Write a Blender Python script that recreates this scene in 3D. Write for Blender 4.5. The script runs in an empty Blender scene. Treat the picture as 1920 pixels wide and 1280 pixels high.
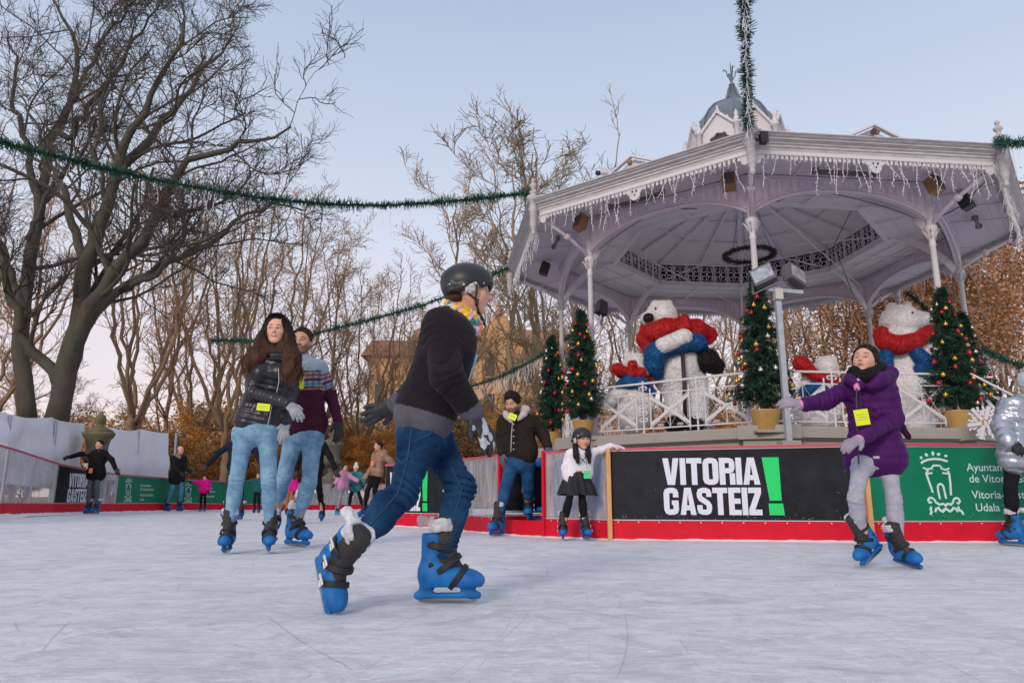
import bpy, math, random, time
import numpy as np
from mathutils import Vector, Matrix
random.seed(7)
RN = np.random.RandomState(11)
SC = bpy.context.scene
COL = SC.collection
PI = math.pi
T0 = time.time()
# ------------------------------------------------------------ camera model (photo frame 1920 x 1280)
F_PX, HZ, CAMH = 1358.0, 930.0, .46
PITCH = math.atan((HZ-640)/F_PX)
CP, SP = math.cos(PITCH), math.sin(PITCH)

def W(px, py, Y):
    """world point seen at (px,py) at forward distance Y"""
    u = (px-960)/F_PX; v = (640-py)/F_PX
    d = Y/(CP-v*SP)
    return np.array([u*d, Y, CAMH+d*(SP+v*CP)])

def G(px, Y, z=0.):
    """world point at pixel column px, distance Y, height z"""
    d = Y*CP+(z-CAMH)*SP
    return np.array([(px-960)/F_PX*d, Y, z])

def A(*v): return np.array(v, float)
def nrm(v):
    v = np.asarray(v, float); return v/max(np.linalg.norm(v), 1e-9)

# ------------------------------------------------------------ materials
MATS = {}
def mat(name, color=(.5,.5,.5), rough=.6, metal=0., noise=0., nscale=20., bump=0., bscale=60., attr=False,
        color2=None, spec=.5, emit=None, trans=0., alpha=1., sheen=0., stretch=None, coat=0., sss=0.):
    if name in MATS: return MATS[name]
    m = bpy.data.materials.new(name); m.use_nodes = True
    nt = m.node_tree; N = nt.nodes; L = nt.links
    b = N['Principled BSDF']
    b.inputs['Roughness'].default_value = rough
    b.inputs['Metallic'].default_value = metal
    b.inputs['Specular IOR Level'].default_value = spec
    b.inputs['Sheen Weight'].default_value = sheen
    b.inputs['Coat Weight'].default_value = coat
    if sss:
        b.inputs['Subsurface Weight'].default_value = sss
        b.inputs['Subsurface Radius'].default_value = (.012,.005,.003)
        b.inputs['Subsurface Scale'].default_value = 1.
    if trans: b.inputs['Transmission Weight'].default_value = trans
    if alpha < 1: b.inputs['Alpha'].default_value = alpha
    c4 = (*color, 1)
    b.inputs['Base Color'].default_value = c4
    if emit: 
        b.inputs['Emission Color'].default_value = (*color,1); b.inputs['Emission Strength'].default_value = emit
    tc = N.new('ShaderNodeTexCoord'); mp = N.new('ShaderNodeMapping')
    L.new(tc.outputs['Object'], mp.inputs['Vector'])
    if stretch: mp.inputs['Scale'].default_value = stretch
    src = None
    if attr:
        a = N.new('ShaderNodeVertexColor'); a.layer_name = 'Col'; src = a.outputs['Color']
    if noise or color2:
        n = N.new('ShaderNodeTexNoise'); n.inputs['Scale'].default_value = nscale
        n.inputs['Detail'].default_value = 6; n.inputs['Roughness'].default_value = .65
        L.new(mp.outputs[0], n.inputs['Vector'])
        if color2:
            r = N.new('ShaderNodeMapRange'); r.inputs[1].default_value = .35; r.inputs[2].default_value = .65
            L.new(n.outputs['Fac'], r.inputs[0])
            x = N.new('ShaderNodeMix'); x.data_type = 'RGBA'
            L.new(r.outputs[0], x.inputs['Factor'])
            if src: L.new(src, x.inputs['A'])
            else: x.inputs['A'].default_value = c4
            x.inputs['B'].default_value = (*color2, 1)
            src = x.outputs['Result']
        if noise:
            r = N.new('ShaderNodeMapRange'); r.inputs[1].default_value = .3; r.inputs[2].default_value = .7
            r.inputs[3].default_value = 1-noise; r.inputs[4].default_value = 1+noise
            L.new(n.outputs['Fac'], r.inputs[0])
            x = N.new('ShaderNodeMix'); x.data_type = 'RGBA'; x.blend_type = 'MULTIPLY'; x.inputs['Factor'].default_value = 1
            if src: L.new(src, x.inputs['A'])
            else: x.inputs['A'].default_value = c4
            L.new(r.outputs[0], x.inputs['B']); src = x.outputs['Result']
    if src: L.new(src, b.inputs['Base Color'])
    if bump:
        n2 = N.new('ShaderNodeTexNoise'); n2.inputs['Scale'].default_value = bscale; n2.inputs['Detail'].default_value = 4
        L.new(mp.outputs[0], n2.inputs['Vector'])
        bp = N.new('ShaderNodeBump'); bp.inputs['Strength'].default_value = bump; bp.inputs['Distance'].default_value = .02
        L.new(n2.outputs['Fac'], bp.inputs['Height']); L.new(bp.outputs[0], b.inputs['Normal'])
    MATS[name] = m
    return m

# ------------------------------------------------------------ mesh helpers
def mesh_np(name, V, F, mats, smooth=False, col=None, fmat=None):
    """V (n,3); F list of arrays (m,k)"""
    me = bpy.data.meshes.new(name)
    if not isinstance(F, (list, tuple)): F = [F]
    F = [np.asarray(f, np.int32) for f in F if len(f)]
    V = np.asarray(V, np.float32)
    me.vertices.add(len(V)); me.vertices.foreach_set('co', V.ravel())
    nl = sum(f.size for f in F); npoly = sum(len(f) for f in F)
    me.loops.add(nl); me.polygons.add(npoly)
    if npoly:
        me.loops.foreach_set('vertex_index', np.concatenate([f.ravel() for f in F]))
        tot = np.concatenate([np.full(len(f), f.shape[1], np.int32) for f in F])
        st = np.concatenate([[0], np.cumsum(tot)[:-1]]).astype(np.int32)
        me.polygons.foreach_set('loop_start', st)
        me.polygons.foreach_set('use_smooth', np.full(npoly, bool(smooth)))
        if fmat is not None: me.polygons.foreach_set('material_index', np.asarray(fmat, np.int32))
    me.update(calc_edges=True); me.validate()
    if col is not None:
        ca = me.color_attributes.new('Col', 'FLOAT_COLOR', 'POINT')
        c = np.ones((len(V), 4), np.float32); c[:, :3] = col
        ca.data.foreach_set('color', c.ravel())
    for m in (mats if isinstance(mats, (list, tuple)) else [mats]): me.materials.append(m)
    return me

def link(name, me, parent=None, loc=None):
    o = bpy.data.objects.new(name, me); COL.objects.link(o)
    if parent is not None:
        o.parent = parent
    if loc is not None: o.location = loc
    return o

def tag(o, label=None, cat=None, group=None, kind=None):
    if label: o['label'] = label
    if cat: o['category'] = cat
    if group: o['group'] = group
    if kind: o['kind'] = kind
    return o

def empty(name, label, cat, group=None, loc=(0,0,0)):
    o = bpy.data.objects.new(name, None); COL.objects.link(o); o.location = loc
    o.empty_display_size = .1
    return tag(o, label, cat, group)

def woff(p):
    q = np.zeros(3)
    while p is not None: q = q+np.array(p.location); p = p.parent
    return q

class MB:
    """collects geometry (world coordinates) and links it as one mesh"""
    def __init__(s): s.v = []; s.f3 = []; s.f4 = []; s.n = 0; s.c = []; s.ng = []; s.cur = None
    def add(s, V, F):
        V = np.asarray(V, float).reshape(-1, 3)
        for f in F:
            f = np.asarray(f)
            if len(f) == 0: continue
            if f.ndim == 1: s.ng.append(f+s.n); continue
            (s.f3 if f.shape[1] == 3 else s.f4).append(f+s.n)
        s.v.append(V); s.n += len(V)
        if s.cur is not None: s.c.append(np.tile(s.cur, (len(V), 1)))
    def box(s, c, half, R=None, taper=1.):
        x, y, z = half
        P = np.array([[-x,-y,-z],[x,-y,-z],[x,y,-z],[-x,y,-z],[-x*taper,-y*taper,z],[x*taper,-y*taper,z],[x*taper,y*taper,z],[-x*taper,y*taper,z]])
        if R is not None: P = P@np.asarray(R).T
        s.add(P+np.asarray(c), [np.array([[3,2,1,0],[4,5,6,7],[0,1,5,4],[1,2,6,5],[2,3,7,6],[3,0,4,7]])])
    def bar(s, a, b, w, t, up=(0,0,1)):
        """box beam from a to b; width w across, thickness t along 'up'"""
        a = np.asarray(a, float); b = np.asarray(b, float); d = b-a; L = np.linalg.norm(d)
        if L < 1e-6: return
        x = d/L; y = np.cross(up, x)
        if np.linalg.norm(y) < 1e-4: y = np.cross((1,0,0), x)
        y = nrm(y); z = np.cross(x, y)
        s.box((a+b)/2, (L/2, w/2, t/2), np.c_[x, y, z])
    def tube(s, pts, r, n=6, closed=False, cap=True):
        P = np.asarray(pts, float); m = len(P)
        r = np.broadcast_to(np.asarray(r, float), (m,))
        if closed: T = np.roll(P, -1, 0)-np.roll(P, 1, 0)
        else:
            T = np.empty_like(P); T[1:-1] = P[2:]-P[:-2]; T[0] = P[1]-P[0]; T[-1] = P[-1]-P[-2]
        T /= np.maximum(np.linalg.norm(T, axis=1, keepdims=True), 1e-9)
        ref = np.array([0,0,1.]) if abs(T[0,2]) < .9 else np.array([1.,0,0])
        if n <= 4 and m > 2:
            Nn = np.cross(T, ref+.13*T[0,[1,2,0]]); 
        else:
            Nn = np.empty_like(P); u = nrm(np.cross(T[0], ref)); 
            for i in range(m):
                u = u-T[i]*(u@T[i]); u = u/max(np.linalg.norm(u), 1e-9); Nn[i] = u
        Nn /= np.maximum(np.linalg.norm(Nn, axis=1, keepdims=True), 1e-9)
        B = np.cross(T, Nn)
        a = np.arange(n)*2*PI/n
        V = P[:,None]+r[:,None,None]*(np.cos(a)[None,:,None]*Nn[:,None]+np.sin(a)[None,:,None]*B[:,None])
        i = np.arange(m if closed else m-1)[:,None]; j = np.arange(n)[None]
        i2 = (i+1) % m; j2 = (j+1) % n
        F = np.stack([i*n+j, i*n+j2, i2*n+j2, i2*n+j], -1).reshape(-1, 4)
        fs = [F]
        V = V.reshape(-1, 3)
        if cap and not closed and n > 3:
            V = np.r_[V, P[:1], P[-1:]]; k = m*n; jj = np.arange(n)
            fs.append(np.stack([jj+0, np.full(n, k), (jj+1) % n], -1)[:, [0,1,2]])
            fs.append(np.stack([(m-1)*n+jj, (m-1)*n+(jj+1) % n, np.full(n, k+1)], -1))
        s.add(V, fs)
    def lathe(s, prof, c, n=16, axis=None, a0=0., flat=False):
        """prof list (r,z)"""
        p = np.asarray(prof, float); m = len(p); a = a0+np.arange(n)*2*PI/n
        V = np.stack([p[:,0][:,None]*np.cos(a), p[:,0][:,None]*np.sin(a), np.repeat(p[:,1][:,None], n, 1)], -1).reshape(-1, 3)
        if axis is not None:
            z = nrm(axis); x = nrm(np.cross((0,1,0) if abs(z[1]) < .9 else (1,0,0), z)); y = np.cross(z, x)
            V = V@np.c_[x, y, z].T
        i = np.arange(m-1)[:,None]; j = np.arange(n)[None]
        F = np.stack([i*n+j, i*n+(j+1) % n, (i+1)*n+(j+1) % n, (i+1)*n+j], -1).reshape(-1, 4)
        s.add(V+np.asarray(c), [F])
    def ball(s, c, r, n=8, sc=(1,1,1)):
        th = np.linspace(0, PI, n//2+2)
        s.lathe([(max(math.sin(t), 1e-4)*r*sc[0], -math.cos(t)*r*sc[2]) for t in th], c, n)
    def prism(s, poly, o, ux, uy, th):
        """flat polygon (list of (a,b)) at origin o along ux, uy, extruded +n by th"""
        poly = np.asarray(poly, float); n = nrm(np.cross(ux, uy)); k = len(poly)
        P = np.asarray(o)+poly[:,:1]*np.asarray(ux)+poly[:,1:]*np.asarray(uy)
        V = np.r_[P, P+n*th]; j = np.arange(k)
        s.add(V, [np.stack([j, (j+1) % k, (j+1) % k+k, j+k], -1), j[::-1], j+k])
    def quad(s, a, b, c, d): s.add([a,b,c,d], [np.array([[0,1,2,3]])])
    def mesh(s, name, mats, smooth=False):
        V = np.concatenate(s.v) if s.v else np.zeros((0,3))
        F = []
        if s.f3: F.append(np.concatenate(s.f3))
        if s.f4: F.append(np.concatenate(s.f4))
        for g in s.ng: F.append(g[None])
        return mesh_np(name, V, F, mats, smooth, np.concatenate(s.c) if s.c else None)
    def build(s, name, mats, parent=None, smooth=False, **kw):
        pl = woff(parent)
        if np.any(pl): s.v = [v-pl for v in s.v]
        o = link(name, s.mesh(name, mats, smooth), parent)
        if kw: tag(o, **kw)
        return o

# ------------------------------------------------------------ value noise
_NT = RN.rand(32, 32, 32).astype(np.float32)
def vnoise(P, scale, off=0.):
    q = np.asarray(P, np.float32)*scale+off+500.
    i = np.floor(q).astype(np.int32); f = q-i; f = f*f*(3-2*f); i0 = i & 31; i1 = (i+1) & 31
    def g(a, b, c): return _NT[(i0 if a == 0 else i1)[...,0], (i0 if b == 0 else i1)[...,1], (i0 if c == 0 else i1)[...,2]]
    x, y, z = f[...,0], f[...,1], f[...,2]
    return (((g(0,0,0)*(1-x)+g(1,0,0)*x)*(1-y)+(g(0,1,0)*(1-x)+g(1,1,0)*x)*y)*(1-z)
            + ((g(0,0,1)*(1-x)+g(1,0,1)*x)*(1-y)+(g(0,1,1)*(1-x)+g(1,1,1)*x)*y)*z)*2-1

# ------------------------------------------------------------ signed distance modelling
class SDF:
    def __init__(s): s.p = []
    def rc(s, a, b, ra, rb=None, k=.02, op='u', flat=None, pat=None):
        """tapered capsule; flat=(axis,ratio) squashes the section along axis"""
        s.p.append(('rc', np.asarray(a, float), np.asarray(b, float), ra, ra if rb is None else rb, k, op, flat, pat)); return s
    def el(s, c, r, R=None, k=.02, op='u', pat=None):
        r = np.broadcast_to(np.asarray(r, float), (3,))
        s.p.append(('el', np.asarray(c, float), r, None if R is None else np.asarray(R, float), k, op, pat)); return s
    def bx(s, c, half, R=None, r=.01, k=.01, op='u'):
        s.p.append(('bx', np.asarray(c, float), np.asarray(half, float), np.eye(3) if R is None else np.asarray(R, float), r, k, op)); return s
    def cut(s, c, n, k=.004):
        """keep the side n points away from: removes (p-c).n > 0"""
        s.p.append(('cut', np.asarray(c, float), nrm(n), k)); return s
    def chain(s, pts, rs, **kw):
        for i in range(len(pts)-1): s.rc(pts[i], pts[i+1], rs[i], rs[i+1], **kw)
        return s
    def _bb(s, q):
        if q[0] == 'rc':
            R = max(q[3], q[4]); lo = np.minimum(q[1]-R, q[2]-R); hi = np.maximum(q[1]+R, q[2]+R)
            if q[7] is not None and q[7][1] > 1: lo = lo-R*(q[7][1]-1); hi = hi+R*(q[7][1]-1)
            return lo, hi
        if q[0] == 'el':
            if q[3] is None: return q[1]-q[2], q[1]+q[2]
            e = np.sqrt(((q[3]*q[2])**2).sum(1)); return q[1]-e, q[1]+e
        if q[0] == 'bx':
            e = np.abs(q[3])@(q[2]+q[4]); return q[1]-e, q[1]+e
    def mesh(s, h, disp=None, extra=.0):
        lo = np.full(3, 1e9); hi = -lo
        for q in s.p:
            if q[0] == 'cut' or (q[0] in ('rc', 'el') and q[6 if q[0] == 'rc' else 5] != 'u'): continue
            if q[0] == 'bx' and q[6] != 'u': continue
            a, b = s._bb(q); lo = np.minimum(lo, a); hi = np.maximum(hi, b)
        m0 = 3*h+.02+extra; lo = lo-m0; hi = hi+m0
        n = np.ceil((hi-lo)/h).astype(int)+1
        ax = [(lo[i]+h*np.arange(n[i])).astype(np.float32) for i in range(3)]
        Fd = np.full(n, .5, np.float32)
        for q in s.p:
            if q[0] == 'cut':
                d = (ax[0][:,None,None]-q[1][0])*q[2][0]+(ax[1][None,:,None]-q[1][1])*q[2][1]+(ax[2][None,None,:]-q[1][2])*q[2][2]
                Fd = np.maximum(Fd, d.astype(np.float32)); continue
            a, b = s._bb(q)
            k = {'rc': 5, 'el': 4, 'bx': 5}[q[0]]; kk = q[k]; op = q[k+1]
            mg = kk+2.5*h+.01+extra
            i0 = np.maximum(np.floor((a-mg-lo)/h).astype(int), 0); i1 = np.minimum(np.ceil((b+mg-lo)/h).astype(int)+1, n)
            if (i1 <= i0).any(): continue
            sl = tuple(slice(i0[j], i1[j]) for j in range(3))
            X, Y, Z = (ax[j][sl[j]] for j in range(3))
            P = np.stack(np.broadcast_arrays(X[:,None,None], Y[None,:,None], Z[None,None,:]), -1)
            if q[0] == 'rc':
                ab = (q[2]-q[1]).astype(np.float32); w = P-q[1].astype(np.float32)
                t = np.clip((w@ab)/max(float(ab@ab), 1e-9), 0, 1)
                w = w-t[...,None]*ab
                if q[7] is not None:
                    na = np.asarray(q[7][0], np.float32); w = w+(1./q[7][1]-1)*(w@na)[...,None]*na
                d = np.sqrt((w*w).sum(-1))-(q[3]+(q[4]-q[3])*t)
                if q[7] is not None and q[7][1] < 1: d = d*max(q[7][1], .5)
                if q[8] is not None: d = d+q[8](t, P)
            elif q[0] == 'el':
                w = P-q[1].astype(np.float32)
                if q[3] is not None: w = w@q[3].astype(np.float32)
                r = q[2].astype(np.float32)
                k0 = np.sqrt(((w/r)**2).sum(-1)); k1 = np.sqrt(((w/r**2)**2).sum(-1))
                d = k0*(k0-1)/np.maximum(k1, 1e-6)
                if q[6] is not None: d = d+q[6](None, P)
            else:
                w = np.abs((P-q[1].astype(np.float32))@q[3].astype(np.float32))-q[2].astype(np.float32)
                d = np.sqrt((np.maximum(w, 0)**2).sum(-1))+np.minimum(w.max(-1), 0)-q[4]
            o = Fd[sl]
            if op == 'u':
                hh = np.maximum(kk-np.abs(o-d), 0)/max(kk, 1e-6)
                Fd[sl] = np.minimum(o, d)-hh*hh*kk*.25
            elif op == 's':
                d = -d; hh = np.maximum(kk-np.abs(o-d), 0)/max(kk, 1e-6)
                Fd[sl] = np.maximum(o, d)+hh*hh*kk*.25
        if disp is not None:
            act = np.abs(Fd) < 3*h+.02
            I = np.argwhere(act); P = lo+h*I
            Fd[act] += disp(P).astype(np.float32)
        return nets(Fd, lo, h)

def nets(Fd, lo, h):
    n = Fd.shape; S = Fd < 0
    c = np.zeros((n[0]-1, n[1]-1, n[2]-1), np.int8)
    co = [(i,j,k) for i in (0,1) for j in (0,1) for k in (0,1)]
    for i,j,k in co: c += S[i:n[0]-1+i, j:n[1]-1+j, k:n[2]-1+k]
    act = (c > 0) & (c < 8)
    idx = np.full(c.shape, -1, np.int32); m = int(act.sum()); idx[act] = np.arange(m)
    I = np.argwhere(act)
    if m == 0: return np.zeros((0,3)), np.zeros((0,4), int)
    vals = np.stack([Fd[I[:,0]+i, I[:,1]+j, I[:,2]+k] for i,j,k in co], 1)
    C = np.array(co, float); acc = np.zeros((m,3)); cnt = np.zeros(m)
    for a in range(8):
        for b in range(a+1, 8):
            if abs(C[a]-C[b]).sum() != 1: continue
            va, vb = vals[:,a], vals[:,b]; e = (va < 0) != (vb < 0)
            t = np.where(e, va/np.where(e, va-vb, 1), 0)[:,None]
            acc += e[:,None]*(C[a]+t*(C[b]-C[a])); cnt += e
    V = lo+h*(I+acc/cnt[:,None])
    Q = []
    for axx in range(3):
        s0 = [slice(None)]*3; s1 = [slice(None)]*3; s0[axx] = slice(0, -1); s1[axx] = slice(1, None)
        a, b = S[tuple(s0)], S[tuple(s1)]
        E = np.argwhere(a != b); u, w = (axx+1) % 3, (axx+2) % 3
        ok = (E[:,u] > 0) & (E[:,w] > 0) & (E[:,u] < n[u]-1) & (E[:,w] < n[w]-1); E = E[ok]
        if not len(E): continue
        ins = a[E[:,0], E[:,1], E[:,2]]
        def cell(du, dw):
            X = E.copy(); X[:,u] -= du; X[:,w] -= dw; return idx[X[:,0], X[:,1], X[:,2]]
        q = np.stack([cell(1,1), cell(0,1), cell(0,0), cell(1,0)], 1)
        q[~ins] = q[~ins][:, ::-1]; Q.append(q)
    Q = np.concatenate(Q); Q = Q[(Q >= 0).all(1)]
    return V, Q

def sdf_obj(name, S, h, m, parent=None, disp=None, col=None, label=None):
    V, Q = S.mesh(h, disp)
    V2 = V-woff(parent)
    c = col(V) if callable(col) else (np.tile(col, (len(V),1)) if col is not None else None)
    o = link(name, mesh_np(name, V2, [Q], m, True, c), parent)
    if label: o['label'] = label
    return o

def frame(z, y):
    """rotation matrix with columns x,y,z: z kept, y roughly"""
    z = nrm(z); x = nrm(np.cross(y, z)); y = np.cross(z, x); return np.c_[x, y, z]
def copy_tree(o, parent=None):
    c = o.copy(); COL.objects.link(c)
    if parent is not None: c.parent = parent
    for ch in list(o.children): copy_tree(ch, c)
    return c
# ============================================================ camera, world, light
cam = bpy.data.objects.new('camera', bpy.data.cameras.new('camera')); COL.objects.link(cam)
cam.location = (0, 0, CAMH); cam.rotation_euler = (PI/2+PITCH, 0, 0)
cam.data.sensor_width = 36; cam.data.lens = F_PX/1920*36; cam.data.clip_end = 2000; cam.data.clip_start = .05
SC.camera = cam
SC.view_settings.view_transform = 'Standard'; SC.view_settings.look = 'None'
SC.view_settings.exposure = .06; SC.view_settings.gamma = 1
w = bpy.data.worlds.new('World'); SC.world = w; w.use_nodes = True
N = w.node_tree.nodes; L = w.node_tree.links
bg = N['Background']
sky = N.new('ShaderNodeTexSky'); sky.sky_type = 'NISHITA'; sky.sun_disc = False
SUN_EL, SUN_ROT = math.radians(24), math.radians(205)
sky.sun_elevation = SUN_EL; sky.sun_rotation = SUN_ROT; sky.altitude = 500; sky.air_density = 1.; sky.dust_density = .6; sky.ozone_density = 1.
# thin high winter haze: the clear-sky model is mixed with a pale veil that warms to the horizon
tc = N.new('ShaderNodeTexCoord'); sx = N.new('ShaderNodeSeparateXYZ'); L.new(tc.outputs['Generated'], sx.inputs[0])
cr = N.new('ShaderNodeValToRGB'); L.new(sx.outputs['Z'], cr.inputs['Fac'])
cr.color_ramp.elements[0].position = 0.; cr.color_ramp.elements[0].color = (10.2, 8.0, 7.3, 1)
cr.color_ramp.elements[1].position = .62; cr.color_ramp.elements[1].color = (5.0, 6.2, 8.1, 1)
e = cr.color_ramp.elements.new(.95); e.color = (8.2, 9.0, 10.6, 1)
e = cr.color_ramp.elements.new(.14); e.color = (9.8, 8.5, 8.7, 1)
e = cr.color_ramp.elements.new(.34); e.color = (7.7, 8.2, 9.5, 1)
mx = N.new('ShaderNodeMix'); mx.data_type = 'RGBA'; mx.inputs['Factor'].default_value = .8
L.new(sky.outputs[0], mx.inputs['A']); L.new(cr.outputs['Color'], mx.inputs['B']); L.new(mx.outputs['Result'], bg.inputs['Color'])
bg.inputs['Strength'].default_value = .1
sl = bpy.data.lights.new('sun', 'SUN'); so = bpy.data.objects.new('sun', sl); COL.objects.link(so)
sl.energy = 1.7; sl.angle = math.radians(14); sl.color = (1, .83, .68)
_az = SUN_ROT; sd = Vector((math.sin(_az)*math.cos(SUN_EL), math.cos(_az)*math.cos(SUN_EL), math.sin(SUN_EL)))
so.rotation_euler = sd.to_track_quat('Z', 'Y').to_euler()

def IH(x, y):
    """gentle rise of the ice towards the far left end of the rink"""
    px = 960+F_PX*x/np.maximum(y*CP, .5)
    z = np.interp(px, [-200,0,100,215,330,420,500,620,760], [.17,.16,.12,.09,.07,.03,0,-.04,0])
    t = np.clip((y-7)/6., 0, 1); return z*t*t*(3-2*t)
def Yg(py):
    v = (640-py)/F_PX; return CAMH/-(SP+v*CP)*(CP-v*SP)
# ============================================================ ice and ground
m_ice = bpy.data.materials.new('ice'); m_ice.use_nodes = True
nt = m_ice.node_tree; N = nt.nodes; L = nt.links; b = N['Principled BSDF']
tc = N.new('ShaderNodeTexCoord')
def _noise(scale, det, st=(1,1,1), rot=0., rough=.6, dist=0.):
    mp = N.new('ShaderNodeMapping'); mp.inputs['Scale'].default_value = st; mp.inputs['Rotation'].default_value = (0,0,rot)
    L.new(tc.outputs['Object'], mp.inputs[0]); n = N.new('ShaderNodeTexNoise'); n.inputs['Scale'].default_value = scale
    n.inputs['Detail'].default_value = det; n.inputs['Roughness'].default_value = rough; n.inputs['Distortion'].default_value = dist
    L.new(mp.outputs[0], n.inputs['Vector']); return n.outputs['Fac']
def _mr(x, a, b_, c=0., d=1.):
    r = N.new('ShaderNodeMapRange'); r.inputs[1].default_value = a; r.inputs[2].default_value = b_; r.inputs[3].default_value = c; r.inputs[4].default_value = d
    L.new(x, r.inputs[0]); return r.outputs[0]
def _m(op, a, b_):
    r = N.new('ShaderNodeMath'); r.operation = op
    for i, q in enumerate((a, b_)):
        if isinstance(q, (int, float)): r.inputs[i].default_value = q
        else: L.new(q, r.inputs[i])
    return r.outputs[0]
def _mixc(fac, a, b_):
    x = N.new('ShaderNodeMix'); x.data_type = 'RGBA'
    L.new(fac, x.inputs['Factor'])
    for k, q in (('A', a), ('B', b_)):
        if isinstance(q, tuple): x.inputs[k].default_value = (*q, 1)
        else: L.new(q, x.inputs[k])
    return x.outputs['Result']
s3 = _mr(_noise(4.5, 8, (1., 11, 1), .75, .78), .5, .57)
s4 = _mr(_noise(4., 8, (1., 13, 1), -.95, .78), .51, .57)
grain = _mr(_noise(55, 6, rough=.8), .47, .54)
snow = _mr(_noise(3.2, 10, (1,1.35,1), .05, rough=.72, dist=1.4), .46, .55)
snow2 = _mr(_noise(13, 9, (1,1.4,1), -.1, rough=.78, dist=1.5), .46, .55)
dirt = _mr(_noise(2.1, 9, (1,1.5,1), .1, .74, dist=1.8), .51, .63)
s1 = _mr(_noise(3.4, 9, (1., 5, 1), .10, .8, 1.), .47, .56)
s2 = _mr(_noise(3.4, 8, (1., 9, 1), -.32, .75, 1.), .51, .57)
c1 = _mixc(snow, (.69,.715,.79), (.92,.94,.98))
c1 = _mixc(_m('MULTIPLY', s1, .5), c1, (.95,.96,.98))
c1 = _mixc(_m('MULTIPLY', snow2, .4), c1, (.93,.94,.96))
c1 = _mixc(_m('MULTIPLY', s2, .32), c1, (.60,.57,.62))
c1 = _mixc(_m('MULTIPLY', s3, .28), c1, (.60,.56,.61))
c1 = _mixc(_m('MULTIPLY', s4, .35), c1, (.95,.96,.98))
c1 = _mixc(_m('MULTIPLY', grain, .22), c1, (.62,.60,.66))
c1 = _mixc(_m('MULTIPLY', dirt, .55), c1, (.56,.49,.52))
# curved skate scratches: distance to random circle arcs in wrapped cells, dark thin lines
scr = None
for i, (sc_, rot) in enumerate(((.8, .3), (1.5, 1.4), (1.1, 2.5), (1.9, .9))):
    mp = N.new('ShaderNodeMapping'); mp.inputs['Scale'].default_value = (sc_, sc_*.35, 1); mp.inputs['Rotation'].default_value = (0,0,rot); mp.inputs['Location'].default_value = (i*3.1, i*1.7, 0)
    L.new(tc.outputs['Object'], mp.inputs[0])
    wv = N.new('ShaderNodeTexWave'); wv.wave_type = 'RINGS'; wv.rings_direction = 'Z'; wv.inputs['Scale'].default_value = .55
    wv.inputs['Distortion'].default_value = 3.5; wv.inputs['Detail'].default_value = 1.5; wv.inputs['Detail Scale'].default_value = .7
    L.new(mp.outputs[0], wv.inputs['Vector'])
    line = _mr(wv.outputs['Fac'], .9993, 1.)
    msk = _mr(_noise(.9+i*.2, 2, rot=i), .5, .58)
    q = _m('MULTIPLY', line, msk); scr = q if scr is None else _m('MAXIMUM', scr, q)
c1 = _mixc(_m('MULTIPLY', scr, .5), c1, (.45,.40,.44))
L.new(c1, b.inputs['Base Color'])
L.new(_mr(snow2, 0, 1, .38, .8), b.inputs['Roughness']); b.inputs['Specular IOR Level'].default_value = .4
hgt = _m('ADD', _m('MULTIPLY', s1, .5), _m('ADD', _m('MULTIPLY', snow2, .8), _m('MULTIPLY', scr, -.5)))
hgt = _m('ADD', hgt, _m('MULTIPLY', _noise(60, 6), .9))
hgt = _m('ADD', hgt, _m('MULTIPLY', s4, .6))
bp = N.new('ShaderNodeBump'); bp.inputs['Strength'].default_value = .55; bp.inputs['Distance'].default_value = .012
L.new(hgt, bp.inputs['Height']); L.new(bp.outputs[0], b.inputs['Normal'])
nx, ny = 260, 220
gx = np.linspace(-1, 1, nx); gx = np.sign(gx)*np.abs(gx)**1.6*34; gy = np.linspace(0, 1, ny)**1.8*44-2
Xg, Yg_ = np.meshgrid(gx, gy, indexing='ij'); P3 = np.stack([Xg, Yg_, Xg*0], -1)
Zg = .004*vnoise(P3, 2.5)+.003*vnoise(P3*[3,1,1], 6)+.002*vnoise(P3, 14)
V = np.stack([Xg, Yg_, Zg-.006+IH(Xg,Yg_)], -1).reshape(-1, 3)
i, j = np.meshgrid(np.arange(nx-1), np.arange(ny-1), indexing='ij')
Q = np.stack([i*ny+j, (i+1)*ny+j, (i+1)*ny+j+1, i*ny+j+1], -1).reshape(-1, 4)
_c = V[Q].mean(1); _px = 960+F_PX*_c[:,0]/np.maximum(_c[:,1]*CP,.3)
_ry = np.interp(_px,[-170,0,98,172,215,330,415,492,560,625,690,760,860,1400],[9.3,12.3,14.9,16.6,17.6,20.8,22.8,24.4,25.8,26.8,27.6,28,28,30])
_iy = np.interp(_px,[720,828,938,1022,1143,1632,2130],[12.06,11.,9.28,8.76,8.2,7.71,7.85])
_out = (_c[:,1] > 3) & (_px < 1400) & (_c[:,1] > _ry+.45); _isl = (_px > 745) & (_c[:,1] > _iy+.35) & (np.hypot(_c[:,0]-4.83,_c[:,1]-14.39) < 7.3)
Q = Q[~(_out | _isl)]
tag(link('ice', mesh_np('ice', V, [Q], m_ice, True)), kind='structure')
m_soil = mat('park_soil', (.10,.065,.035), .9, noise=.4, nscale=3, color2=(.22,.11,.03), bump=.5)
g = MB(); g.quad((-400,-60,-.07),(400,-60,-.07),(400,700,-.07),(-400,700,-.07)); 
tag(g.build('ground', m_soil), kind='structure')
g = MB(); g.lathe([(7.6,-.05),(7.6,-.025),(.01,-.025)],(4.83,14.39,0),48); tag(g.build('pavement', mat('grey_paving',(.22,.21,.20),.9,noise=.2,nscale=3,bump=.3)), kind='structure')
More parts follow.
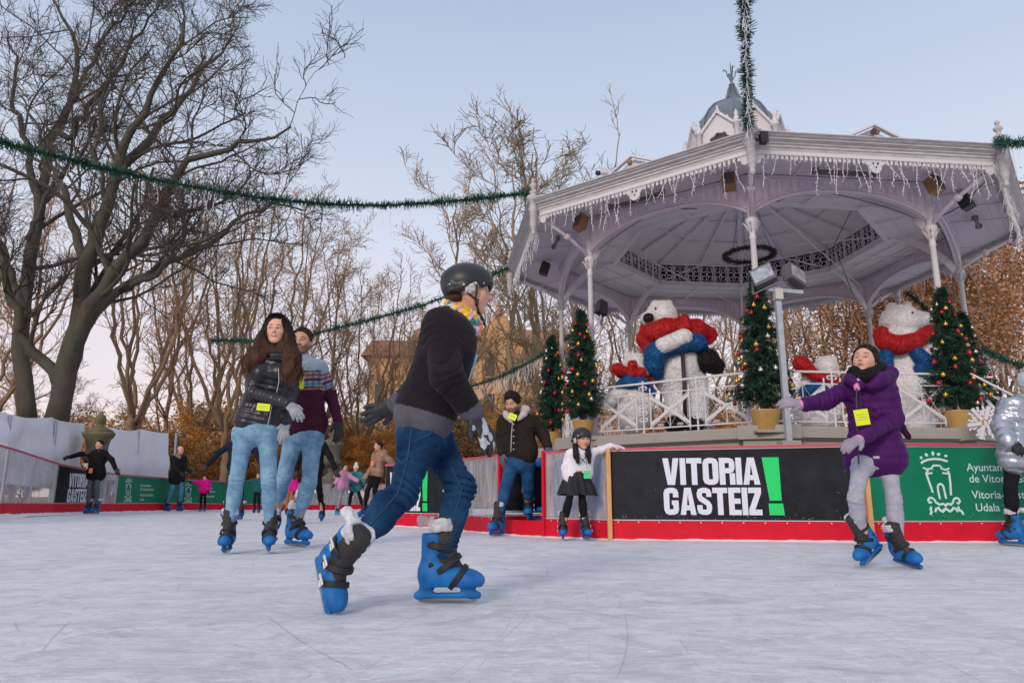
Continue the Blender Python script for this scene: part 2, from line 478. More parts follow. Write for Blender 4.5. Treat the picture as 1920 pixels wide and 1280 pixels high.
# ============================================================ bandstand
CX, CY, TH = 4.83, 14.39, -.285
def OV(k, R, z): a = TH-k*PI/4; return A(CX+R*math.sin(a), CY-R*math.cos(a), z)
def mid(k, R, z): return (OV(k, R, z)+OV(k+1, R, z))/2
m_white = mat('white_paint', (.66,.65,.68), .5, noise=.08, nscale=6, color2=(.60,.58,.62), bump=.08, bscale=40)
m_whited = mat('weathered_white_paint', (.60,.575,.60), .6, noise=.12, nscale=5, color2=(.36,.34,.35), stretch=(1,1,6), bump=.15, bscale=30)
m_lav = mat('lavender_board_paint', (.80,.70,.79), .6, noise=.08, nscale=2.5, color2=(.68,.58,.68), bump=.1, bscale=15)
m_lav2 = mat('grey_ceiling_paint', (.82,.77,.83), .65, noise=.12, nscale=1.6, color2=(.70,.65,.70), bump=.1, bscale=15)
m_lead = mat('lead_roof', (.16,.19,.22), .45, metal=.4, noise=.2, nscale=6, bump=.2)
m_stone = mat('podium_stone', (.40,.37,.33), .8, noise=.2, nscale=7, color2=(.30,.28,.26), bump=.3, bscale=50)
m_dark = mat('black_metal', (.02,.02,.022), .5)
m_wood = mat('varnished_wood', (.30,.15,.07), .5, noise=.25, nscale=14, stretch=(1,1,5))
m_wood2 = mat('raw_pine_post', (.62,.33,.12), .6, noise=.2, nscale=14, stretch=(4,4,.6), bump=.15)
m_steel = mat('galvanised_steel', (.42,.45,.50), .42, metal=.5, noise=.15, nscale=12)
m_lite = mat('icicle_cable', (.80,.78,.80), .5)
bs = empty('bandstand', 'octagonal white iron bandstand with lead dome and lavender soffit', 'bandstand', loc=tuple(A(CX, CY, 0)))
a0 = TH-PI/2
def octo(prof, name, m, par=bs, smooth=False):
    g = MB(); g.lathe(prof, (CX, CY, 0), 8, a0=a0); return g.build(name, m, par)
DZ = 1.43
pod = octo([(4.1,0),(4.1,.9),(4.14,.95),(4.14,1.05),(4.2,1.1),(4.26,1.16),(4.26,1.22),(4.38,1.27),(4.38,1.40),(4.34,DZ),(.01,DZ)], 'podium', m_stone)
for k in range(8):
    g = MB(); a = TH-k*PI/4; R = np.c_[[math.cos(a),math.sin(a),0],[-math.sin(a),math.cos(a),0],[0,0,1]]
    for hw, z0, z1, r in ((.30,0,1.14,4.06),(.35,1.143,1.24,4.1),(.42,1.243,1.437,4.16)):
        g.box(OV(k, r, (z0+z1)/2), (hw, .27, (z1-z0)/2), R)
    g.build('podium_pier', m_stone, pod)
# columns
for k in range(8):
    b_ = OV(k, 3.9, 0); g = MB()
    g.lathe([(.11,DZ),(.11,DZ+.14),(.075,DZ+.17),(.075,DZ+.8),(.09,DZ+.84),(.07,DZ+.9),(.056,DZ+1.0),(.044,4.35),(.06,4.37),(.046,4.40),(.05,4.48),(.075,4.58),(.095,4.62),(.095,4.68),(.06,4.70),(.05,4.95),(.07,4.97),(.05,5.0),(.05,5.42)], (b_[0], b_[1], 0), 12)
    # collar leaves
    for q in range(6):
        a = q*PI/3; d = A(math.cos(a), math.sin(a), 0)
        g.tube([b_+A(0,0,4.47)+d*.06, b_+A(0,0,4.55)+d*.085, b_+A(0,0,4.61)+d*.13, b_+A(0,0,4.585)+d*.15], [.015,.014,.012,.008], 4)
    c = g.build('column', m_white, bs, True)
    # strut to the eave corner
    g = MB(); p0, p1 = OV(k, 3.95, 4.72), OV(k, 4.9, 5.25)
    g.tube([p0, p0*.6+p1*.4+A(0,0,.05), p1], .035, 6)
    g.lathe([(.05,-.05),(.065,-.03),(.065,.03),(.05,.05)], p0*.55+p1*.45+A(0,0,.045), 8, axis=p1-p0)
    g.build('eave_strut', m_lav, bs, True)
    # inner radial rib
    g = MB(); pts = []
    for t in np.linspace(0, 1, 9):
        r = 3.86-1.25*t; z = 4.66+.84*math.sin(t*PI/2)**.8; pts.append(OV(k, r, z))
    for i in range(8): g.bar(pts[i], pts[i+1]+nrm(pts[i+1]-pts[i])*.015, .045, .13)
    g.build('radial_rib', m_lav2, bs)
# arch bands
def arch(t): return 4.74+.45*max(0., 1-abs(2*t-1)**2.3)**.8
for k in range(8):
    pa, pb = OV(k, 3.9, 0), OV(k+1, 3.9, 0); ux = nrm(pb-pa); Lc = np.linalg.norm(pb-pa); up = A(0,0,1.)
    out = nrm(mid(k,1,0)-A(CX,CY,0)); zt = 5.43
    ts = np.linspace(.012, .988, 33); g = MB()
    V = []
    for t in ts:
        p = pa+ux*Lc*t
        for o_ in (-.03, .03):
            V.append(p+out*o_+up*arch(t)); V.append(p+out*o_+up*zt)
    V = np.array(V); n = len(ts); i = np.arange(n-1)*4
    g.add(V, [np.stack([i, i+1, i+5, i+4], -1), np.stack([i+2, i+6, i+7, i+3], -1), np.stack([i, i+4, i+6, i+2], -1), np.stack([i+1, i+3, i+7, i+5], -1)])
    band = g.build('arch_band', m_lav, bs)
    g = MB()
    for o_, s_ in ((.034, .022), (-.034, .02)):
        g.tube([pa+ux*Lc*t+out*o_+up*(arch(t)+.012) for t in ts], s_, 6)
        g.tube([pa+ux*Lc*t+out*o_+up*(arch(t)+.055) for t in ts], s_*.5, 4)
        for zz in (zt-.02, zt-.055): g.tube([pa+ux*Lc*.01+out*o_+up*zz, pa+ux*Lc*.99+out*o_+up*zz], .011, 4)
    g.build('arch_moulding', m_lav, band, True)
    g = MB(); nt_ = 12                                   # raised rectangular keys that follow the arch
    for q in range(nt_):
        tm = (q+.5)/nt_; t0, t1 = tm-.34/nt_, tm+.34/nt_
        if q in (5, 6) : 
            c = pa+ux*Lc*tm+up*((arch(tm)+zt)/2)
            for o_ in (.033, -.033): g.tube([c+out*o_+ux*.055*math.cos(a)+up*.055*math.sin(a) for a in np.linspace(0,2*PI,13)[:-1]], .008, 4, closed=True)
            continue
        for o_ in (.033, -.033):
            for sh in (0, .035):
                x0, x1 = pa+ux*Lc*t0+ux*sh, pa+ux*Lc*t1-ux*sh
                b0, b1 = min(arch(t0)+.08, zt-.16)+sh*.9, min(arch(t1)+.08, zt-.16)+sh*.9
                tp = zt-.08-sh*.8
                if tp-max(b0, b1) < .02: continue
                ring = [x0+up*b0, x1+up*b1, x1+up*tp, x0+up*tp]
                for e_ in range(4):
                    if sh and e_ == q % 4: continue
                    g.tube([ring[e_]+out*o_*1.1, ring[(e_+1) % 4]+out*o_*1.1], .011, 4)
    g.build('key_pattern', m_lav, band)
    # soffit, with board joints, and its dark tube light
    g = MB(); S0, S1 = 3.93, 4.93; z0, z1 = 5.44, 5.355
    nb = 7
    for q in range(nb):
        ra, rb = S0+(S1-S0)*q/nb, S0+(S1-S0)*(q+.965)/nb
        za, zb = z0+(z1-z0)*q/nb, z0+(z1-z0)*(q+.965)/nb
        g.quad(OV(k,ra,za), OV(k,rb,zb), OV(k+1,rb,zb), OV(k+1,ra,za))
    g.quad(OV(k,S0,z0+.012), OV(k,S1,z1+.012), OV(k+1,S1,z1+.012), OV(k+1,S0,z0+.012))
    g.build('soffit', m_lav, bs)
    g = MB()
    for t in (.25, .5, .75): 
        p, q_ = OV(k,S0,z0)*(1-t)+OV(k+1,S0,z0)*t, OV(k,S1,z1)*(1-t)+OV(k+1,S1,z1)*t
        g.bar(p-A(0,0,.012), q_-A(0,0,.012), .03, .02)
    g.build('soffit_batten', m_lav, bs)
    # lower ceiling to the inner ring
    g = MB(); r0, r1 = 3.87, 2.72
    g.quad(OV(k,r0,5.44), OV(k+1,r0,5.44), OV(k+1,r1,5.47), OV(k,r1,5.47))
    g.build('lower_ceiling', m_lav2, bs)
    g = MB(); g.bar(mid(k,r0,5.42), mid(k,r1,5.45), .05, .05); g.bar(OV(k,r1-.02,5.44), OV(k+1,r1-.02,5.44), .07, .07)
    for rr in (3.1, 3.5): g.bar(OV(k,rr,5.43), OV(k+1,rr,5.43), .02, .02)
    g.build('ceiling_beam', m_lav2, bs)
    # frieze: pierced scroll panels round the inner octagon
    R2 = 2.66; fa, fb = OV(k,R2,0), OV(k+1,R2,0); fu = nrm(fb-fa); FL = np.linalg.norm(fb-fa); g = MB()
    z0, z1 = 5.50, 5.95
    for zz in (z0, z1): g.bar(fa+up*zz, fb+up*zz, .05, .045)
    npan = 6; pw = FL/npan
    for q in range(npan+1): g.bar(fa+fu*pw*q+up*z0, fa+fu*pw*q+up*z1, .02, .03, up=out)
    for q in range(npan):
        c = fa+fu*pw*(q+.5)+up*(z0+z1)/2
        for sx_ in (-1, 1):
            g.bar(c+fu*sx_*pw*.4+up*-.2, c+fu*sx_*pw*.4+up*.2, .012, .02, up=out)
            for sz in (-1, 1):
                sp = []
                for a in np.linspace(0, 4.6, 11):
                    r = .08*(1-a/6.5); sp.append(c+fu*sx_*(pw*.18+r*math.sin(a))+up*sz*(.085+r*math.cos(a)*.9))
                g.tube(sp, .011, 4)
                g.tube([c, c+fu*sx_*.03+up*sz*.06, c+fu*sx_*.012+up*sz*.17], .010, 4)
        g.ball(c, .03, 6)
    g.build('scroll_frieze', m_lav2, bs)
    # upper ceiling
    g = MB(); g.quad(OV(k,2.7,5.96), OV(k+1,2.7,5.96), OV(k+1,.5,6.75), OV(k,.5,6.75)); g.add([OV(k,.5,6.75), OV(k+1,.5,6.75), A(CX,CY,6.8)], [np.array([[0,1,2]])])
    g.build('upper_ceiling', m_lav2, bs)
    g = MB(); g.bar(OV(k,2.6,5.96), OV(k,.5,6.72), .09, .09)
    g.bar(mid(k,2.55,5.96), mid(k,.5,6.72), .05, .05)
    for rr, zz in ((1.8,6.25), (1.1,6.5)): g.bar(OV(k,rr,zz), OV(k+1,rr,zz), .03, .03)
    g.build('ceiling_rib', m_lav2, bs)
# inner tie rods
g = MB()
for k in range(4): g.tube([OV(k,2.6,5.5), OV(k+4,2.6,5.5)], .012, 5)
for k in (1, 3, 5): g.tube([OV(k,3.8,5.2), OV(k+3,3.8,5.2)], .01, 5)
g.build('tie_rod', m_lav2, bs)
# cornice
cor = octo([(r, 5.56-(5.66-z)*.60) for r, z in [(4.86,5.32),(4.98,5.285),(4.99,5.36),(5.01,5.37),(5.01,5.42),(5.04,5.44),(5.04,5.47),(5.08,5.50),(5.10,5.51),(5.10,5.545),(5.13,5.56),(5.15,5.59),(5.18,5.61),(5.18,5.635),(5.12,5.65),(5.0,5.66)]], 'cornice', m_whited)
roof = octo([(5.05,5.555),(1.15,7.15),(1.15,7.3),(.6,7.35)], 'roof', m_lead)
for k in range(8):
    # valance with drip teeth and a pierced shield in the middle
    pa, pb = OV(k,4.97,0), OV(k+1,4.97,0); ux = nrm(pb-pa); Lc = np.linalg.norm(pb-pa); up = A(0,0,1.); out = nrm(mid(k,1,0)-A(CX,CY,0)); g = MB()
    g.bar(pa+up*5.305+ux*.02, pb+up*5.305-ux*.02, .016, .06)
    nn = int(Lc/.072)
    for q in range(nn):
        x = (q+.5)/nn*Lc
        if abs(x-Lc/2) < .17 or x < .16 or x > Lc-.16: continue
        g.prism([(-.021,0),(-.021,-.05),(-.011,-.068),(0,-.06),(.011,-.068),(.021,-.05),(.021,0)], pa+ux*x+up*5.277-out*.006, ux, up, .012)
    for x, w_ in ((Lc/2, 1.), (.09, .7), (Lc-.09, .7)):
        P = [(-.17,0),(-.15,-.06),(-.10,-.09),(-.085,-.16),(-.04,-.2),(0,-.21),(.04,-.2),(.085,-.16),(.10,-.09),(.15,-.06),(.17,0)]
        g.prism([(a*w_, b_*w_) for a, b_ in P], pa+ux*x+up*5.28-out*.008, ux, up, .016)
    val = g.build('valance', m_white, bs)
    g = MB()
    for dx, dz in ((-.035,-.06),(.035,-.06),(0,-.12)):
        c = pa+ux*(Lc/2+dx)+up*(5.28+dz)
        g.lathe([(.0001,0),(.014,0),(.014,.02),(.0001,.02)], c-out*.011, 8, axis=out)
    g.build('shield_hole', m_dark, val)
    # eave corner post with pendant and finial
    c = OV(k, 5.08, 0); g = MB()
    g.lathe([(r_, z_-.07) for r_, z_ in [(.001,4.96),(.03,4.98),(.045,5.02),(.03,5.06),(.05,5.09),(.05,5.12),(.065,5.15),(.065,5.4),(.085,5.43),(.085,5.46),(.065,5.48),(.07,5.58),(.1,5.60),(.12,5.65),(.12,5.68),(.065,5.70),(.05,5.73),(.08,5.76),(.08,5.78),(.035,5.8),(.03,5.84),(.06,5.88),(.065,5.91),(.025,5.94),(.02,5.96),(.04,5.99),(.028,6.02),(.001,6.05)]], (c[0],c[1],0), 10)
    g.build('corner_finial', m_whited, bs, True)
    # small pediment behind the cornice
    c = mid(k, 5.0, 5.555); g = MB()
    wd, hh = .46, .22
    g.prism([(-wd,0),(wd,0),(0,hh)], c-out*.06, ux, up, .12)
    for s_ in (-1, 1):
        g.bar(c+ux*s_*(wd+.05)+out*.02-up*.0, c+ux*s_*.0+out*.02+up*(hh+.03), .07, .03, up=nrm(up*wd+ux*s_*hh))
    pdm = g.build('pediment', m_white, bs)
    g = MB(); g.ball(c+out*.08+up*.12, .045, 8, (1,1,1.3)); g.ball(c+out*.115+up*.11, .018, 6); 
    g.build('mask_ornament', mat('mask_bronze', (.22,.15,.11), .6), pdm, True)
# lantern
g = MB(); g.lathe([(.8,7.3),(.8,7.9),(.86,7.93),(.86,7.98),(.8,8.0)], (CX,CY,0), 8, a0=a0)
lan = g.build('lantern_drum', m_white, bs)
g = MB()
prof = [(.88,7.9),(.92,7.98),(.90,8.12),(.84,8.30),(.72,8.50),(.55,8.68),(.36,8.80),(.2,8.88),(.14,8.95),(.10,9.08),(.06,9.22),(.035,9.26)]
g.lathe(prof, (CX,CY,0), 8, a0=a0); dome = g.build('dome', m_lead, bs)
g = MB()
for k in range(8): g.tube([OV(k, r+.01, z) for r, z in prof], .022, 5)
g.build('dome_rib', m_lead, dome, True)
g = MB(); g.lathe([(.04,9.25),(.07,9.28),(.07,9.3),(.03,9.33),(.03,9.40),(.055,9.43),(.02,9.47),(.014,9.75),(.001,9.88)], (CX,CY,0), 8)
for q in range(4):
    a = q*PI/2; d = A(math.cos(a), math.sin(a), 0); c = A(CX,CY,9.42)
    g.tube([c, c+d*.08+A(0,0,.08), c+d*.10+A(0,0,.2), c+d*.16+A(0,0,.24), c+d*.17+A(0,0,.2)], .014, 5)
g.build('spire', m_lead, bs, True)
for k in range(8):
    c = mid(k, 1.0, 7.4); ux = nrm(OV(k+1,1,0)-OV(k,1,0)); up = A(0,0,1.); out = nrm(mid(k,1,0)-A(CX,CY,0)); g = MB()
    hw = .36
    # gable front with a scalloped opening
    op = [(.24*math.cos(a)*(1+.07*math.cos(9*a)), .25*math.sin(a)*(1+.07*math.cos(9*a))+.12) for a in np.linspace(0, PI, 19)]
    outer = [(hw, .0), (hw, .42), (.20, .60), (0, .80), (-.20, .60), (-hw, .42), (-hw, 0)]
    ring = [(.24,0)]+op+[(-.24,0)]
    P = np.array(ring); O = []
    for (x, y) in ring:                                    # radial match to the outline
        if y <= 0.01: O.append((math.copysign(hw, x), 0)); continue
        a = math.atan2(y, x); best = None
        for i in range(len(outer)-1):
            (x1, y1), (x2, y2) = outer[i], outer[i+1]; dx, dy = x2-x1, y2-y1; den = math.cos(a)*dy-math.sin(a)*dx
            if abs(den) < 1e-9: continue
            t = (x1*dy-y1*dx)/den; u = (x1*math.sin(a)-y1*math.cos(a))/den
            if t > 0 and -1e-6 <= u <= 1+1e-6: best = (t*math.cos(a), t*math.sin(a)); break
        O.append(best or (x*1.3, y*1.3))
    O = np.array(O); n = len(P)
    for off in (0, -.05):
        V = np.r_[[c+ux*x+up*y+out*off for x, y in P], [c+ux*x+up*y+out*off for x, y in O]]; i = np.arange(n-1)
        g.add(V, [np.stack([i, i+1, i+1+n, i+n], -1)])
    V = np.r_[[c+ux*x+up*y for x, y in P], [c+ux*x+up*y-out*.05 for x, y in P]]; i = np.arange(n-1); g.add(V, [np.stack([i, i+1, i+1+n, i+n], -1)])
    for s_ in (-1, 1):
        g.bar(c+ux*s_*(hw+.04)+up*.42, c+up*.83, .12, .05, up=nrm(up*.4+ux*s_*.34))
        g.ball(c+ux*s_*.2+up*.66, .035, 6)
        g.bar(c+ux*s_*hw+up*.42, c+ux*s_*hw+up*.42-out*.3, .05, .05)
    g.lathe([(.03,.8),(.045,.86),(.02,.9),(.03,.94),(.001,.99)], c, 6)
    g.add([c+up*.82, c+ux*.36+up*.42, c+ux*.30+up*.40-out*.5, c-ux*.30+up*.40-out*.5, c-ux*.36+up*.42, c+up*.80-out*.45], [np.array([[0,1,2,5],[0,5,3,4]])])
    gb = g.build('lantern_gable', m_white, bs)
    v = OV(k, 1.06, 7.4); g = MB(); g.lathe([(.06,0),(.06,.4),(.09,.42),(.09,.46),(.05,.48),(.06,.54),(.03,.6),(.045,.65),(.001,.74)], v, 8)
    g.build('lantern_pinnacle', m_white, bs, True)
# railings
def scroll(g, c, u, up, s, sx_, sz, r=.0125):
    pts = []
    for a in np.linspace(-.6, 5.6, 13):
        q = s*(1-max(a, 0)/7.2); pts.append(c+u*sx_*(s+q*-math.cos(a))+up*sz*(q*math.sin(a)))
    g.tube(pts, r, 5)
def railing(a, b, nb=3, name='railing'):
    u = b-a; u[2] = 0; L = np.linalg.norm(u); u /= L; up = A(0,0,1.); g = MB(); sl_ = (b[2]-a[2])/L; u = u+up*sl_
    n_ = nrm(np.cross(u, up))
    for z, w_, t in ((.84,.035,.03), (.66,.02,.018), (.10,.022,.02)): g.bar(a+up*z, b+up*z, w_, t)
    bw = L/nb
    for i in range(nb+1):
        p = a+u*bw*i
        if 0 < i < nb:
            g.tube([p, p+up*.88], .016, 6)
            for sx_ in (-1, 1):
                for z, s, sz in ((.75,.045,1), (.55,.044,1), (.46,.044,-1), (.34,.044,1), (.25,.044,-1)): scroll(g, p+up*z, u, up, s, sx_, sz)
        for sx_ in (-1, 1):
            if (i == 0 and sx_ < 0) or (i == nb and sx_ > 0): continue
            q = p+u*sx_*.13
            g.tube([q+up*.1, q+up*.72], .013, 6); g.lathe([(.001,.76),(.018,.73),(.013,.70),(.013,.69)][::-1], q, 6)
    for i in range(nb):
        p = a+u*(bw*i+.13); w_ = bw-.26; c = p+u*w_/2+up*.38
        for s_ in (0, 1):
            z0, z1 = (.16,.60) if s_ else (.60,.16)
            g.bar(p+up*z0, p+u*w_+up*z1, .014, .048, up=up+u*.001)
            g.bar(p+up*(z0+.06*(1 if z0 < .3 else -1)*-1), p+u*w_+up*(z1+.06*(1 if z1 < .3 else -1)*-1), .012, .010)
            g.tube([p+up*(.66 if s_ else .12), c+up*(-.26 if s_ else .28), p+u*w_+up*(.66 if s_ else .12)], .006, 4)
        g.tube([c-up*.28, c+up*.28], .009, 5)
        g.lathe([(.0001,-.02),(.03,-.018),(.036,0),(.03,.018),(.0001,.02)], c, 8, axis=n_)
        for t in (.25, .75):
            cc = p+u*w_*t+up*(.38+.11); g.lathe([(.0001,-.015),(.016,-.012),(.016,.012),(.0001,.015)], cc, 6, axis=n_)
            cc = p+u*w_*t+up*(.38-.11); g.lathe([(.0001,-.015),(.016,-.012),(.016,.012),(.0001,.015)], cc, 6, axis=n_)
            for sx_ in (-1, 1): scroll(g, p+u*w_*t+up*.14, u, up, .028, sx_, 1, .007)
        g.tube([p+up*.1, p+up*.05], .01, 4)
    for i in range(nb+1): 
        p = a+u*bw*i; g.tube([p-up*.02, p+up*.1], .014, 5)
    return g.build(name, m_white, bs)
for k in range(8):
    if k == 6: continue                                   # the stair side is open
    railing(OV(k, 4.0, DZ)*.96+OV(k+1, 4.0, DZ)*.04, OV(k, 4.0, DZ)*.04+OV(k+1, 4.0, DZ)*.96)
railing(OV(7, 4.0, DZ)+A(.15,-.1,0), OV(7, 4.0, DZ)+A(1.9,-.05,-.95), 2, 'stair_railing')
railing(OV(6, 4.0, DZ)+A(.15,-.1,0), OV(6, 4.0, DZ)+A(1.9,.1,-.95), 2, 'stair_railing')
g = MB()
for q in range(8):
    t = (q+.5)/8; o = OV(7,4.1,0)*(1-.08)+OV(6,4.1,0)*.08; o2 = OV(7,4.1,0)*.08+OV(6,4.1,0)*.92
    dd = A(.25*q,0,0); z = DZ-.17*(q+1)
    g.box(((o+o2)/2+dd)*[1,1,0]+A(.1,0,z/2), (.16, .85, z/2))
g.build('stair', m_stone, bs)
# fixtures that hang from the soffit
def fixture_tube(k, t0, t1, R, z):
    p, q = OV(k,R,z)*(1-t0)+OV(k+1,R,z)*t0, OV(k,R,z)*(1-t1)+OV(k+1,R,z)*t1; g = MB()
    g.bar(p, q, .05, .04); g.bar(p+A(0,0,-.04), q+A(0,0,-.04), .03, .03)
    g.box(p, (.04,.04,.04)); g.box(q, (.04,.04,.04))
    o = g.build('tube_light', mat('fixture_grey', (.16,.14,.16), .5))
    return o
for n_, (k, lab) in enumerate(((0, 'dark tube light under the soffit left of the hanging garland'), (7, 'dark tube light under the soffit right of the hanging garland'), (1, 'short dark tube light under the far left soffit'), (6, 'short dark tube light under the far right soffit'))):
    if n_ < 2: o = fixture_tube(k, .42, .70, 4.5, 5.27)
    else: o = fixture_tube(k, .25, .4, 4.4, 5.28)
    tag(o, lab, 'light', 'tube lights under the bandstand soffit')
for n_, (k, t, R, z, m_, lab) in enumerate(((0, .1, 4.35, 5.2, m_wood, 'wooden loudspeaker by the front corner column of the bandstand'), (0, .92, 4.35, 5.2, m_wood, 'wooden loudspeaker above the left column with small christmas tree'),
        (7, .1, 4.35, 5.2, m_wood, 'wooden loudspeaker above the right column of the bandstand'), (6, .75, 4.4,5.2, m_dark, 'dark floodlight under the far right soffit'), (1, .75, 4.4,5.2, m_dark, 'dark floodlight under the far left soffit'))):
    c = OV(k,R,z)*(1-t)+OV(k+1,R,z)*t; out = nrm(c-A(CX,CY,c[2])); R_ = frame(nrm(A(0,0,1)-out*.35), -out)
    sp = MB(); sp.box(c, (.10,.085,.13), R_); sp.tube([c+A(0,0,.1), c+A(0,0,.25)], .012, 5)
    o = sp.build('loudspeaker' if m_ is m_wood else 'floodlight', m_); tag(o, lab, 'loudspeaker' if m_ is m_wood else 'floodlight')
    sp = MB(); sp.box(c-R_[:,1]*-.088, (.08,.004,.11), R_); sp.box(c-R_[:,1]*.088, (.08,.004,.11), R_); e = sp.build('grille', mat('grille', (.10,.07,.06), .7), o)
# cctv cameras on the cornice
for k, t, lab in ((0,.62,'white security camera on the left stretch of cornice'), (7,.52,'white security camera on the right stretch of cornice')):
    c = OV(k,5.1,5.63)*(1-t)+OV(k+1,5.1,5.63)*t; out = nrm(mid(k,1,0)-A(CX,CY,0)); ux = nrm(OV(k+1,1,0)-OV(k,1,0))
    g = MB(); d = nrm(out+ux*.5+A(0,0,-.25)); g.tube([c-d*.13, c+d*.10], .038, 8); g.tube([c-A(0,0,.12), c], .012, 5)
    o = g.build('security_camera', m_white); tag(o, lab, 'camera', 'security cameras on the cornice')
    g = MB(); g.tube([c+d*.10, c+d*.15], .042, 8); g.build('hood', m_dark, o)
c = OV(0,5.06,5.42)+A(.16,-.08,0); g = MB(); g.box(c, (.045,.05,.075)); g.box(c+A(0,-.055,0), (.052,.01,.082)); g.tube([c,c+A(-.1,.06,0)], .015, 6)
tag(g.build('floodlight', m_dark), 'small black floodlight on the cornice corner beside the hanging garland', 'floodlight')
# loose cables under the arches
g = MB()
def cable(pts, r=.008): 
    P = np.array(pts); t = np.linspace(0, 1, 40); f = np.linspace(0, 1, len(P)); Q_ = np.stack([np.interp(t, f, P[:,i]) for i in range(3)], 1); g.tube(Q_, r, 4)
def ar(k, t, dz=-.01, R=3.84): q = OV(k,R,0)*(1-t)+OV(k+1,R,0)*t; q[2] = arch(t)+dz; return q
cable([ar(0,t,-.02-.05*math.sin(t*9)) for t in np.linspace(.3,.95,14)]); cable([ar(7,t,-.03-.06*math.sin(t*7)) for t in np.linspace(.06,.85,16)])
cable([OV(7,3.9,4.75), OV(7,4.4,4.95)+A(.05,0,-.08), OV(7,4.8,5.1)]); cable([OV(0,3.8,4.7), OV(0,3.9,4.9)+A(.04,0,0), OV(0,3.9,5.1)+A(-.02,-.05,0)])
cable([ar(6,t,-.05) for t in np.linspace(.1,.6,6)]); cable([OV(7,2.6,5.5), OV(7,2.9,5.1)+A(-.4,.6,-.2), OV(5,3.4,5.0)])
tag(g.build('loose_cable', m_dark), 'thin black cable looped along the bandstand arches', 'cable')

# ============================================================ icicle lights
def icicles(name, pts, zfun, dens, lo, hi, label, group=None, seed=0, r=.0032):
    """strands hanging from a polyline; a header cable, twigs and bulbs"""
    rr = np.random.RandomState(seed); P = np.array(pts); sg = np.linalg.norm(np.diff(P, axis=0), axis=1); cum = np.r_[0, np.cumsum(sg)]; L = cum[-1]; g = MB()
    at = lambda x: np.array([np.interp(x, cum, P[:,i]) for i in range(3)])
    n = int(L*dens); xs = (np.arange(n)+rr.rand(n)*.7)*L/n
    for i, x in enumerate(xs):
        p = at(x); ln = rr.choice([lo, (lo+hi)/2, hi])*rr.uniform(.75, 1.15); m = max(3, int(ln/.06)); q = [p]
        d = A(rr.uniform(-.15,.15), rr.uniform(-.15,.15), -1)
        for j in range(m):
            d = nrm(d+A(rr.uniform(-.5,.5), rr.uniform(-.5,.5), -.5)*.55); q.append(q[-1]+d*ln/m)
        g.tube(q, r, 4)
        for j in range(1, len(q)):
            t_ = nrm(A(rr.uniform(-1,1), rr.uniform(-1,1), -.9)); g.tube([q[j], q[j]+t_*.035, q[j]+t_*.05], [r*.7, r*1.3, r*.3], 4)
    g.tube(P, r*1.1, 4)
    return tag(g.build(name, m_lite), label, 'string lights', group)
GI = 'white icicle lights round the bandstand eave'
for k, lab in ((0, 'white icicle lights along the front left eave, between hanging garland and left corner finial'), (7, 'white icicle lights along the front right eave, between hanging garland and right corner finial'),
               (1, 'bunched icicle lights down the far left eave of the bandstand'), (6, 'bunched icicle lights down the far right eave of the bandstand'),
               (2, 'icicle lights on the rear left eave seen under the roof'), (5, 'icicle lights on the rear right eave seen under the roof'), (3, 'icicle lights on the back eave left of the far pole'), (4, 'icicle lights on the back eave right of the far pole')):
    pts = [OV(k,5.0,5.27)*(1-t)+OV(k+1,5.0,5.27)*t for t in np.linspace(.03,.97,30)]
    dens = 12.5 if k in (0, 7) else 14 if k in (1, 6) else 8
    icicles('icicle_lights', pts, None, dens, .10, .50 if k in (0,7) else .5, lab, GI, k+20)
# ============================================================ rink barrier, banners, fence, urns, building
m_red = mat('red_kick_board', (.60,.006,.026), .5, spec=.2, noise=.12, nscale=9, bump=.08)
m_rail = mat('red_rail', (.55,.05,.09), .4, noise=.1, nscale=10)
m_blk = mat('black_banner', (.008,.010,.015), .5, spec=.2, noise=.3, nscale=5, color2=(.013,.015,.021), bump=.03)
m_grn = mat('green_banner', (.0,.17,.085), .5, spec=.25, noise=.08, nscale=5)
m_let = mat('white_print', (.66,.68,.78), .5)
m_let2 = mat('pale_print', (.55,.72,.72), .5)
m_lgrn = mat('bright_green_print', (.0,.62,.13), .5)
m_edge = mat('aluminium_edge', (.55,.55,.58), .4, metal=.3)
def clear_mat():
    m = mat('scuffed_clear_panel', (.55,.53,.56), .35, noise=.2, nscale=3, stretch=(1,1,.5))
    nt = m.node_tree; N = nt.nodes; L = nt.links; b = N['Principled BSDF']
    tc = N.new('ShaderNodeTexCoord'); mp = N.new('ShaderNodeMapping'); mp.inputs['Scale'].default_value = (6,6,.9)
    L.new(tc.outputs['Object'], mp.inputs[0]); n = N.new('ShaderNodeTexNoise'); n.inputs['Scale'].default_value = 2.5; n.inputs['Detail'].default_value = 7
    L.new(mp.outputs[0], n.inputs['Vector']); r = N.new('ShaderNodeMapRange'); r.inputs[1].default_value = .3; r.inputs[2].default_value = .7
    r.inputs[3].default_value = .16; r.inputs[4].default_value = .56; L.new(n.outputs['Fac'], r.inputs[0]); L.new(r.outputs[0], b.inputs['Alpha'])
    return m
m_clear = clear_mat()

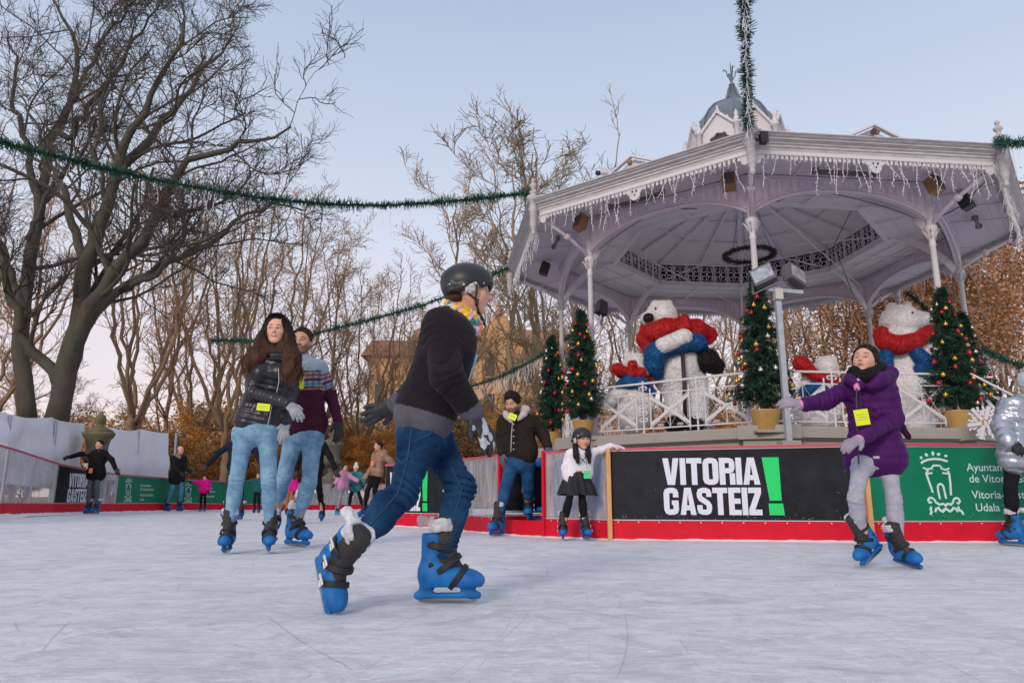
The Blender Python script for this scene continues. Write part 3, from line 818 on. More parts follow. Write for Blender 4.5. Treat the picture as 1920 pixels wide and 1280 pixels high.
def stroke(g, pts, w_, o, ux, uy, closed=False, th=.003):
    """mitred flat stroke"""
    P = np.array(pts, float); n = len(P)
    T = np.empty_like(P)
    if closed: T = np.roll(P,-1,0)-np.roll(P,1,0)
    else: T[1:-1] = P[2:]-P[:-2]; T[0] = P[1]-P[0]; T[-1] = P[-1]-P[-2]
    T /= np.linalg.norm(T, axis=1, keepdims=True); Nn = np.c_[-T[:,1], T[:,0]]
    e = P-np.roll(P,1,0); e /= np.maximum(np.linalg.norm(e, axis=1, keepdims=True), 1e-9)
    cs = np.abs((e*T).sum(1)); 
    if not closed: cs[0] = 1
    k = w_/2/np.maximum(cs, .6)
    L_, R_ = P+Nn*k[:,None], P-Nn*k[:,None]
    nn = np.cross(ux, uy); V = np.r_[L_, R_]; V3 = np.asarray(o)+V[:,:1]*ux+V[:,1:]*uy+nn*th
    i = np.arange(n if closed else n-1); j = (i+1) % n
    g.add(V3, [np.stack([i, i+n, j+n, j], -1)])
GL = {
 'V': (.58, 'p', [(0,1),(.21,1),(.29,.32),(.37,1),(.58,1),(.42,0),(.16,0)]),
 'I': (.2, 'p', [(0,1),(.2,1),(.2,0),(0,0)]),
 'T': (.54, 'p', [(0,1),(.54,1),(.54,.8),(.37,.8),(.37,0),(.17,0),(.17,.8),(0,.8)]),
 'E': (.44, 'p', [(0,1),(.44,1),(.44,.81),(.2,.81),(.2,.6),(.42,.6),(.42,.41),(.2,.41),(.2,.19),(.44,.19),(.44,0),(0,0)]),
 'Z': (.46, 'p', [(0,1),(.46,1),(.46,.8),(.22,.2),(.46,.2),(.46,0),(0,0),(0,.2),(.24,.8),(0,.8)]),
}
def glyph(g, ch, o, ux, uy, h):
    q = lambda P: [(a*h, b*h) for a, b in P]
    nn = np.cross(ux, uy)*.003
    def poly(P): 
        P = q(P)[::-1]; g.add([np.asarray(o)+a*ux+b*uy+nn for a, b in P], [np.arange(len(P))])
    if ch in GL: poly(GL[ch][2]); return GL[ch][0]*h
    if ch == 'A':
        Lp = [(0,0),(.17,1),(.29,1),(.29,.74),(.245,.35),(.29,.35),(.29,.17),(.22,.17),(.20,0)]
        poly(Lp); poly([(.58-a, b) for a, b in Lp][::-1]); return .58*h
    if ch == 'O':
        stroke(g, q([(.1,.2),(.1,.8),(.13,.87),(.2,.9),(.34,.9),(.41,.87),(.44,.8),(.44,.2),(.41,.13),(.34,.1),(.2,.1),(.13,.13)]), .2*h, o, ux, uy, True); return .54*h
    if ch == 'G':
        stroke(g, q([(.44,.64),(.44,.8),(.41,.87),(.34,.9),(.2,.9),(.13,.87),(.1,.8),(.1,.2),(.13,.13),(.2,.1),(.34,.1),(.41,.13),(.44,.2),(.44,.36)]), .2*h, o, ux, uy)
        poly([(.29,.53),(.54,.53),(.54,.362),(.29,.362)]); return .56*h
    if ch == 'S':
        stroke(g, q([(.44,.66),(.44,.80),(.41,.87),(.34,.9),(.2,.9),(.13,.87),(.10,.79),(.10,.68),(.14,.6),(.40,.42),(.44,.34),(.44,.21),(.41,.13),(.34,.1),(.2,.1),(.13,.13),(.10,.21),(.10,.36)]), .19*h, o, ux, uy); return .54*h
    if ch == 'R':
        poly([(0,1),(.2,1),(.2,0),(0,0)])
        stroke(g, q([(.201,.9),(.34,.9),(.41,.87),(.44,.8),(.44,.62),(.41,.55),(.34,.52),(.201,.52)]), .19*h, o, ux, uy)
        poly([(.35,.424),(.54,.424),(.54,0),(.35,0)]); return .54*h
def city_text(par, c, ux, uy, H, lw):
    """two-line wordmark with a green exclamation mark; c = lower left"""
    g = MB(); rh = H*.475
    for word, v in (('VITORIA', H-rh), ('GASTEIZ', 0.)):
        wd = {'V':.58,'I':.2,'T':.54,'O':.54,'R':.54,'A':.58,'G':.56,'S':.54,'E':.44,'Z':.46}; gap = .035
        tot = sum(wd[ch] for ch in word)+gap*6; k = lw/(tot*rh); x = 0
        for ch in word:
            glyph(g, ch, c+uy*v+ux*x, ux*k, uy, rh); x += (wd[ch]+gap)*rh*k
    g.build('lettering', m_let, par)
    g = MB(); nn = np.cross(ux, uy)*.003; e = .17*lw; x = lw*1.03
    for P in ([(0,1),(e,1),(e*1.0,.25),(e*.3,.25)], [(e*.22,.2),(e*1.06,.2),(e*1.12,0),(e*.24,0)]):
        g.add([c+ux*(x+a)+uy*b*H+nn for a, b in P][::-1], [np.arange(4)])
    g.build('exclamation_mark', m_lgrn, par)
def emblem(par, c, ux, uy, H):
    g = MB(); q = lambda P: [((x-425)/400*H, (890-y)/400*H) for x, y in P]; nn = np.cross(ux, uy)*.003
    for x, y, a, b, r in ((315,533,9,10,0),(352,515,13,10,.6),(396,506,10,15,0),(433,511,13,10,-.3),(480,521,11,9,0)):
        P = q([(x+a*math.cos(t)*math.cos(r)-b*math.sin(t)*math.sin(r), y+a*math.cos(t)*math.sin(r)+b*math.sin(t)*math.cos(r)) for t in np.linspace(0,2*PI,11)[:-1]])
        g.add([c+ux*u+uy*v+nn for u, v in P], [np.arange(10)])
    for k_, P in ((1.3,[(310,568),(330,555),(360,545),(400,540),(440,543),(488,556)]),
        (1,[(320,594),(338,606),(350,604),(378,602)]),(1,[(378,608),(380,592),(390,582),(430,582),(440,592),(442,606)]),(1,[(444,602),(470,610),(494,598)]),
        (1.2,[(352,612),(337,632),(346,672),(366,752)]),(1,[(345,634),(378,628)]),(1.3,[(482,616),(488,640),(487,700),(482,768)]),(1,[(442,628),(478,634)]),
        (1.2,[(407,792),(402,750),(401,718),(407,704),(422,697),(434,703),(440,718),(447,790)]),
        (1.2,[(352,812),(334,812),(329,798),(338,785),(356,784),(370,796),(378,812),(400,826),(425,820),(438,833),(452,820),(475,826),(490,810),(496,794),(512,784),(530,790),(535,806),(526,818),(512,815)]),
        (1.3,[(345,838),(337,855),(343,870),(332,888)]),(1.3,[(366,872),(374,852),(390,846),(402,862),(414,868),(438,850),(462,868),(476,860),(488,846),(504,852),(514,872)]),(1.3,[(522,836),(520,856),(540,868),(548,888)])):
        stroke(g, q(P), 11*k_/400*H, c, ux, uy)
    g.build('city_emblem', m_let2, par)
def text_lines(par, c, ux, uy, lines, m):
    """lines: (text, x, y, size) from c"""
    Vs = []; Fs = MB()
    nn = np.cross(ux, uy)
    for t, x, y, s in lines:
        cu = bpy.data.curves.new('t', 'FONT'); cu.body = t; cu.size = s; cu.resolution_u = 3; cu.offset = s*.006
        ob = bpy.data.objects.new('t', cu); COL.objects.link(ob)
        me = bpy.data.meshes.new_from_object(ob.evaluated_get(bpy.context.evaluated_depsgraph_get()))
        V = np.array([v.co[:] for v in me.vertices]); fs = [np.array(p.vertices) for p in me.polygons]
        Fs.add(np.asarray(c)+(V[:,:1]+x)*ux+(V[:,1:2]+y)*uy+nn*.003, fs)
        bpy.data.objects.remove(ob); bpy.data.curves.remove(cu); bpy.data.meshes.remove(me)
    Fs.build('lettering', m, par)
def scaled_text(V): pass

def barrier(a, b, za, zb, kind, label, ta=.99, tb=.99, name='rink_barrier', group='rink barrier panels', uprights=1, prints=None, rail=True):
    """a,b ground points left to right seen from the rink; za,zb base height, ta,tb top height"""
    a = A(a[0], a[1], 0); b = A(b[0], b[1], 0); u = b-a; L = np.linalg.norm(u); u /= L; n = np.cross(u, A(0,0,1.)); up = A(0,0,1.)  # n faces the rink
    root = empty(name, label, 'barrier', group, tuple((a+b)/2))
    def at(t, z): return a*(1-t)+b*t+up*((za*(1-t)+zb*t)+z)
    def top(t): return (ta*(1-t)+tb*t)-(za*(1-t)+zb*t)
    def sheet(g, t0, t1, z0, z1, o0, o1):
        """z as functions of t"""
        P = [at(t0,z0(t0)), at(t1,z0(t1)), at(t1,z1(t1)), at(t0,z1(t0))]
        V = np.array([p+n*o1 for p in P]+[p+n*o0 for p in P])
        g.add(V, [np.array([[0,1,2,3],[7,6,5,4],[0,4,5,1],[1,5,6,2],[2,6,7,3],[3,7,4,0]])])
    e = .008/L
    g = MB(); sheet(g, e, 1-e, lambda t: -.05, lambda t: .20, -.02, .012); g.build('kick_board', m_red, root)
    g = MB(); sheet(g, e, 1-e, lambda t: .203, lambda t: top(t)-.035, -.012, 0)
    g.build('board', {'black': m_blk, 'green': m_grn, 'clear': m_clear}[kind], root)
    if rail:
        g = MB(); sheet(g, 0, 1, lambda t: top(t)-.022, lambda t: top(t), -.03, .02); g.build('top_rail', m_rail, root)
    g = MB(); sheet(g, e, 1-e, lambda t: top(t)-.034, lambda t: top(t)-.024, -.014, .006); sheet(g, e, 1-e, lambda t: .203, lambda t: .212, 0.0005, .006)
    for t in [0, 1]+[q/(uprights+1) for q in range(1, uprights+1)]*(kind == 'clear'):
        w_ = .018/L; tt = min(max(t, w_*1.2), 1-w_*1.2); sheet(g, tt-w_, tt+w_, lambda t: .02, lambda t: top(t)-.035, -.05, -.021 if t in (0,1) else -.013)
    g.build('frame', m_edge, root)
    if kind != 'clear':
        for pr in prints or []:
            f = (lambda x: at(x/L, 0)+n*.0)
            if pr[0] == 'word': city_text(root, at(pr[1]/L, pr[2]), u, up, pr[3], pr[4])
            if pr[0] == 'emblem': emblem(root, at(pr[1]/L, pr[2]), u, up, pr[3])
            if pr[0] == 'text': text_lines(root, at(pr[1]/L, pr[2]), u, up, pr[3], m_let2)
    # screws
    if L < 4 and a[1] < 13:
        g = MB()
        for x in np.arange(.1, L, .22): g.lathe([(.0001,.004),(.008,.003),(.008,0)], at(x/L,.185)+n*.012, 6, axis=n)
        g.build('screw', m_edge, root)
    return root
def gp(px, Y): p = G(px, Y); return p[0], p[1]
Yn = {720:12.06, 828:11.0, 938:9.28, 1022:8.76, 1143:8.2, 1632:7.71, 2130:7.85}
P_ = {k: gp(k, v) for k, v in Yn.items()}
TXT = lambda s: [('Ayuntamiento',0,.40*s,.098*s),('de Vitoria-Gasteiz',.01,.30*s,.098*s),('Vitoria-Gasteizko',.02,.16*s,.098*s),('Udala',.04,.05*s,.098*s)]
barrier(P_[1143], P_[1632], 0, 0, 'black', 'black banner panel beside wooden post with large white city name and green exclamation mark', .985, 1.005,
        prints=[('word', .60, .265, .605, 1.02)])
barrier(P_[1632], P_[2130], 0, 0, 'green', 'large green banner panel with white tower emblem behind the girl in purple', 1.005, 1.0,
        prints=[('emblem', .82, .27, .66), ('text', 1.12, .25, TXT(1.18))])
barrier(P_[1022], P_[1143], 0, 0, 'clear', 'scuffed clear panel behind the girl in white top, a blue bin showing through', .985, .985)
barrier(P_[828], P_[938], 0, 0, 'clear', 'scuffed clear panel between the boy in helmet and the open gate', .98, .98)
barrier(P_[720], P_[828], 0, 0, 'black', 'black banner panel seen between the legs of the boy in helmet', .98, .98, prints=[('word', .12, .24, .60, .83)])
barrier(gp(742,17), P_[720], 0, 0, 'clear', 'clear panel turning away behind the knee of the boy in helmet', .97, .98)
# pale scrape marks near the foot of the banners
rr = np.random.RandomState(9)
for ka,kb,par_l in ((1143,1632,'black banner panel beside'),(1632,2130,'large green banner')):
    par_o = [o for o in bpy.data.objects if o.get('label','').startswith(par_l)][0]; a = A(*P_[ka],0); b = A(*P_[kb],0); u = nrm(b-a); n = np.cross(u,A(0,0,1.)); g = MB()
    for i in range(46):
        x = rr.uniform(.08,2.6); z = .215+abs(rr.normal())*.035 if i % 5 else rr.uniform(.3,.8); d = nrm(u*rr.normal()+A(0,0,1)*rr.normal()*.8); ln = rr.uniform(.006,.035); w_ = rr.uniform(.0008,.003); p = a+u*x+A(0,0,z)+n*.0045; q = np.cross(d,n)
        g.quad(p-q*w_,p-q*w_*.3+d*ln,p+q*w_*.5+d*ln,p+q*w_)
    g.build('scrape_mark',mat('scrape_grey',(.30,.31,.34),.8),par_o)
# open gate between 938 and 1022: threshold and an inward swung leaf
a, b = A(*P_[938],0), A(*P_[1022],0); u = nrm(b-a); n = np.cross(u, A(0,0,1.)); Lg = np.linalg.norm(b-a)
rt = empty('rink_gate', 'open rink gate behind the man in dark jacket, dark leaf swung back', 'gate', loc=tuple((a+b)/2))
g = MB(); g.box((a+b)/2+A(0,0,.06)-n*.0, (Lg/2-.01,.02,.12), np.c_[u,-n,[0,0,1]]); g.build('threshold', m_red, rt)
g = MB()
for p in (a, b): g.box(p+A(0,0,.5)+n*.004, (.018,.03,.49), np.c_[u,-n,[0,0,1]])
g.build('gate_post', m_red, rt)
g = MB(); d = nrm(-n*.9+u*.45); p0 = a-n*.06; g.bar(p0+A(0,0,.58), p0+d*.95+A(0,0,.58), .02, .62); gl = g.build('gate_leaf', m_blk, rt)
g = MB()
for z in (.27,.91): g.bar(p0+A(0,0,z), p0+d*.95+A(0,0,z), .035, .03)
for t in (0,.95): g.bar(p0+d*t+A(0,0,.26), p0+d*t+A(0,0,.92), .035, .03, up=d)
g.build('leaf_frame', m_edge, gl)
g = MB(); g.bar(p0+A(0,0,.16)-n*.005, p0+d*.95+A(0,0,.16), .03, .12); g.build('leaf_kick_board', m_red, gl)
# timber posts in front of the joints
for px, h_, lab in ((1143,.975,'pine post between clear panel and black city banner'), (1632,.985,'pine post between black city banner and green banner')):
    p = A(*P_[px],0)+n*0; p[1] -= .045; g = MB(); g.box(p+A(0,0,h_/2), (.024,.024,h_/2)); tag(g.build('timber_post', m_wood2), lab, 'post', 'pine posts at the barrier joints')
# outer ring, left to far centre  (px, Y, base z, top z)
ring = [(-170,9.3,.16,1.34),(0,12.3,.16,1.26),(98,14.9,.09,1.11),(172,16.6,.04,1.02),(215,17.6,.02,.98),(330,20.8,0,.95),(415,22.8,0,.93),(492,24.4,0,.93),(560,25.8,-.02,.93),(625,26.8,-.03,.92),(690,27.6,-.03,.92),(760,28,-.03,.92),(860,28,0,.95)]
kinds = [('clear','nearest clear panel at the left edge of the rink',[]), ('clear','scuffed clear panel left of the small black banner, below the white sheet',[]),
    ('black','small black banner panel left of the child in black coat, city name in white',[('word',.48,.22,.60,.86)]),
    ('clear','clear panel between small black banner and first green banner',[]),
    ('green','green banner panel left of the bald man, emblem and city council name',[('emblem',.50,.22,.60),('text',1.05,.22,TXT(1.))]),
    ('green','green banner panel behind the child in pink jacket',[('emblem',.45,.2,.60),('text',.95,.22,TXT(1.))]),
    ('green','plain green panel behind the woman in dark puffer jacket',[]),
    ('clear','far clear panel showing between the woman and the man in sweater',[]),('clear','far clear panel below the stone urn behind the man in sweater',[]),
    ('clear','far clear panel behind the girls in pink and teal coats',[]),('clear','far clear panel behind the woman in tan jacket',[]),('clear','farthest clear panel behind the helmeted boy',[])]
ring = [(p, y, float(IH(gp(p,y)[0], y)), t) for p, y, b_, t in ring]
for i, (k_, lab, pr) in enumerate(kinds):
    (p0, y0, a0_, t0), (p1, y1, b0_, t1) = ring[i], ring[i+1]
    barrier(gp(p0,y0), gp(p1,y1), a0_, b0_, k_, lab, t0, t1, prints=pr)
# scraped snow along the barriers
def ridge(pts, wd, ht, seed):
    g = MB(); P = np.array(pts); sg = np.linalg.norm(np.diff(P,axis=0),axis=1); cum = np.r_[0,np.cumsum(sg)]; L_ = cum[-1]; n_ = int(L_/.035); xs = np.linspace(0,L_,n_)
    C_ = np.stack([np.interp(xs,cum,P[:,i]) for i in range(4)],1); T = np.gradient(C_[:,:2],axis=0); T /= np.linalg.norm(T,axis=1,keepdims=True); Nn = np.c_[T[:,1],-T[:,0]]
    m = 9; V = []
    for j in range(m):
        t = j/(m-1); q = C_[:,:2]+Nn*((.02-.05*(j == 0))+wd*t)[...,None] if False else C_[:,:2]+Nn*(-.01+wd*t)
        P3_ = np.c_[q, np.full(n_, seed)]
        hh = C_[:,3]+ht*(1-t)**1.6*(1+.35*vnoise(P3_, 4)+.3*vnoise(P3_, 13))*1.0-.012*t-.004
        V.append(np.c_[q, hh])
    V = np.stack(V,1).reshape(-1,3); i, j = np.meshgrid(np.arange(n_-1),np.arange(m-1),indexing='ij')
    g.add(V,[np.stack([i*m+j,i*m+j+1,(i+1)*m+j+1,(i+1)*m+j],-1).reshape(-1,4)[:, ::-1]]); return g
m_snow = mat('scraped_snow', (.84,.86,.90), .8, bump=.5, bscale=90)
inner = [(*P_[k],0,0) for k in (720,828,938,1022,1143,1632,2130)]
tag(ridge(inner,.16,.022,1).build('snow', m_snow, smooth=True), kind='structure')
tag(ridge([(*gp(p,y),0,b_) for p,y,b_,t in ring],.4,.03,2).build('snow', m_snow, smooth=True), kind='structure')

# ---- blue bin and skating aid behind the near barrier
m_blue = mat('blue_plastic', (.01,.17,.55), .4, noise=.06)
c = G(1098, 8.95); S_ = SDF(); S_.bx(c+A(0,0,.42),(.30,.2,.38),r=.03); rt = empty('wheeled_bin','blue wheeled bin behind the clear panel','bin',loc=tuple(c))
sdf_obj('bin_body', S_, .02, m_blue, rt); g = MB(); g.box(c+A(0,0,.86),(.35,.25,.03)); g.box(c+A(0,-.22,.82),(.35,.02,.04)); g.build('lid', m_blue, rt)
g = MB(); 
for s_ in (-1,1): g.lathe([(.0001,-.03),(.1,-.03),(.1,.03),(.0001,.03)], c+A(s_*.27,.24,.1), 12, axis=(1,0,0))
g.build('wheel', m_dark, rt)
c = G(1006, 9.35); g = MB(); 
for dx in (-.02,.34):
    g.tube([c+A(dx,0,.16),c+A(dx-.06,.0,.22),c+A(dx-.08,.02,.75),c+A(dx-.04,.04,.86),c+A(dx+.08,.1,.90),c+A(dx+.2,.3,.9),c+A(dx+.28,.4,.8),c+A(dx+.28,.4,.2),c+A(dx+.2,.3,.14),c+A(dx,0,.16)],.038,8)
for z in (.3,.85): g.tube([c+A(.0,.05,z),c+A(.36,.05,z)],.03,8)
tag(g.build('skating_aid', m_blue, smooth=True), 'blue plastic skating aid frame standing in the gateway', 'skating aid')

# ---- white sheet fence
def sheet_fence(cols, label, seed, name='sheet_fence'):
    """cols: px, Y, top y(px), bottom z"""
    P = np.array(cols); n_ = 90; t = np.linspace(0,1,n_); f = np.linspace(0,1,len(P)); C_ = np.stack([np.interp(t,f,P[:,i]) for i in range(4)],1); m = 22; V = []
    for px, Y, ty, bz in C_:
        tp = W(px,ty,Y); tp[2] -= .07*abs(math.sin(px*.035)); bt = G(px,Y,bz)
        for j in range(m):
            s_ = j/(m-1); p = tp*(1-s_)+bt*s_; 
            fold = .13*vnoise(np.array([[px*.02+s_*2, s_*1.5+seed, 0.]]),1.3)[0]+.16*math.sin(s_*13+px*.03)*max(0,s_-.35)+.05*math.sin(px*.09+s_*2)+.02*vnoise(np.array([[px*.05, s_*7, seed]]),1.)[0]
            V.append(p+A(.3,1,0)*fold)
    i, j = np.meshgrid(np.arange(n_-1),np.arange(m-1),indexing='ij'); F_ = np.stack([i*m+j,i*m+j+1,(i+1)*m+j+1,(i+1)*m+j],-1).reshape(-1,4)
    g = MB(); V = np.array(V); g.add(V,[F_]); g.add(V+A(0,.004,0),[F_[:, ::-1]])
    rt = empty(name,label,'fence','white fabric sheets behind the rink',tuple(G(cols[0][0],cols[0][1])))
    g.build('fabric', mat('white_tarpaulin',(.80,.82,.90),.55,noise=.06,nscale=2,bump=.3,bscale=7), rt, True)
    g = MB()
    for px,Y,ty,bz in cols: 
        q = W(px,ty,Y); q[2] -= .03; g.tube([G(px,Y+.3),q+A(0,.3,0)],.03,6)
    g.build('support_pole', m_steel, rt)
sheet_fence([(-140,11.2,752,.7),(0,13.6,771,.7),(90,15.8,781,.6),(158,17.8,789,.5)],'white fabric sheet left of the stone urn',3)
sheet_fence([(180,17.9,793,.6),(250,19.5,804,.5),(322,21.6,808,.35)],'white fabric sheet right of the stone urn, above the green banner',8)

# ---- stone urns
m_urn = mat('mossy_stone',(.15,.115,.065),.9,noise=.35,nscale=5,color2=(.14,.13,.07),bump=.6,bscale=30)
def urn(px,Y,sc,label,m):
    c = G(px,Y); rt = empty('stone_urn',label,'urn','stone urns on pedestals',tuple(c))
    g = MB(); g.lathe([(r*sc*1.41,z*sc) for r,z in ((.36,0),(.36,.12),(.30,.16),(.28,.7),(.34,.74),(.34,.82),(.25,.84),(.001,.84))],c,4,a0=PI/4); g.build('pedestal',m,rt)
    g = MB(); g.lathe([(r*sc,z*sc) for r,z in ((.28,.84),(.28,.9),(.2,.96),(.1,1.04),(.08,1.1),(.13,1.14),(.09,1.18),(.2,1.26),(.26,1.36),(.24,1.45),(.235,1.6),(.27,1.78),(.34,1.86),(.36,1.92),(.34,1.96),(.28,1.97),(.001,1.97))],c,20)
    g.build('bowl',m,rt,True)
    g = MB()
    for q in range(14):
        a = q*2*PI/14; d = A(math.cos(a),math.sin(a),0)*sc; g.tube([c+d*.19+A(0,0,1.24*sc),c+d*.27+A(0,0,1.34*sc),c+d*.255+A(0,0,1.44*sc)],.03*sc,5)
    g.build('gadroon',m,rt,True)
    g = MB(); g.lathe([(r*sc,z*sc) for r,z in ((.30,1.975),(.3,2.0),(.2,2.05),(.12,2.09),(.08,2.13),(.12,2.17),(.14,2.25),(.11,2.33),(.05,2.4),(.001,2.44))],c,14); g.build('lid',m,rt,True)
urn(167,17.4,1.0,'tan stone urn between the two white sheets',m_urn)
urn(617,29.2,1.30,'grey green stone urn behind the man in patterned sweater',mat('grey_mossy_stone',(.19,.18,.15),.9,noise=.35,nscale=5,color2=(.12,.13,.09),bump=.6,bscale=30))

# ---- sandstone building far behind the trees
m_sand = mat('sun_tinted_sandstone',(.60,.36,.18),.85,noise=.2,nscale=.6,color2=(.42,.24,.11),bump=.4,bscale=4)  # orange of the low sun put into the stone colour
m_tile = mat('roof_tile',(.30,.13,.07),.8,noise=.2,nscale=2)
m_glass = mat('dark_window',(.03,.035,.05),.25)
YB = 84
rt = empty('sandstone_building','tall sandstone building coloured sunlit orange, with stepped gable behind the bare trees','building',loc=tuple(G(850,YB)))
def block(px0,px1,top_y,dep,name='wall',gable=0.):
    a = G(px0,YB); b = G(px1,YB); z = W(px0,top_y,YB)[2]; wx = b[0]-a[0]; g = MB()
    poly = [(0,0),(wx,0),(wx,z)]
    if gable: 
        st = 5
        for i in range(st): poly += [(wx-wx*.5*(i+.0)/st, z+gable*(i+1)/st),(wx-wx*.5*(i+1)/st, z+gable*(i+1)/st)]
        L_ = [(wx-x,y) for x,y in poly[3:]][::-1]; poly += L_[1:]
    poly += [(0,z)]
    g.prism(poly,a+A(0,dep,0),A(1,0,0),A(0,0,1.),-0.0+dep) ; w_ = g.build(name,m_sand,rt)
    fr = MB(); pn = MB(); nf = max(2,int(z/4.2)); nw = max(2,int(wx/3.2))
    for i in range(nf):
        for j in range(nw):
            c = a+A(wx*(j+.5)/nw,-.02,2.4+i*(z-2)/nf)
            wn = MB()
            for s_ in (-1,1): wn.box(c+A(s_*.68,-.06,0),(.12,.09,1.12))
            wn.box(c+A(0,-.1,-1.2),(.9,.16,.09)); wn.box(c+A(0,-.08,1.22),(.85,.13,.1)); ob = wn.build('window',m_sand,w_)
            pp = MB(); pp.box(c,(.56,.03,1.1)); pp.box(c+A(0,-.04,0),(.03,.012,1.1)); pp.build('pane',m_glass,ob) if False else None
            pn.box(c,(.56,.03,1.1))
    pn.build('pane',m_glass,w_)
    return a,b,z
block(682,772,668,12); block(772,898,640,14); a,b,z = block(898,975,628,9,gable=3.0); block(975,1062,645,13)
g = MB()
for px0,px1,ty,dp in ((682,772,668,12),(772,898,640,14),(975,1062,645,13)):
    a,b = W(px0,ty,YB),W(px1,ty,YB); g.prism([(-.6,0),(dp+.6,0),(dp/2,3.2)],a+A(-.3,0,.02),A(0,1,0),A(0,0,1.),b[0]-a[0]+.6)
g.build('roof',m_tile,rt)
g = MB()
for px in (898,936.5,975): q = W(px,628 if px != 936.5 else 582,YB); g.lathe([(.35,-.5),(.35,.4),(.5,.5),(.2,.8),(.001,2.2)],q,8)
g.build('pinnacle',m_sand,rt)
# ============================================================ evergreen decorations
m_pine = mat('artificial_needles', (.008,.038,.022), .6, noise=.5, nscale=9, color2=(.014,.065,.035))
m_pine2 = mat('garland_needles', (.010,.055,.035), .6, noise=.5, nscale=7, color2=(.015,.10,.06))
def needles(C_, D, ln, w_, rr):
    """many flat needles: centres C_, directions D"""
    n = len(C_); D = D/np.maximum(np.linalg.norm(D,axis=1,keepdims=True),1e-9); S_ = np.cross(D, rr.normal(size=(n,3))); S_ /= np.maximum(np.linalg.norm(S_,axis=1,keepdims=True),1e-9)
    l = (ln*rr.uniform(.6,1.2,n))[:,None]; V = np.stack([C_-S_*w_, C_+S_*w_, C_+D*l+S_*w_*.4, C_+D*l-S_*w_*.4],1).reshape(-1,3)
    return V, np.arange(n*4).reshape(n,4)
def garland(px_pts, label, rad=.075, dens=330, seed=0, group='green garlands strung over the rink', lights=None, ll=(.12,.45), ldens=7):
    """px_pts: (px,py,Y)"""
    rr = np.random.RandomState(seed); P = np.array([W(*p) for p in px_pts])
    # smooth
    t = np.linspace(0,1,len(P)); tt = np.linspace(0,1,len(P)*8); P = np.stack([np.interp(tt,t,P[:,i]) for i in range(3)],1)
    for _ in range(6): P[1:-1] = (P[:-2]+P[1:-1]*2+P[2:])/4
    sg = np.linalg.norm(np.diff(P,axis=0),axis=1); cum = np.r_[0,np.cumsum(sg)]; L_ = cum[-1]; n = int(L_*dens*1.5); x = rr.rand(n)*L_
    C_ = np.stack([np.interp(x,cum,P[:,i]) for i in range(3)],1); D = rr.normal(size=(n,3)); D /= np.linalg.norm(D,axis=1,keepdims=True)
    tn = nrm(P[-1]-P[0]); D = D-.6*(D@tn)[:,None]*tn; cl = .75+.35*vnoise(np.c_[x,x*0,x*0],9.)
    rt = empty('garland',label,'garland',group,tuple(P[len(P)//2]))
    V,F = needles(C_+D*.015,D,rad*cl*1.55,.008,rr); g = MB(); g.add(V,[F]); g.build('needles',m_pine2,rt)
    g = MB(); g.tube(P,.018,6); g.build('cable',mat('garland_core',(.01,.04,.025),.8),rt)
    for q,(a,b) in enumerate(lights or []):
        seg = [np.array([np.interp(s_*L_,cum,P[:,i]) for i in range(3)]) for s_ in np.linspace(a,b,12)]
        o = icicles('icicle_lights',seg,None,ldens,ll[0],ll[1],'x',None,seed*7+q); 
        for k_ in ('label','category'): 
            if k_ in o: del o[k_]
        o.data.transform(Matrix.Translation(-Vector(P[len(P)//2]))); o.parent = rt
    return rt
garland([(-90,242,8.6),(0,266,9.2),(100,292,9.7),(200,317,10.2),(300,339,10.6),(400,357,10.9),(480,370,11.2),(560,379,11.4),(640,384,11.6),(720,385,11.7),(800,381,11.8),(900,373,11.9),(1003,360,12.0)],
    'long green garland sagging across the sky from the left edge to the bandstand corner',.085,380,1,lights=[(.17,.19),(.29,.31),(.36,.41),(.58,.76)],ll=(.2,.6),ldens=9)
garland([(395,638,18),(470,639,17.6),(560,631,17.2),(600,623,17),(700,598,16.6),(800,570,16.2),(880,538,15.9),(965,495,15.7)],'green garland rising behind the man in sweater to the rear left eave',.09,260,2,lights=[(0,.12)],ldens=4)
garland([(870,728,20),(940,706,19),(1000,675,17.5),(1050,645,16.2),(1092,612,15.2)],'garland with dense icicle lights left of the christmas trees',.07,220,3,lights=[(.02,.98)],ll=(.2,.5),ldens=16)
garland([(1866,268,9.9),(1890,269,9.6),(1930,267,9.2),(2010,255,8.6)],'short green garland leaving the right corner finial',.08,380,4,lights=[(.05,.6)],ll=(.15,.5))
garland([(1700,548,15.6),(1722,566,15.3),(1745,588,15)],'short garland behind the nose of the right polar bear',.08,260,5)
garland([(1836,650,14.6),(1860,664,14),(1890,677,13.4),(1925,689,12.8),(1990,702,12)],'garland with icicle lights right of the right christmas trees',.07,260,6,lights=[(.0,.98)],ll=(.2,.5),ldens=14)
garland([(1403,243,9.45),(1401,180,8.9),(1399,110,8.35),(1397,40,7.85),(1395,-40,7.3),(1392,-140,6.7)],'upright looking garland wrapped in icicle lights above the front corner of the bandstand',.085,420,7,lights=[(.0,.99)],ll=(.12,.3),ldens=20)
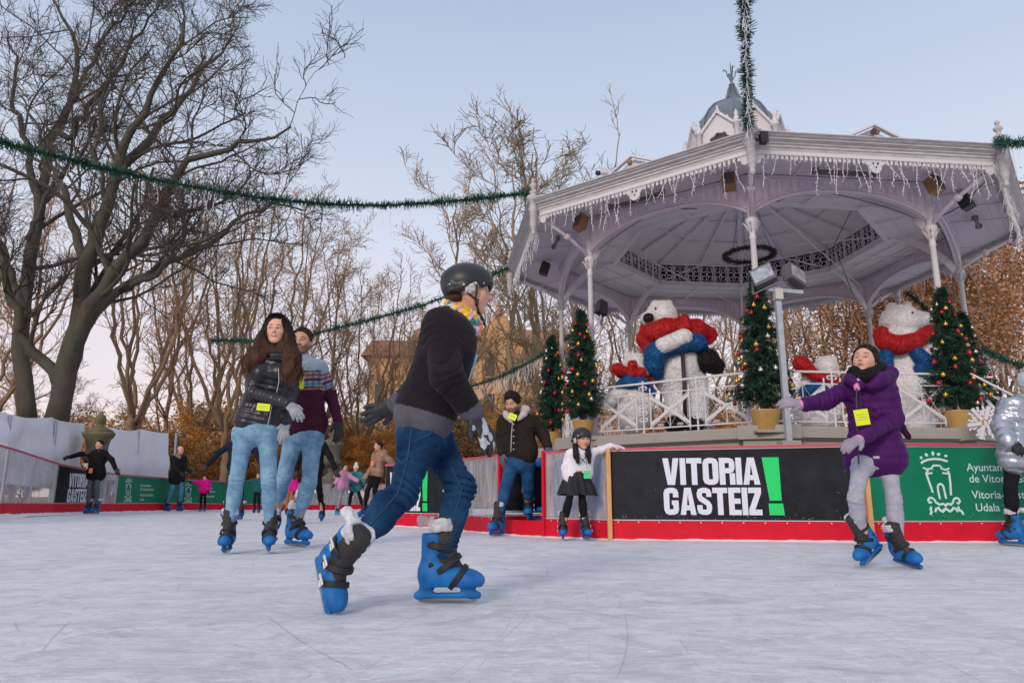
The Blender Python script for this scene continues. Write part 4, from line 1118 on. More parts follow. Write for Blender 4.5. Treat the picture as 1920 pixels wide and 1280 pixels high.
# wreath ring under the roof
c = W(1405,478,12.3); rr = np.random.RandomState(5); n = 2600; a = rr.rand(n)*2*PI; C_ = c+np.stack([.42*np.cos(a),.42*np.sin(a),0*a],1); D = rr.normal(size=(n,3)); V,F = needles(C_,D,.07*np.ones(n),.006,rr)
rt = empty('hanging_wreath','dark ring wreath hanging under the bandstand roof','wreath',loc=tuple(c)); g = MB(); g.add(V,[F]); g.build('needles',mat('dull_needles',(.03,.045,.035),.7,noise=.4,nscale=9,color2=(.06,.03,.03)),rt)
g = MB(); g.tube([c+A(.42*math.cos(t),.42*math.sin(t),0) for t in np.linspace(0,2*PI,33)[:-1]],.02,6,closed=True)
for t in (0,2.1,4.2): g.tube([c+A(.42*math.cos(t),.42*math.sin(t),0),c+A(0,0,1.6)],.004,4)
g.build('hoop',m_dark,rt)

# ---- christmas trees
m_gold = mat('gold_bauble',(.75,.42,.08),.22,metal=.75); m_rb = mat('red_bauble',(.55,.01,.03),.22,metal=.3); m_sil = mat('silver_bauble',(.75,.68,.60),.22,metal=.8)
m_pot = mat('gold_pot',(.50,.31,.10),.5,metal=.25,noise=.12,nscale=12,bump=.1)
def make_tree():
    rt = empty('christmas_tree','x','christmas tree','christmas trees round the bandstand'); rr = np.random.RandomState(3)
    H0,H1,R0 = .42,2.2,.40
    g = MB(); g.lathe([(.15,.0),(.155,.01),(.20,.27),(.205,.285),(.18,.285),(.17,.25),(.001,.25)],(0,0,0),20); g.build('pot',m_pot,rt,True)
    g = MB(); g.tube([A(0,0,.25),A(0,0,1.9)],[.035,.012],6); g.build('trunk',mat('tree_stem',(.02,.02,.015),.8),rt)
    g = MB(); Cs = []; Ds = []; tips = []
    for i in range(380):
        z = H0+(H1-H0)*(i+rr.rand())/380; t = (z-H0)/(H1-H0); a = rr.rand()*2*PI; r = (R0*(1-t)**.85+.05)*rr.uniform(.70,1.12)*(1 if t > .04 else .7)*(1+.22*math.sin(a*3+t*17)*math.sin(t*23+a))
        b0 = A(0,0,z); b1 = A(r*math.cos(a),r*math.sin(a),z-.04-.12*r+rr.uniform(-.03,.05)); tips.append(b1)
        m = int(34+r*90); s_ = rr.rand(m)**.6; Cs.append(b0+(b1-b0)*s_[:,None]); d = nrm(b1-b0); D = rr.normal(size=(m,3))*.8+d*.75; Ds.append(D)
        if i % 2 == 0: g.tube([b0,b1],[.006,.003],3)
    C_ = np.concatenate(Cs); D = np.concatenate(Ds); V,F = needles(C_,D,.075*np.ones(len(C_)),.006,rr); g.add(V,[F]); g.build('foliage',m_pine,rt)
    for i in range(52):
        z = H0+.02+(H1-H0-.15)*((i+.5)/52)**1.15; t = (z-H0)/(H1-H0); a = i*2.4+rr.uniform(-.8,.8); t = min(.97,max(.01,t+rr.uniform(-.03,.03))); z = H0+(H1-H0)*t; r = ((R0*(1-t)**.85+.05)*rr.uniform(.88,1.02))*(1+.22*math.sin(a*3+t*17)*math.sin(t*23+a))+.02
        g = MB(); q = A(r*math.cos(a),r*math.sin(a),z-.06); g.ball(A(0,0,0),.036*rr.uniform(.78,1.05),12); g.lathe([(.012,.03),(.012,.045),(.001,.047)],(0,0,0),6)
        o = g.build('bauble',(m_gold,m_rb,m_sil)[[0,1,2,1,0,1,0,2][i % 8]],rt,True); o.location = q
    return rt
ct = make_tree()
spots = [(1437,10.25,807,'christmas tree with gold pot at the front corner column, the largest'),(1094,12.15,821,'christmas tree by the left column above the girl in white top'),(1797,10.85,806,'christmas tree by the right column above the green banner'),
         (1037,15.1,838,'christmas tree farthest left, behind the man in dark jacket'),(1832,13.2,806,'christmas tree half hidden behind the right one')]
for i,(px,Y,by,lab) in enumerate(spots):
    o = ct if i == 0 else copy_tree(ct); o.location = W(px,by,Y); o.rotation_euler.z = i*1.3; o['label'] = lab; o.scale = [(1,1,1),(.90,.90,1.0),(.93,.93,1.0),(.95,.95,1.07),(1,1,1)][i]
    # bracket shelf carrying the pot
    p = W(px,by,Y); g = MB(); g.box(p-A(0,0,.02),(.2,.2,.018)); g.bar(p-A(0,0,.03),A(CX,CY,p[2]-.05)*.12+p*.88-A(0,0,.1),.05,.05); tag(g.build('pot_shelf',m_stone),'stone ledge under the '+['front corner christmas tree','christmas tree by the left column','christmas tree by the right column','farthest left christmas tree','half hidden right christmas tree'][i],'shelf')

# ---- polar bears of tinsel
m_fur = mat('white_tinsel',(.90,.90,.93),.5,noise=.08,nscale=60,bump=.5,bscale=90,spec=.8)
m_rt = mat('red_tinsel',(.62,.008,.015),.35,noise=.35,nscale=60,bump=.9,bscale=90,spec=.8); m_bt = mat('blue_tinsel',(.0,.13,.42),.35,noise=.4,nscale=60,bump=.9,bscale=90,spec=.8)
m_kt = mat('black_tinsel',(.012,.011,.014),.35,noise=.4,nscale=60,bump=.9,bscale=90,spec=.8)
def fuzz(name,S_,m,par,h=.02,ln=.032,nper=4,seed=0):
    V,Q = S_.mesh(h,lambda P: .009*vnoise(P,16)); rr = np.random.RandomState(seed)
    a,b,c_,d = (V[Q[:,i]] for i in range(4)); Nn = np.cross(c_-a,d-b); Nn /= np.maximum(np.linalg.norm(Nn,axis=1,keepdims=True),1e-9)
    g = MB(); g.add(V,[Q]); F0 = len(Q)
    Vn = []; 
    for k_ in range(nper):
        w4 = rr.rand(len(Q),4); w4 /= w4.sum(1,keepdims=True); C_ = sum(w4[:,i:i+1]*V[Q[:,i]] for i in range(4)); D = Nn+rr.normal(size=Nn.shape)*.9
        v,f = needles(C_-Nn*.002,D,ln*np.ones(len(C_)),.0035,rr); g.add(v,[f])
    return g.build(name,m,par)
def bearpos(px,py,Y,dy=0): return W(px,py,Y+dy)
GB = 'tinsel polar bears on the bandstand'
Y = 12.9; b = lambda px,py,dy=0: W(px,py,Y+dy)
rt = empty('polar_bear_figure','tall white tinsel polar bear in red scarf holding a dark broom','decoration',GB,tuple(A(b(1285,800)[0],Y,DZ)))
S_ = SDF(); S_.el(b(1268,690),(.45,.40,.52),k=.1).el(b(1262,650,0),(.42,.36,.42),k=.1).rc(b(1258,645),b(1242,600),.33,.24,k=.1)
S_.el(b(1240,588),(.245,.26,.22),k=.08).rc(b(1234,592,-.05),b(1214,597,-.2),.15,.105,k=.06).el(b(1252,571,.02),.07,k=.02).el(b(1228,571,.1),.065,k=.02)
S_.rc(b(1268,715,-.05),b(1275,785,-.05),.24,.2,k=.1).rc(b(1300,715),b(1305,785),.24,.2,k=.1)
S_.rc(b(1285,640,-.22),b(1246,652,-.42),.17,.14,k=.05).rc(b(1300,655,-.05),b(1325,680,-.15),.17,.13,k=.06)
S_.rc(b(1282,632,-.50),b(1243,648,-.56),.13,.12,k=.05)
fuzz('body',S_,m_fur,rt,seed=1)
S_ = SDF(); P = [b(1212,636,-.22),b(1225,622,-.38),b(1248,614,-.42),b(1280,612,-.38),b(1308,616,-.3),b(1326,628,-.12),b(1310,622,.25),b(1260,605,.33),b(1218,618,.2),b(1212,636,-.22)]
S_.chain(P,[.15]*len(P),k=.04,flat=(A(0,1,0),.6)).rc(P[0],b(1216,664,-.3),.13,.07,k=.04).rc(b(1278,618,-.42),b(1283,598,-.42),.09,.07,k=.03).rc(b(1283,598,-.42),b(1290,612,-.44),.07,.06,k=.03)
fuzz('scarf',S_,m_rt,rt,seed=2)
S_ = SDF(); P = [b(1228,690,-.36),b(1226,672,-.4),b(1240,656,-.43),b(1270,648,-.42),b(1305,642,-.34),b(1318,652,-.15)]; S_.chain([b(1232,700,-.3),b(1226,684,-.38),b(1228,664,-.42),b(1245,652,-.44),b(1275,646,-.43),b(1305,642,-.34),b(1318,654,-.15)],[.10,.15,.17,.15,.14,.14,.1],k=.06)
fuzz('blue_waistcoat',S_,m_bt,rt,seed=3)
S_ = SDF(); S_.el(b(1216,596,-.30),(.085,.07,.085)); fuzz('nose',S_,m_kt,rt,.012,.015,seed=4)
g = MB(); g.ball(b(1229,578,-.24),.022,8); g.build('eye',m_dark,rt,True)
S_ = SDF(); S_.rc(b(1272,790,-.08),b(1262,797,-.2),.16,.13,k=.05).rc(b(1306,790,-.03),b(1300,797,-.16),.16,.13,k=.05); fuzz('boot',S_,m_kt,rt,seed=5)
bt = rt
rt = empty('broom','dark broom held upright by the tall polar bear','broom',loc=tuple(b(1285,790,-.52)))
g = MB(); g.tube([b(1279,648,-.52),b(1283,720,-.52),b(1285,790,-.52)],.035,8); g.build('handle',mat('dark_stick',(.03,.012,.015),.5,bump=.4),rt,True)
S_ = SDF(); S_.el(b(1285,793,-.52),(.13,.1,.09)); fuzz('broom_head',S_,m_kt,rt,seed=6)
rt = empty('tinsel_ball','round black tinsel ball held out on the right of the tall polar bear','decoration',loc=tuple(b(1328,678,-.25)))  # round black ball at the end of the bear's arm
S_ = SDF(); S_.el(b(1327,676,-.25),(.19,.17,.2),k=.03).el(b(1342,686,-.22),(.13,.14,.13)); fuzz('ball',S_,m_kt,rt,ln=.05,seed=7)
# small bear, left
Y = 12.75; rt = empty('polar_bear_figure','small tinsel polar bear cub left of the tall bear, red bow at its neck','decoration',GB,tuple(A(b(1186,800)[0],Y,DZ)))
S_ = SDF(); S_.el(b(1186,770),(.32,.3,.40),k=.1).el(b(1185,725),(.25,.24,.26),k=.1).el(b(1190,682),(.19,.19,.18),k=.06).el(b(1180,666),.055,k=.02).el(b(1202,670),.055,k=.02)
S_.rc(b(1172,730,-.1),b(1142,752,-.2),.12,.09,k=.05).rc(b(1142,752,-.2),b(1128,748,-.2),.09,.11,k=.05).rc(b(1200,735,-.1),b(1216,760,-.1),.11,.09,k=.05).rc(b(1195,690,-.1),b(1210,695,-.2),.1,.07,k=.04)
fuzz('body',S_,m_fur,rt,seed=11)
S_ = SDF(); P = [b(1164,700,-.14),b(1180,703,-.26),b(1200,703,-.24),b(1213,710,-.1),b(1200,700,.2),b(1168,696,.15),b(1164,700,-.14)]; S_.chain(P,[.065]*7,k=.03)
S_.rc(b(1180,698,-.28),b(1158,692,-.3),.05,.10,k=.02).rc(b(1180,698,-.28),b(1186,684,-.3),.05,.075,k=.02).rc(b(1180,698,-.28),b(1202,698,-.28),.05,.08,k=.02); fuzz('scarf',S_,m_rt,rt,seed=12)
S_ = SDF(); S_.chain([b(1160,722,-.2),b(1178,715,-.26),b(1200,718,-.24),b(1220,735,-.1),b(1222,748,-.05)],[.06,.1,.1,.07,.05],k=.05); fuzz('blue_waistcoat',S_,m_bt,rt,seed=13)
# tall bear, right
Y = 12.9; rt = empty('polar_bear_figure','tall tinsel polar bear on the right, head turned to the right christmas tree','decoration',GB,tuple(A(b(1695,800)[0],Y,DZ)))
S_ = SDF(); S_.el(b(1692,720),(.50,.45,.62),k=.1).el(b(1688,655),(.42,.38,.42),k=.1).el(b(1688,603),(.33,.32,.29),k=.08).rc(b(1695,600,-.05),b(1732,600,-.1),.2,.13,k=.08).el(b(1672,577,.05),.08,k=.02).el(b(1700,574,.12),.07,k=.02)
S_.rc(b(1730,650,-.1),b(1752,668,-.2),.17,.14,k=.06); S_.rc(b(1670,760),b(1668,800),.26,.24,k=.1).rc(b(1720,760),b(1722,800),.26,.24,k=.1)
fuzz('body',S_,m_fur,rt,seed=21)
S_ = SDF(); P = [b(1652,628,-.1),b(1660,640,-.36),b(1685,646,-.42),b(1712,642,-.38),b(1734,630,-.25),b(1742,618,-.1),b(1720,615,.3),b(1670,612,.32),b(1652,628,-.1)]; S_.chain(P,[.11,.14,.15,.14,.11,.1,.1,.1,.11],k=.04)
fuzz('scarf',S_,m_rt,rt,seed=22)
S_ = SDF(); S_.rc(b(1662,662,-.34),b(1662,690,-.42),.09,.11,k=.03).rc(b(1718,660,-.42),b(1738,684,-.46),.10,.15,k=.03).rc(b(1738,684,-.46),b(1728,692,-.46),.13,.12,k=.03); fuzz('blue_waistcoat',S_,m_bt,rt,seed=23)
S_ = SDF(); S_.el(b(1741,598,-.12),(.07,.09,.09)); fuzz('nose',S_,m_kt,rt,.012,.015,seed=24)
g = MB(); g.ball(b(1711,586,-.31),.022,8); g.build('eye',m_dark,rt,True)
# small bear, right
rt = empty('polar_bear_figure','small tinsel polar bear cub between the front tree and the girl in purple','decoration',GB,tuple(A(b(1535,800)[0],Y,DZ)))
S_ = SDF(); S_.el(b(1530,765),(.40,.34,.42),k=.1).el(b(1535,725),(.30,.26,.26),k=.1).el(b(1549,690),(.19,.2,.20),k=.06).el(b(1537,674),.05,k=.02).el(b(1562,674),.05,k=.02).rc(b(1510,730,-.1),b(1492,742,-.2),.13,.1,k=.06)
fuzz('body',S_,m_fur,rt,seed=31)
S_ = SDF(); S_.chain([b(1530,705,-.24),b(1548,706,-.28),b(1565,715,-.2),b(1570,728,-.1)],[.09,.08,.08,.07],k=.03).rc(b(1530,705,-.25),b(1502,682,-.25),.08,.13,k=.02); fuzz('scarf',S_,m_rt,rt,seed=32)
S_ = SDF(); S_.chain([b(1502,735,-.28),b(1525,728,-.34),b(1545,732,-.32)],[.06,.1,.08],k=.04); fuzz('blue_waistcoat',S_,m_bt,rt,seed=33)

# ---- light pole with two floodlights
Y = 9.3; base = G(1493,Y); rt = empty('light_pole','grey steel pole with two large floodlights beside the front christmas tree','light pole',loc=tuple(base))
def wp(px,py,dy=0): return W(px,py,Y+dy)
tp = base.copy(); tp[2] = wp(1467,540)[2]
g = MB(); g.box((base+tp)/2,(.035,.035,(tp[2])/2)); g.build('pole',m_steel,rt)
g = MB(); g.box(base+A(0,0,1.09),(.12,.1,.06)); g.box(base+A(0,0,.5),(.1,.09,.5)); g.build('base',m_stone,rt)
g = MB(); g.box(tp+A(0,-.03,-.1),(.05,.05,.07)); g.build('junction_box',mat('beige_plastic',(.5,.47,.45),.5),rt)
g = MB(); g.bar(tp+A(-.12,0,-.02),tp+A(.34,0,-.06),.05,.05); g.build('cross_arm',m_steel,rt)
for cx,sx_ in ((-.17,1),(.24,-1)):
    c = tp+A(cx,-.02,.16); R_ = frame(nrm(A(.15*sx_*-1,.45,1)),A(.55*sx_,1,0)); f_ = MB(); f_.box(c,(.145,.06,.135),R_); 
    for q in range(5): f_.box(c+R_[:,1]*.075+R_[:,0]*(-.12+.06*q),(.006,.02,.1),R_)
    f_.bar(c+R_[:,0]*.16,c+R_[:,0]*.16-A(0,0,.18),.012,.03); f_.bar(c-R_[:,0]*.16,c-R_[:,0]*.16-A(0,0,.18),.012,.03); f_.bar(c+R_[:,0]*.16-A(0,0,.18),c-R_[:,0]*.16-A(0,0,.18),.03,.012)
    fo = f_.build('floodlight',mat('floodlight_case',(.12,.12,.13),.5,metal=.3),rt); g = MB(); g.box(c-R_[:,1]*.066,(.13,.004,.10),R_); gl = g.build('lens',mat('lamp_glass',(.45,.45,.48),.12,metal=.5,noise=.4,nscale=12),fo)
# side floodlight on the left column
Y = 12.3; c = wp(1128,577); rt = empty('floodlight','dark floodlight bracketed beside the left column','floodlight',loc=tuple(c)); R_ = frame(nrm(A(.2,.3,1)),A(-.6,1,0))
g = MB(); g.box(c,(.10,.07,.13),R_,.8); g.build('housing',m_dark,rt); g = MB(); g.tube([c,c+A(-.02,0,-.2),c+A(-.16,0,-.4)],.02,6); g.build('bracket',m_steel,rt)
# snowflake lattice at the stair
Y = 9.95; c = wp(1846,792); g = MB()
for q in range(6):
    a = q*PI/3+.15; d = A(math.cos(a),0,math.sin(a)); e_ = A(-math.sin(a),0,math.cos(a)); g.bar(c+d*.045+A(0,q*.003,0),c+d*.24+A(0,q*.003,0),.05,.03,up=A(0,1,0))
    for r in (.10,.16):
        for s_ in (-1,1): g.bar(c+d*r+A(0,.02*s_+q*.003,0)+e_*s_*.03,c+d*(r+.06)+e_*s_*.07+A(0,.02*s_+q*.003,0),.03,.014,up=A(0,1,0))
tag(g.build('snowflake_ornament',m_white),'large white slatted snowflake right of the christmas tree pot','decoration')
# ============================================================ trees
m_bark = mat('dark_bark',(.085,.066,.055),.9,noise=.4,nscale=5,color2=(.055,.06,.04),bump=.8,bscale=9,stretch=(1,1,.35))  # dark base colour for the near trees
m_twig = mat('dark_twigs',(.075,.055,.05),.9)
m_bark2 = mat('sun_warmed_bark',(.29,.19,.12),.9,noise=.35,nscale=3,color2=(.17,.12,.07),bump=.7,bscale=8,stretch=(1,1,.35))  # warmth of low sun put into the bark colour
m_twig2 = mat('sun_warmed_twigs',(.38,.245,.155),.9)  # twigs warmed in colour too, standing in for low sun
m_bark3 = mat('sunlit_bark',(.30,.23,.17),.9,noise=.3,nscale=3,color2=(.20,.15,.09),bump=.7,bscale=8,stretch=(1,1,.35))  # paler bark copy with sunlight put into its colour
m_leafg = mat('golden_leaves',(.74,.38,.06),.7,noise=.5,nscale=1.7,color2=(.56,.26,.07))
m_leafr = mat('rust_foliage',(.55,.24,.10),.7,noise=.5,nscale=.9,color2=(.32,.20,.10))
m_leafb = mat('brown_leaves',(.48,.25,.10),.8,noise=.5,nscale=1.3,color2=(.28,.17,.08))
m_leafgr = mat('green_shrub_leaves',(.06,.09,.03),.7,noise=.5,nscale=2,color2=(.14,.12,.04))

def batch_tube(g,P,R,n):
    K,m,_ = P.shape; T = np.empty_like(P); T[:,1:-1] = P[:,2:]-P[:,:-2]; T[:,0] = P[:,1]-P[:,0]; T[:,-1] = P[:,-1]-P[:,-2]
    T /= np.maximum(np.linalg.norm(T,axis=2,keepdims=True),1e-9)
    ref = np.where(np.abs(T[:,:1,2:3]) < .8, np.array([0,0,1.]), np.array([1.,0,0])); Nn = np.cross(T,np.broadcast_to(ref,T.shape)); Nn /= np.maximum(np.linalg.norm(Nn,axis=2,keepdims=True),1e-9); B = np.cross(T,Nn)
    a = np.arange(n)*2*PI/n; V = P[:,:,None]+R[:,:,None,None]*(np.cos(a)[:,None]*Nn[:,:,None]+np.sin(a)[:,None]*B[:,:,None])
    k,i,j = np.meshgrid(np.arange(K),np.arange(m-1),np.arange(n),indexing='ij'); o = k*m*n
    F_ = np.stack([o+i*n+j,o+i*n+(j+1)%n,o+(i+1)*n+(j+1)%n,o+(i+1)*n+j],-1).reshape(-1,4)
    g.add(V.reshape(-1,3),[F_])
def sprout(P,R,c,m,Lf,ang,rf,up,wob,t0,rr,lmin=.05,rmin=.003,t1=1.):
    K,mp,_ = P.shape; pl = np.linalg.norm(np.diff(P,axis=1),axis=2).sum(1)
    t = t0+(t1-t0)*(np.arange(c)[None]+rr.rand(K,c))/c; x = t*(mp-1); i = np.minimum(x.astype(int),mp-2); f = (x-i)[...,None]; k = np.arange(K)[:,None]
    p = P[k,i]*(1-f)+P[k,i+1]*f; T = P[k,i+1]-P[k,i]; T /= np.maximum(np.linalg.norm(T,axis=2,keepdims=True),1e-9); r = R[k,i]*(1-f[...,0])+R[k,i+1]*f[...,0]
    q = rr.normal(size=p.shape); q -= (q*T).sum(-1,keepdims=True)*T; q /= np.maximum(np.linalg.norm(q,axis=2,keepdims=True),1e-9)
    a = ang*rr.uniform(.6,1.35,(K,c))[...,None]; d = np.cos(a)*T+np.sin(a)*q+np.array([0,0,up])
    d /= np.linalg.norm(d,axis=2,keepdims=True); L_ = np.maximum(Lf*pl[:,None]*(1-.5*t)*rr.uniform(.55,1.25,(K,c)),lmin); r0 = np.maximum(np.minimum(r*rf,r*.9),rmin)
    p = p.reshape(-1,3); d = d.reshape(-1,3); L_ = L_.ravel(); r0 = r0.ravel(); out = [p]
    for s_ in range(m-1):
        d = d+rr.normal(size=d.shape)*wob+np.array([0,0,up*.35]); d /= np.linalg.norm(d,axis=1,keepdims=True); p = p+d*(L_/(m-1))[:,None]; out.append(p)
    return np.stack(out,1), r0[:,None]*np.linspace(1,.4,m)[None]
def resample(pts,rs,m,wob,rr):
    P = np.array(pts,float); sg = np.r_[0,np.cumsum(np.linalg.norm(np.diff(P,axis=0),axis=1))]; x = np.linspace(0,sg[-1],m)
    Q_ = np.stack([np.interp(x,sg,P[:,i]) for i in range(3)],1); 
    for _ in range(1): Q_[1:-1] = (Q_[:-2]+2*Q_[1:-1]+Q_[2:])/4
    Q_[1:-1] += rr.normal(size=Q_[1:-1].shape)*wob; return Q_, np.interp(x,np.linspace(0,sg[-1],len(rs)),rs)
def leaves(P,n,size,rr,spread):
    """P (K,m,3): leaf quads near twig points"""
    pts = P[:,1:].reshape(-1,3); i = rr.randint(0,len(pts),n); C_ = pts[i]+rr.normal(size=(n,3))*spread; u = rr.normal(size=(n,3)); u /= np.linalg.norm(u,axis=1,keepdims=True)
    v = np.cross(u,rr.normal(size=(n,3))); v /= np.linalg.norm(v,axis=1,keepdims=True); s_ = (size*rr.uniform(.6,1.4,n))[:,None]
    V = np.stack([C_-u*s_,C_-v*s_*.6,C_+u*s_,C_+v*s_*.6],1).reshape(-1,3); return V,np.arange(4*n).reshape(n,4)

# ---- the two big traced trees at left
def traced_tree(limbs,Y,label,seed,c=(10,6,5,4),mtr=m_bark,mtw=m_twig,lf=(.46,.55,.6,.62),rmin=.0075,cat='tree'):
    rr = np.random.RandomState(seed); base = G(limbs[0][0][0][0],Y); rt = empty('bare_tree',label,cat,'bare trees round the rink',tuple(base)); g = MB(); LP = []; LR = []
    for pts,r0,r1,dy in limbs:
        n = len(pts); W_ = [W(px,py,Y+dy*(i/(n-1))**1.3) for i,(px,py) in enumerate(pts)]; P,R = resample(W_,[r0*.78,(r0*.36+r1*.4),r1*.6],22,.05,rr)
        P = np.array(P); g.tube(P,R*(1+.12*rr.rand(len(R))),9); LP.append(P); LR.append(R)
    g.build('trunk',mtr,rt,True)
    P = np.array(LP); R = np.array(LR); g = MB(); g2 = MB()
    P1,R1 = sprout(P,R,c[0],10,lf[0],.8,.42,.16,.17,.25,rr); P2,R2 = sprout(P1,R1,c[1],8,lf[1],.8,.55,.12,.2,.2,rr)
    P3_,R3 = sprout(P2,R2,c[2],6,lf[2],.7,.6,.08,.22,.15,rr,lmin=.5,rmin=rmin); P4,R4 = sprout(P3_,R3,c[3],5,lf[3],.7,.7,.06,.24,.1,rr,lmin=.35,rmin=rmin*.6)
    batch_tube(g,P1,R1,6); batch_tube(g,P2,np.maximum(R2,rmin*1.5),5); g.build('branches',mtr,rt)
    batch_tube(g2,P3_,np.maximum(R3,rmin),3); batch_tube(g2,P4,np.maximum(R4*.8,rmin*.6),3); g2.build('crown',mtw,rt)
    return rt
traced_tree([([(104,800),(128,690),(150,600),(165,480),(200,390),(220,320),(215,280),(250,240),(295,165),(310,125),(332,88),(345,40)],.33,.05,-1.5),
  ([(100,790),(122,700),(150,590),(190,550),(240,480),(295,425),(310,370),(320,335),(360,300),(430,280),(452,258),(500,270),(545,238)],.28,.04,-2.5),
  ([(110,770),(165,600),(225,540),(280,505),(350,480),(400,460),(430,425),(470,395),(525,378),(570,395)],.20,.035,1.5),
  ([(165,480),(200,390),(222,318),(262,288),(300,232),(340,190),(360,165),(370,130),(402,112),(440,60)],.22,.03,2.),
  ([(120,720),(85,690),(50,640),(20,560),(0,470),(-20,400)],.20,.06,-1),
  ([(225,545),(290,520),(330,470),(345,440),(340,400),(355,360)],.10,.03,-3.),
  ([(165,500),(140,430),(118,360),(90,300),(70,240),(40,180)],.15,.03,2.5)],17.5,'large dark bare tree behind the left white sheet, limbs spreading right across the sky',5)
traced_tree([([(55,800),(40,640),(42,550),(58,450),(76,410),(82,310),(102,240),(136,190),(146,120),(146,60),(122,30),(90,-20)],.30,.05,1.5),
  ([(45,600),(20,520),(-10,440),(-40,350),(-60,250)],.22,.05,0.),
  ([(102,245),(135,262),(155,215),(190,170),(230,120),(262,60),(300,10)],.13,.03,-1.5),
  ([(76,410),(60,330),(45,250),(20,190),(30,120),(10,50)],.15,.03,2),
  ([(136,190),(170,110),(200,60),(240,20),(270,-30)],.10,.03,1),
  ([(50,450),(95,350),(150,300),(190,220),(210,150)],.10,.03,-2)],20.5,'tall bare tree at the far left edge, crown running out of the top',9,c=(9,6,5,4))

# ---- prototypes for the park trees, local coordinates, about 14 m tall
def proto(kind,seed):
    rr = np.random.RandomState(seed); rt = bpy.data.objects.new('bare_tree',None); COL.objects.link(rt); g = MB(); LP = []; LR = []
    if kind == 'vase':
        P,R = resample([A(0,0,0),A(.1,0,1.8),A(0,.1,3.6)],[.18,.13],22,.03,rr); g.tube(P,R,8); n = 7
        for i in range(n):
            a = i*2*PI/n+rr.rand(); s_ = rr.uniform(1.,2.9); d = A(math.cos(a),math.sin(a),0)
            P,R = resample([A(0,0,2.4+rr.rand()),d*s_*.35+A(0,0,5),d*s_*.8+A(0,0,8.5),d*s_*1.15+A(0,0,13.5+rr.rand())],[.082,.05,.018],22,.055,rr); g.tube(P,R,7); LP.append(P); LR.append(R)
        pr = dict(a=.6,up=.22)
    elif kind == 'leader':
        P,R = resample([A(0,0,0),A(.1,0,5),A(-.1,.1,10),A(0,0,14)],[.13,.08,.018],22,.05,rr); g.tube(P,R,8); LP.append(P); LR.append(R)
        P2,R2 = sprout(P[None],R[None],17,22,.33,.95,.5,.13,.06,.18,rr); batch_tube(g,P2,R2,5); LP += list(P2); LR += list(R2); pr = dict(a=.6,up=.15)
    else:
        P,R = resample([A(0,0,0),A(.05,0,1.)],[.12,.09],22,.02,rr); g.tube(P,R,6); n = 9
        for i in range(n):
            a = i*2*PI/n+rr.rand(); s_ = rr.uniform(1.2,4.2); d = A(math.cos(a),math.sin(a),0)
            P,R = resample([A(0,0,.2+rr.rand()),d*s_*.5+A(0,0,3.),d*s_+A(0,0,rr.uniform(5,11))],[.10,.05,.02],22,.08,rr); g.tube(P,R,5); LP.append(P); LR.append(R)
        pr = dict(a=.7,up=.1)
    g.build('trunk',m_bark2,rt,True); P = np.array(LP); R = np.array(LR); g = MB(); cc = (7,5,4) if kind != 'leader' else (5,4,4)
    P1,R1 = sprout(P,R,cc[0],7,.30,pr['a'],.45,pr['up'],.14,.2,rr); P2,R2 = sprout(P1,R1,cc[1],5,.5,.7,.6,pr['up']*.6,.18,.12,rr,lmin=.5,rmin=.010); P3_,R3 = sprout(P2,R2,cc[2],4,.55,.7,.7,.05,.22,.1,rr,lmin=.4,rmin=.008)
    batch_tube(g,P1,np.maximum(R1,.014),4); batch_tube(g,P2,np.maximum(R2,.011),3); batch_tube(g,P3_,np.maximum(R3,.009),3); g.build('crown',m_twig2,rt)
    TIPS.append(P2)
    return rt
TIPS = []
protos = [proto('vase',1),proto('vase',2),proto('leader',3),proto('leader',4),proto('shrub',5),proto('shrub',6)]
def add_leaves(rt,n,size,m,spread=.12,seed=0,zmin=0,name='leaves'):
    P = TIPS[protos.index(rt)]; rr = np.random.RandomState(seed); V,F = leaves(P,n,size,rr,spread); g = MB(); g.add(V,[F]); return mesh_np(name,V,[F],m)
lm = {'few': add_leaves(protos[0],1400,.05,m_leafb), 'gold': add_leaves(protos[4],17000,.075,m_leafg,.25), 'gold2': add_leaves(protos[5],12000,.075,m_leafb,.25), 'rust': add_leaves(protos[1],15000,.07,m_leafr,.35), 'green': add_leaves(protos[5],9000,.07,m_leafgr,.25)}
base_obj = protos; used = set()
def place_tree(pi,px,Y,top,label,lk=None,sun=False,rot=None,wide=1.,group='bare trees round the rink',name='bare_tree',cat='tree'):
    o = protos[pi]
    if pi in used: o = copy_tree(o)
    else: used.add(pi)
    o.name = name; h = W(px,top,Y)[2]; s_ = h/14.; o.location = G(px,Y); o.scale = (s_*wide,s_*wide,s_); o.rotation_euler.z = rot if rot is not None else px*.013+Y
    tag(o,label,cat,group)
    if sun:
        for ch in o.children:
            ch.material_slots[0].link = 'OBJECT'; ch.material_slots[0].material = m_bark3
    if lk: 
        l_ = link('leaves',lm[lk]); l_.parent = o
    return o
L_ = ['leftmost','second from left']
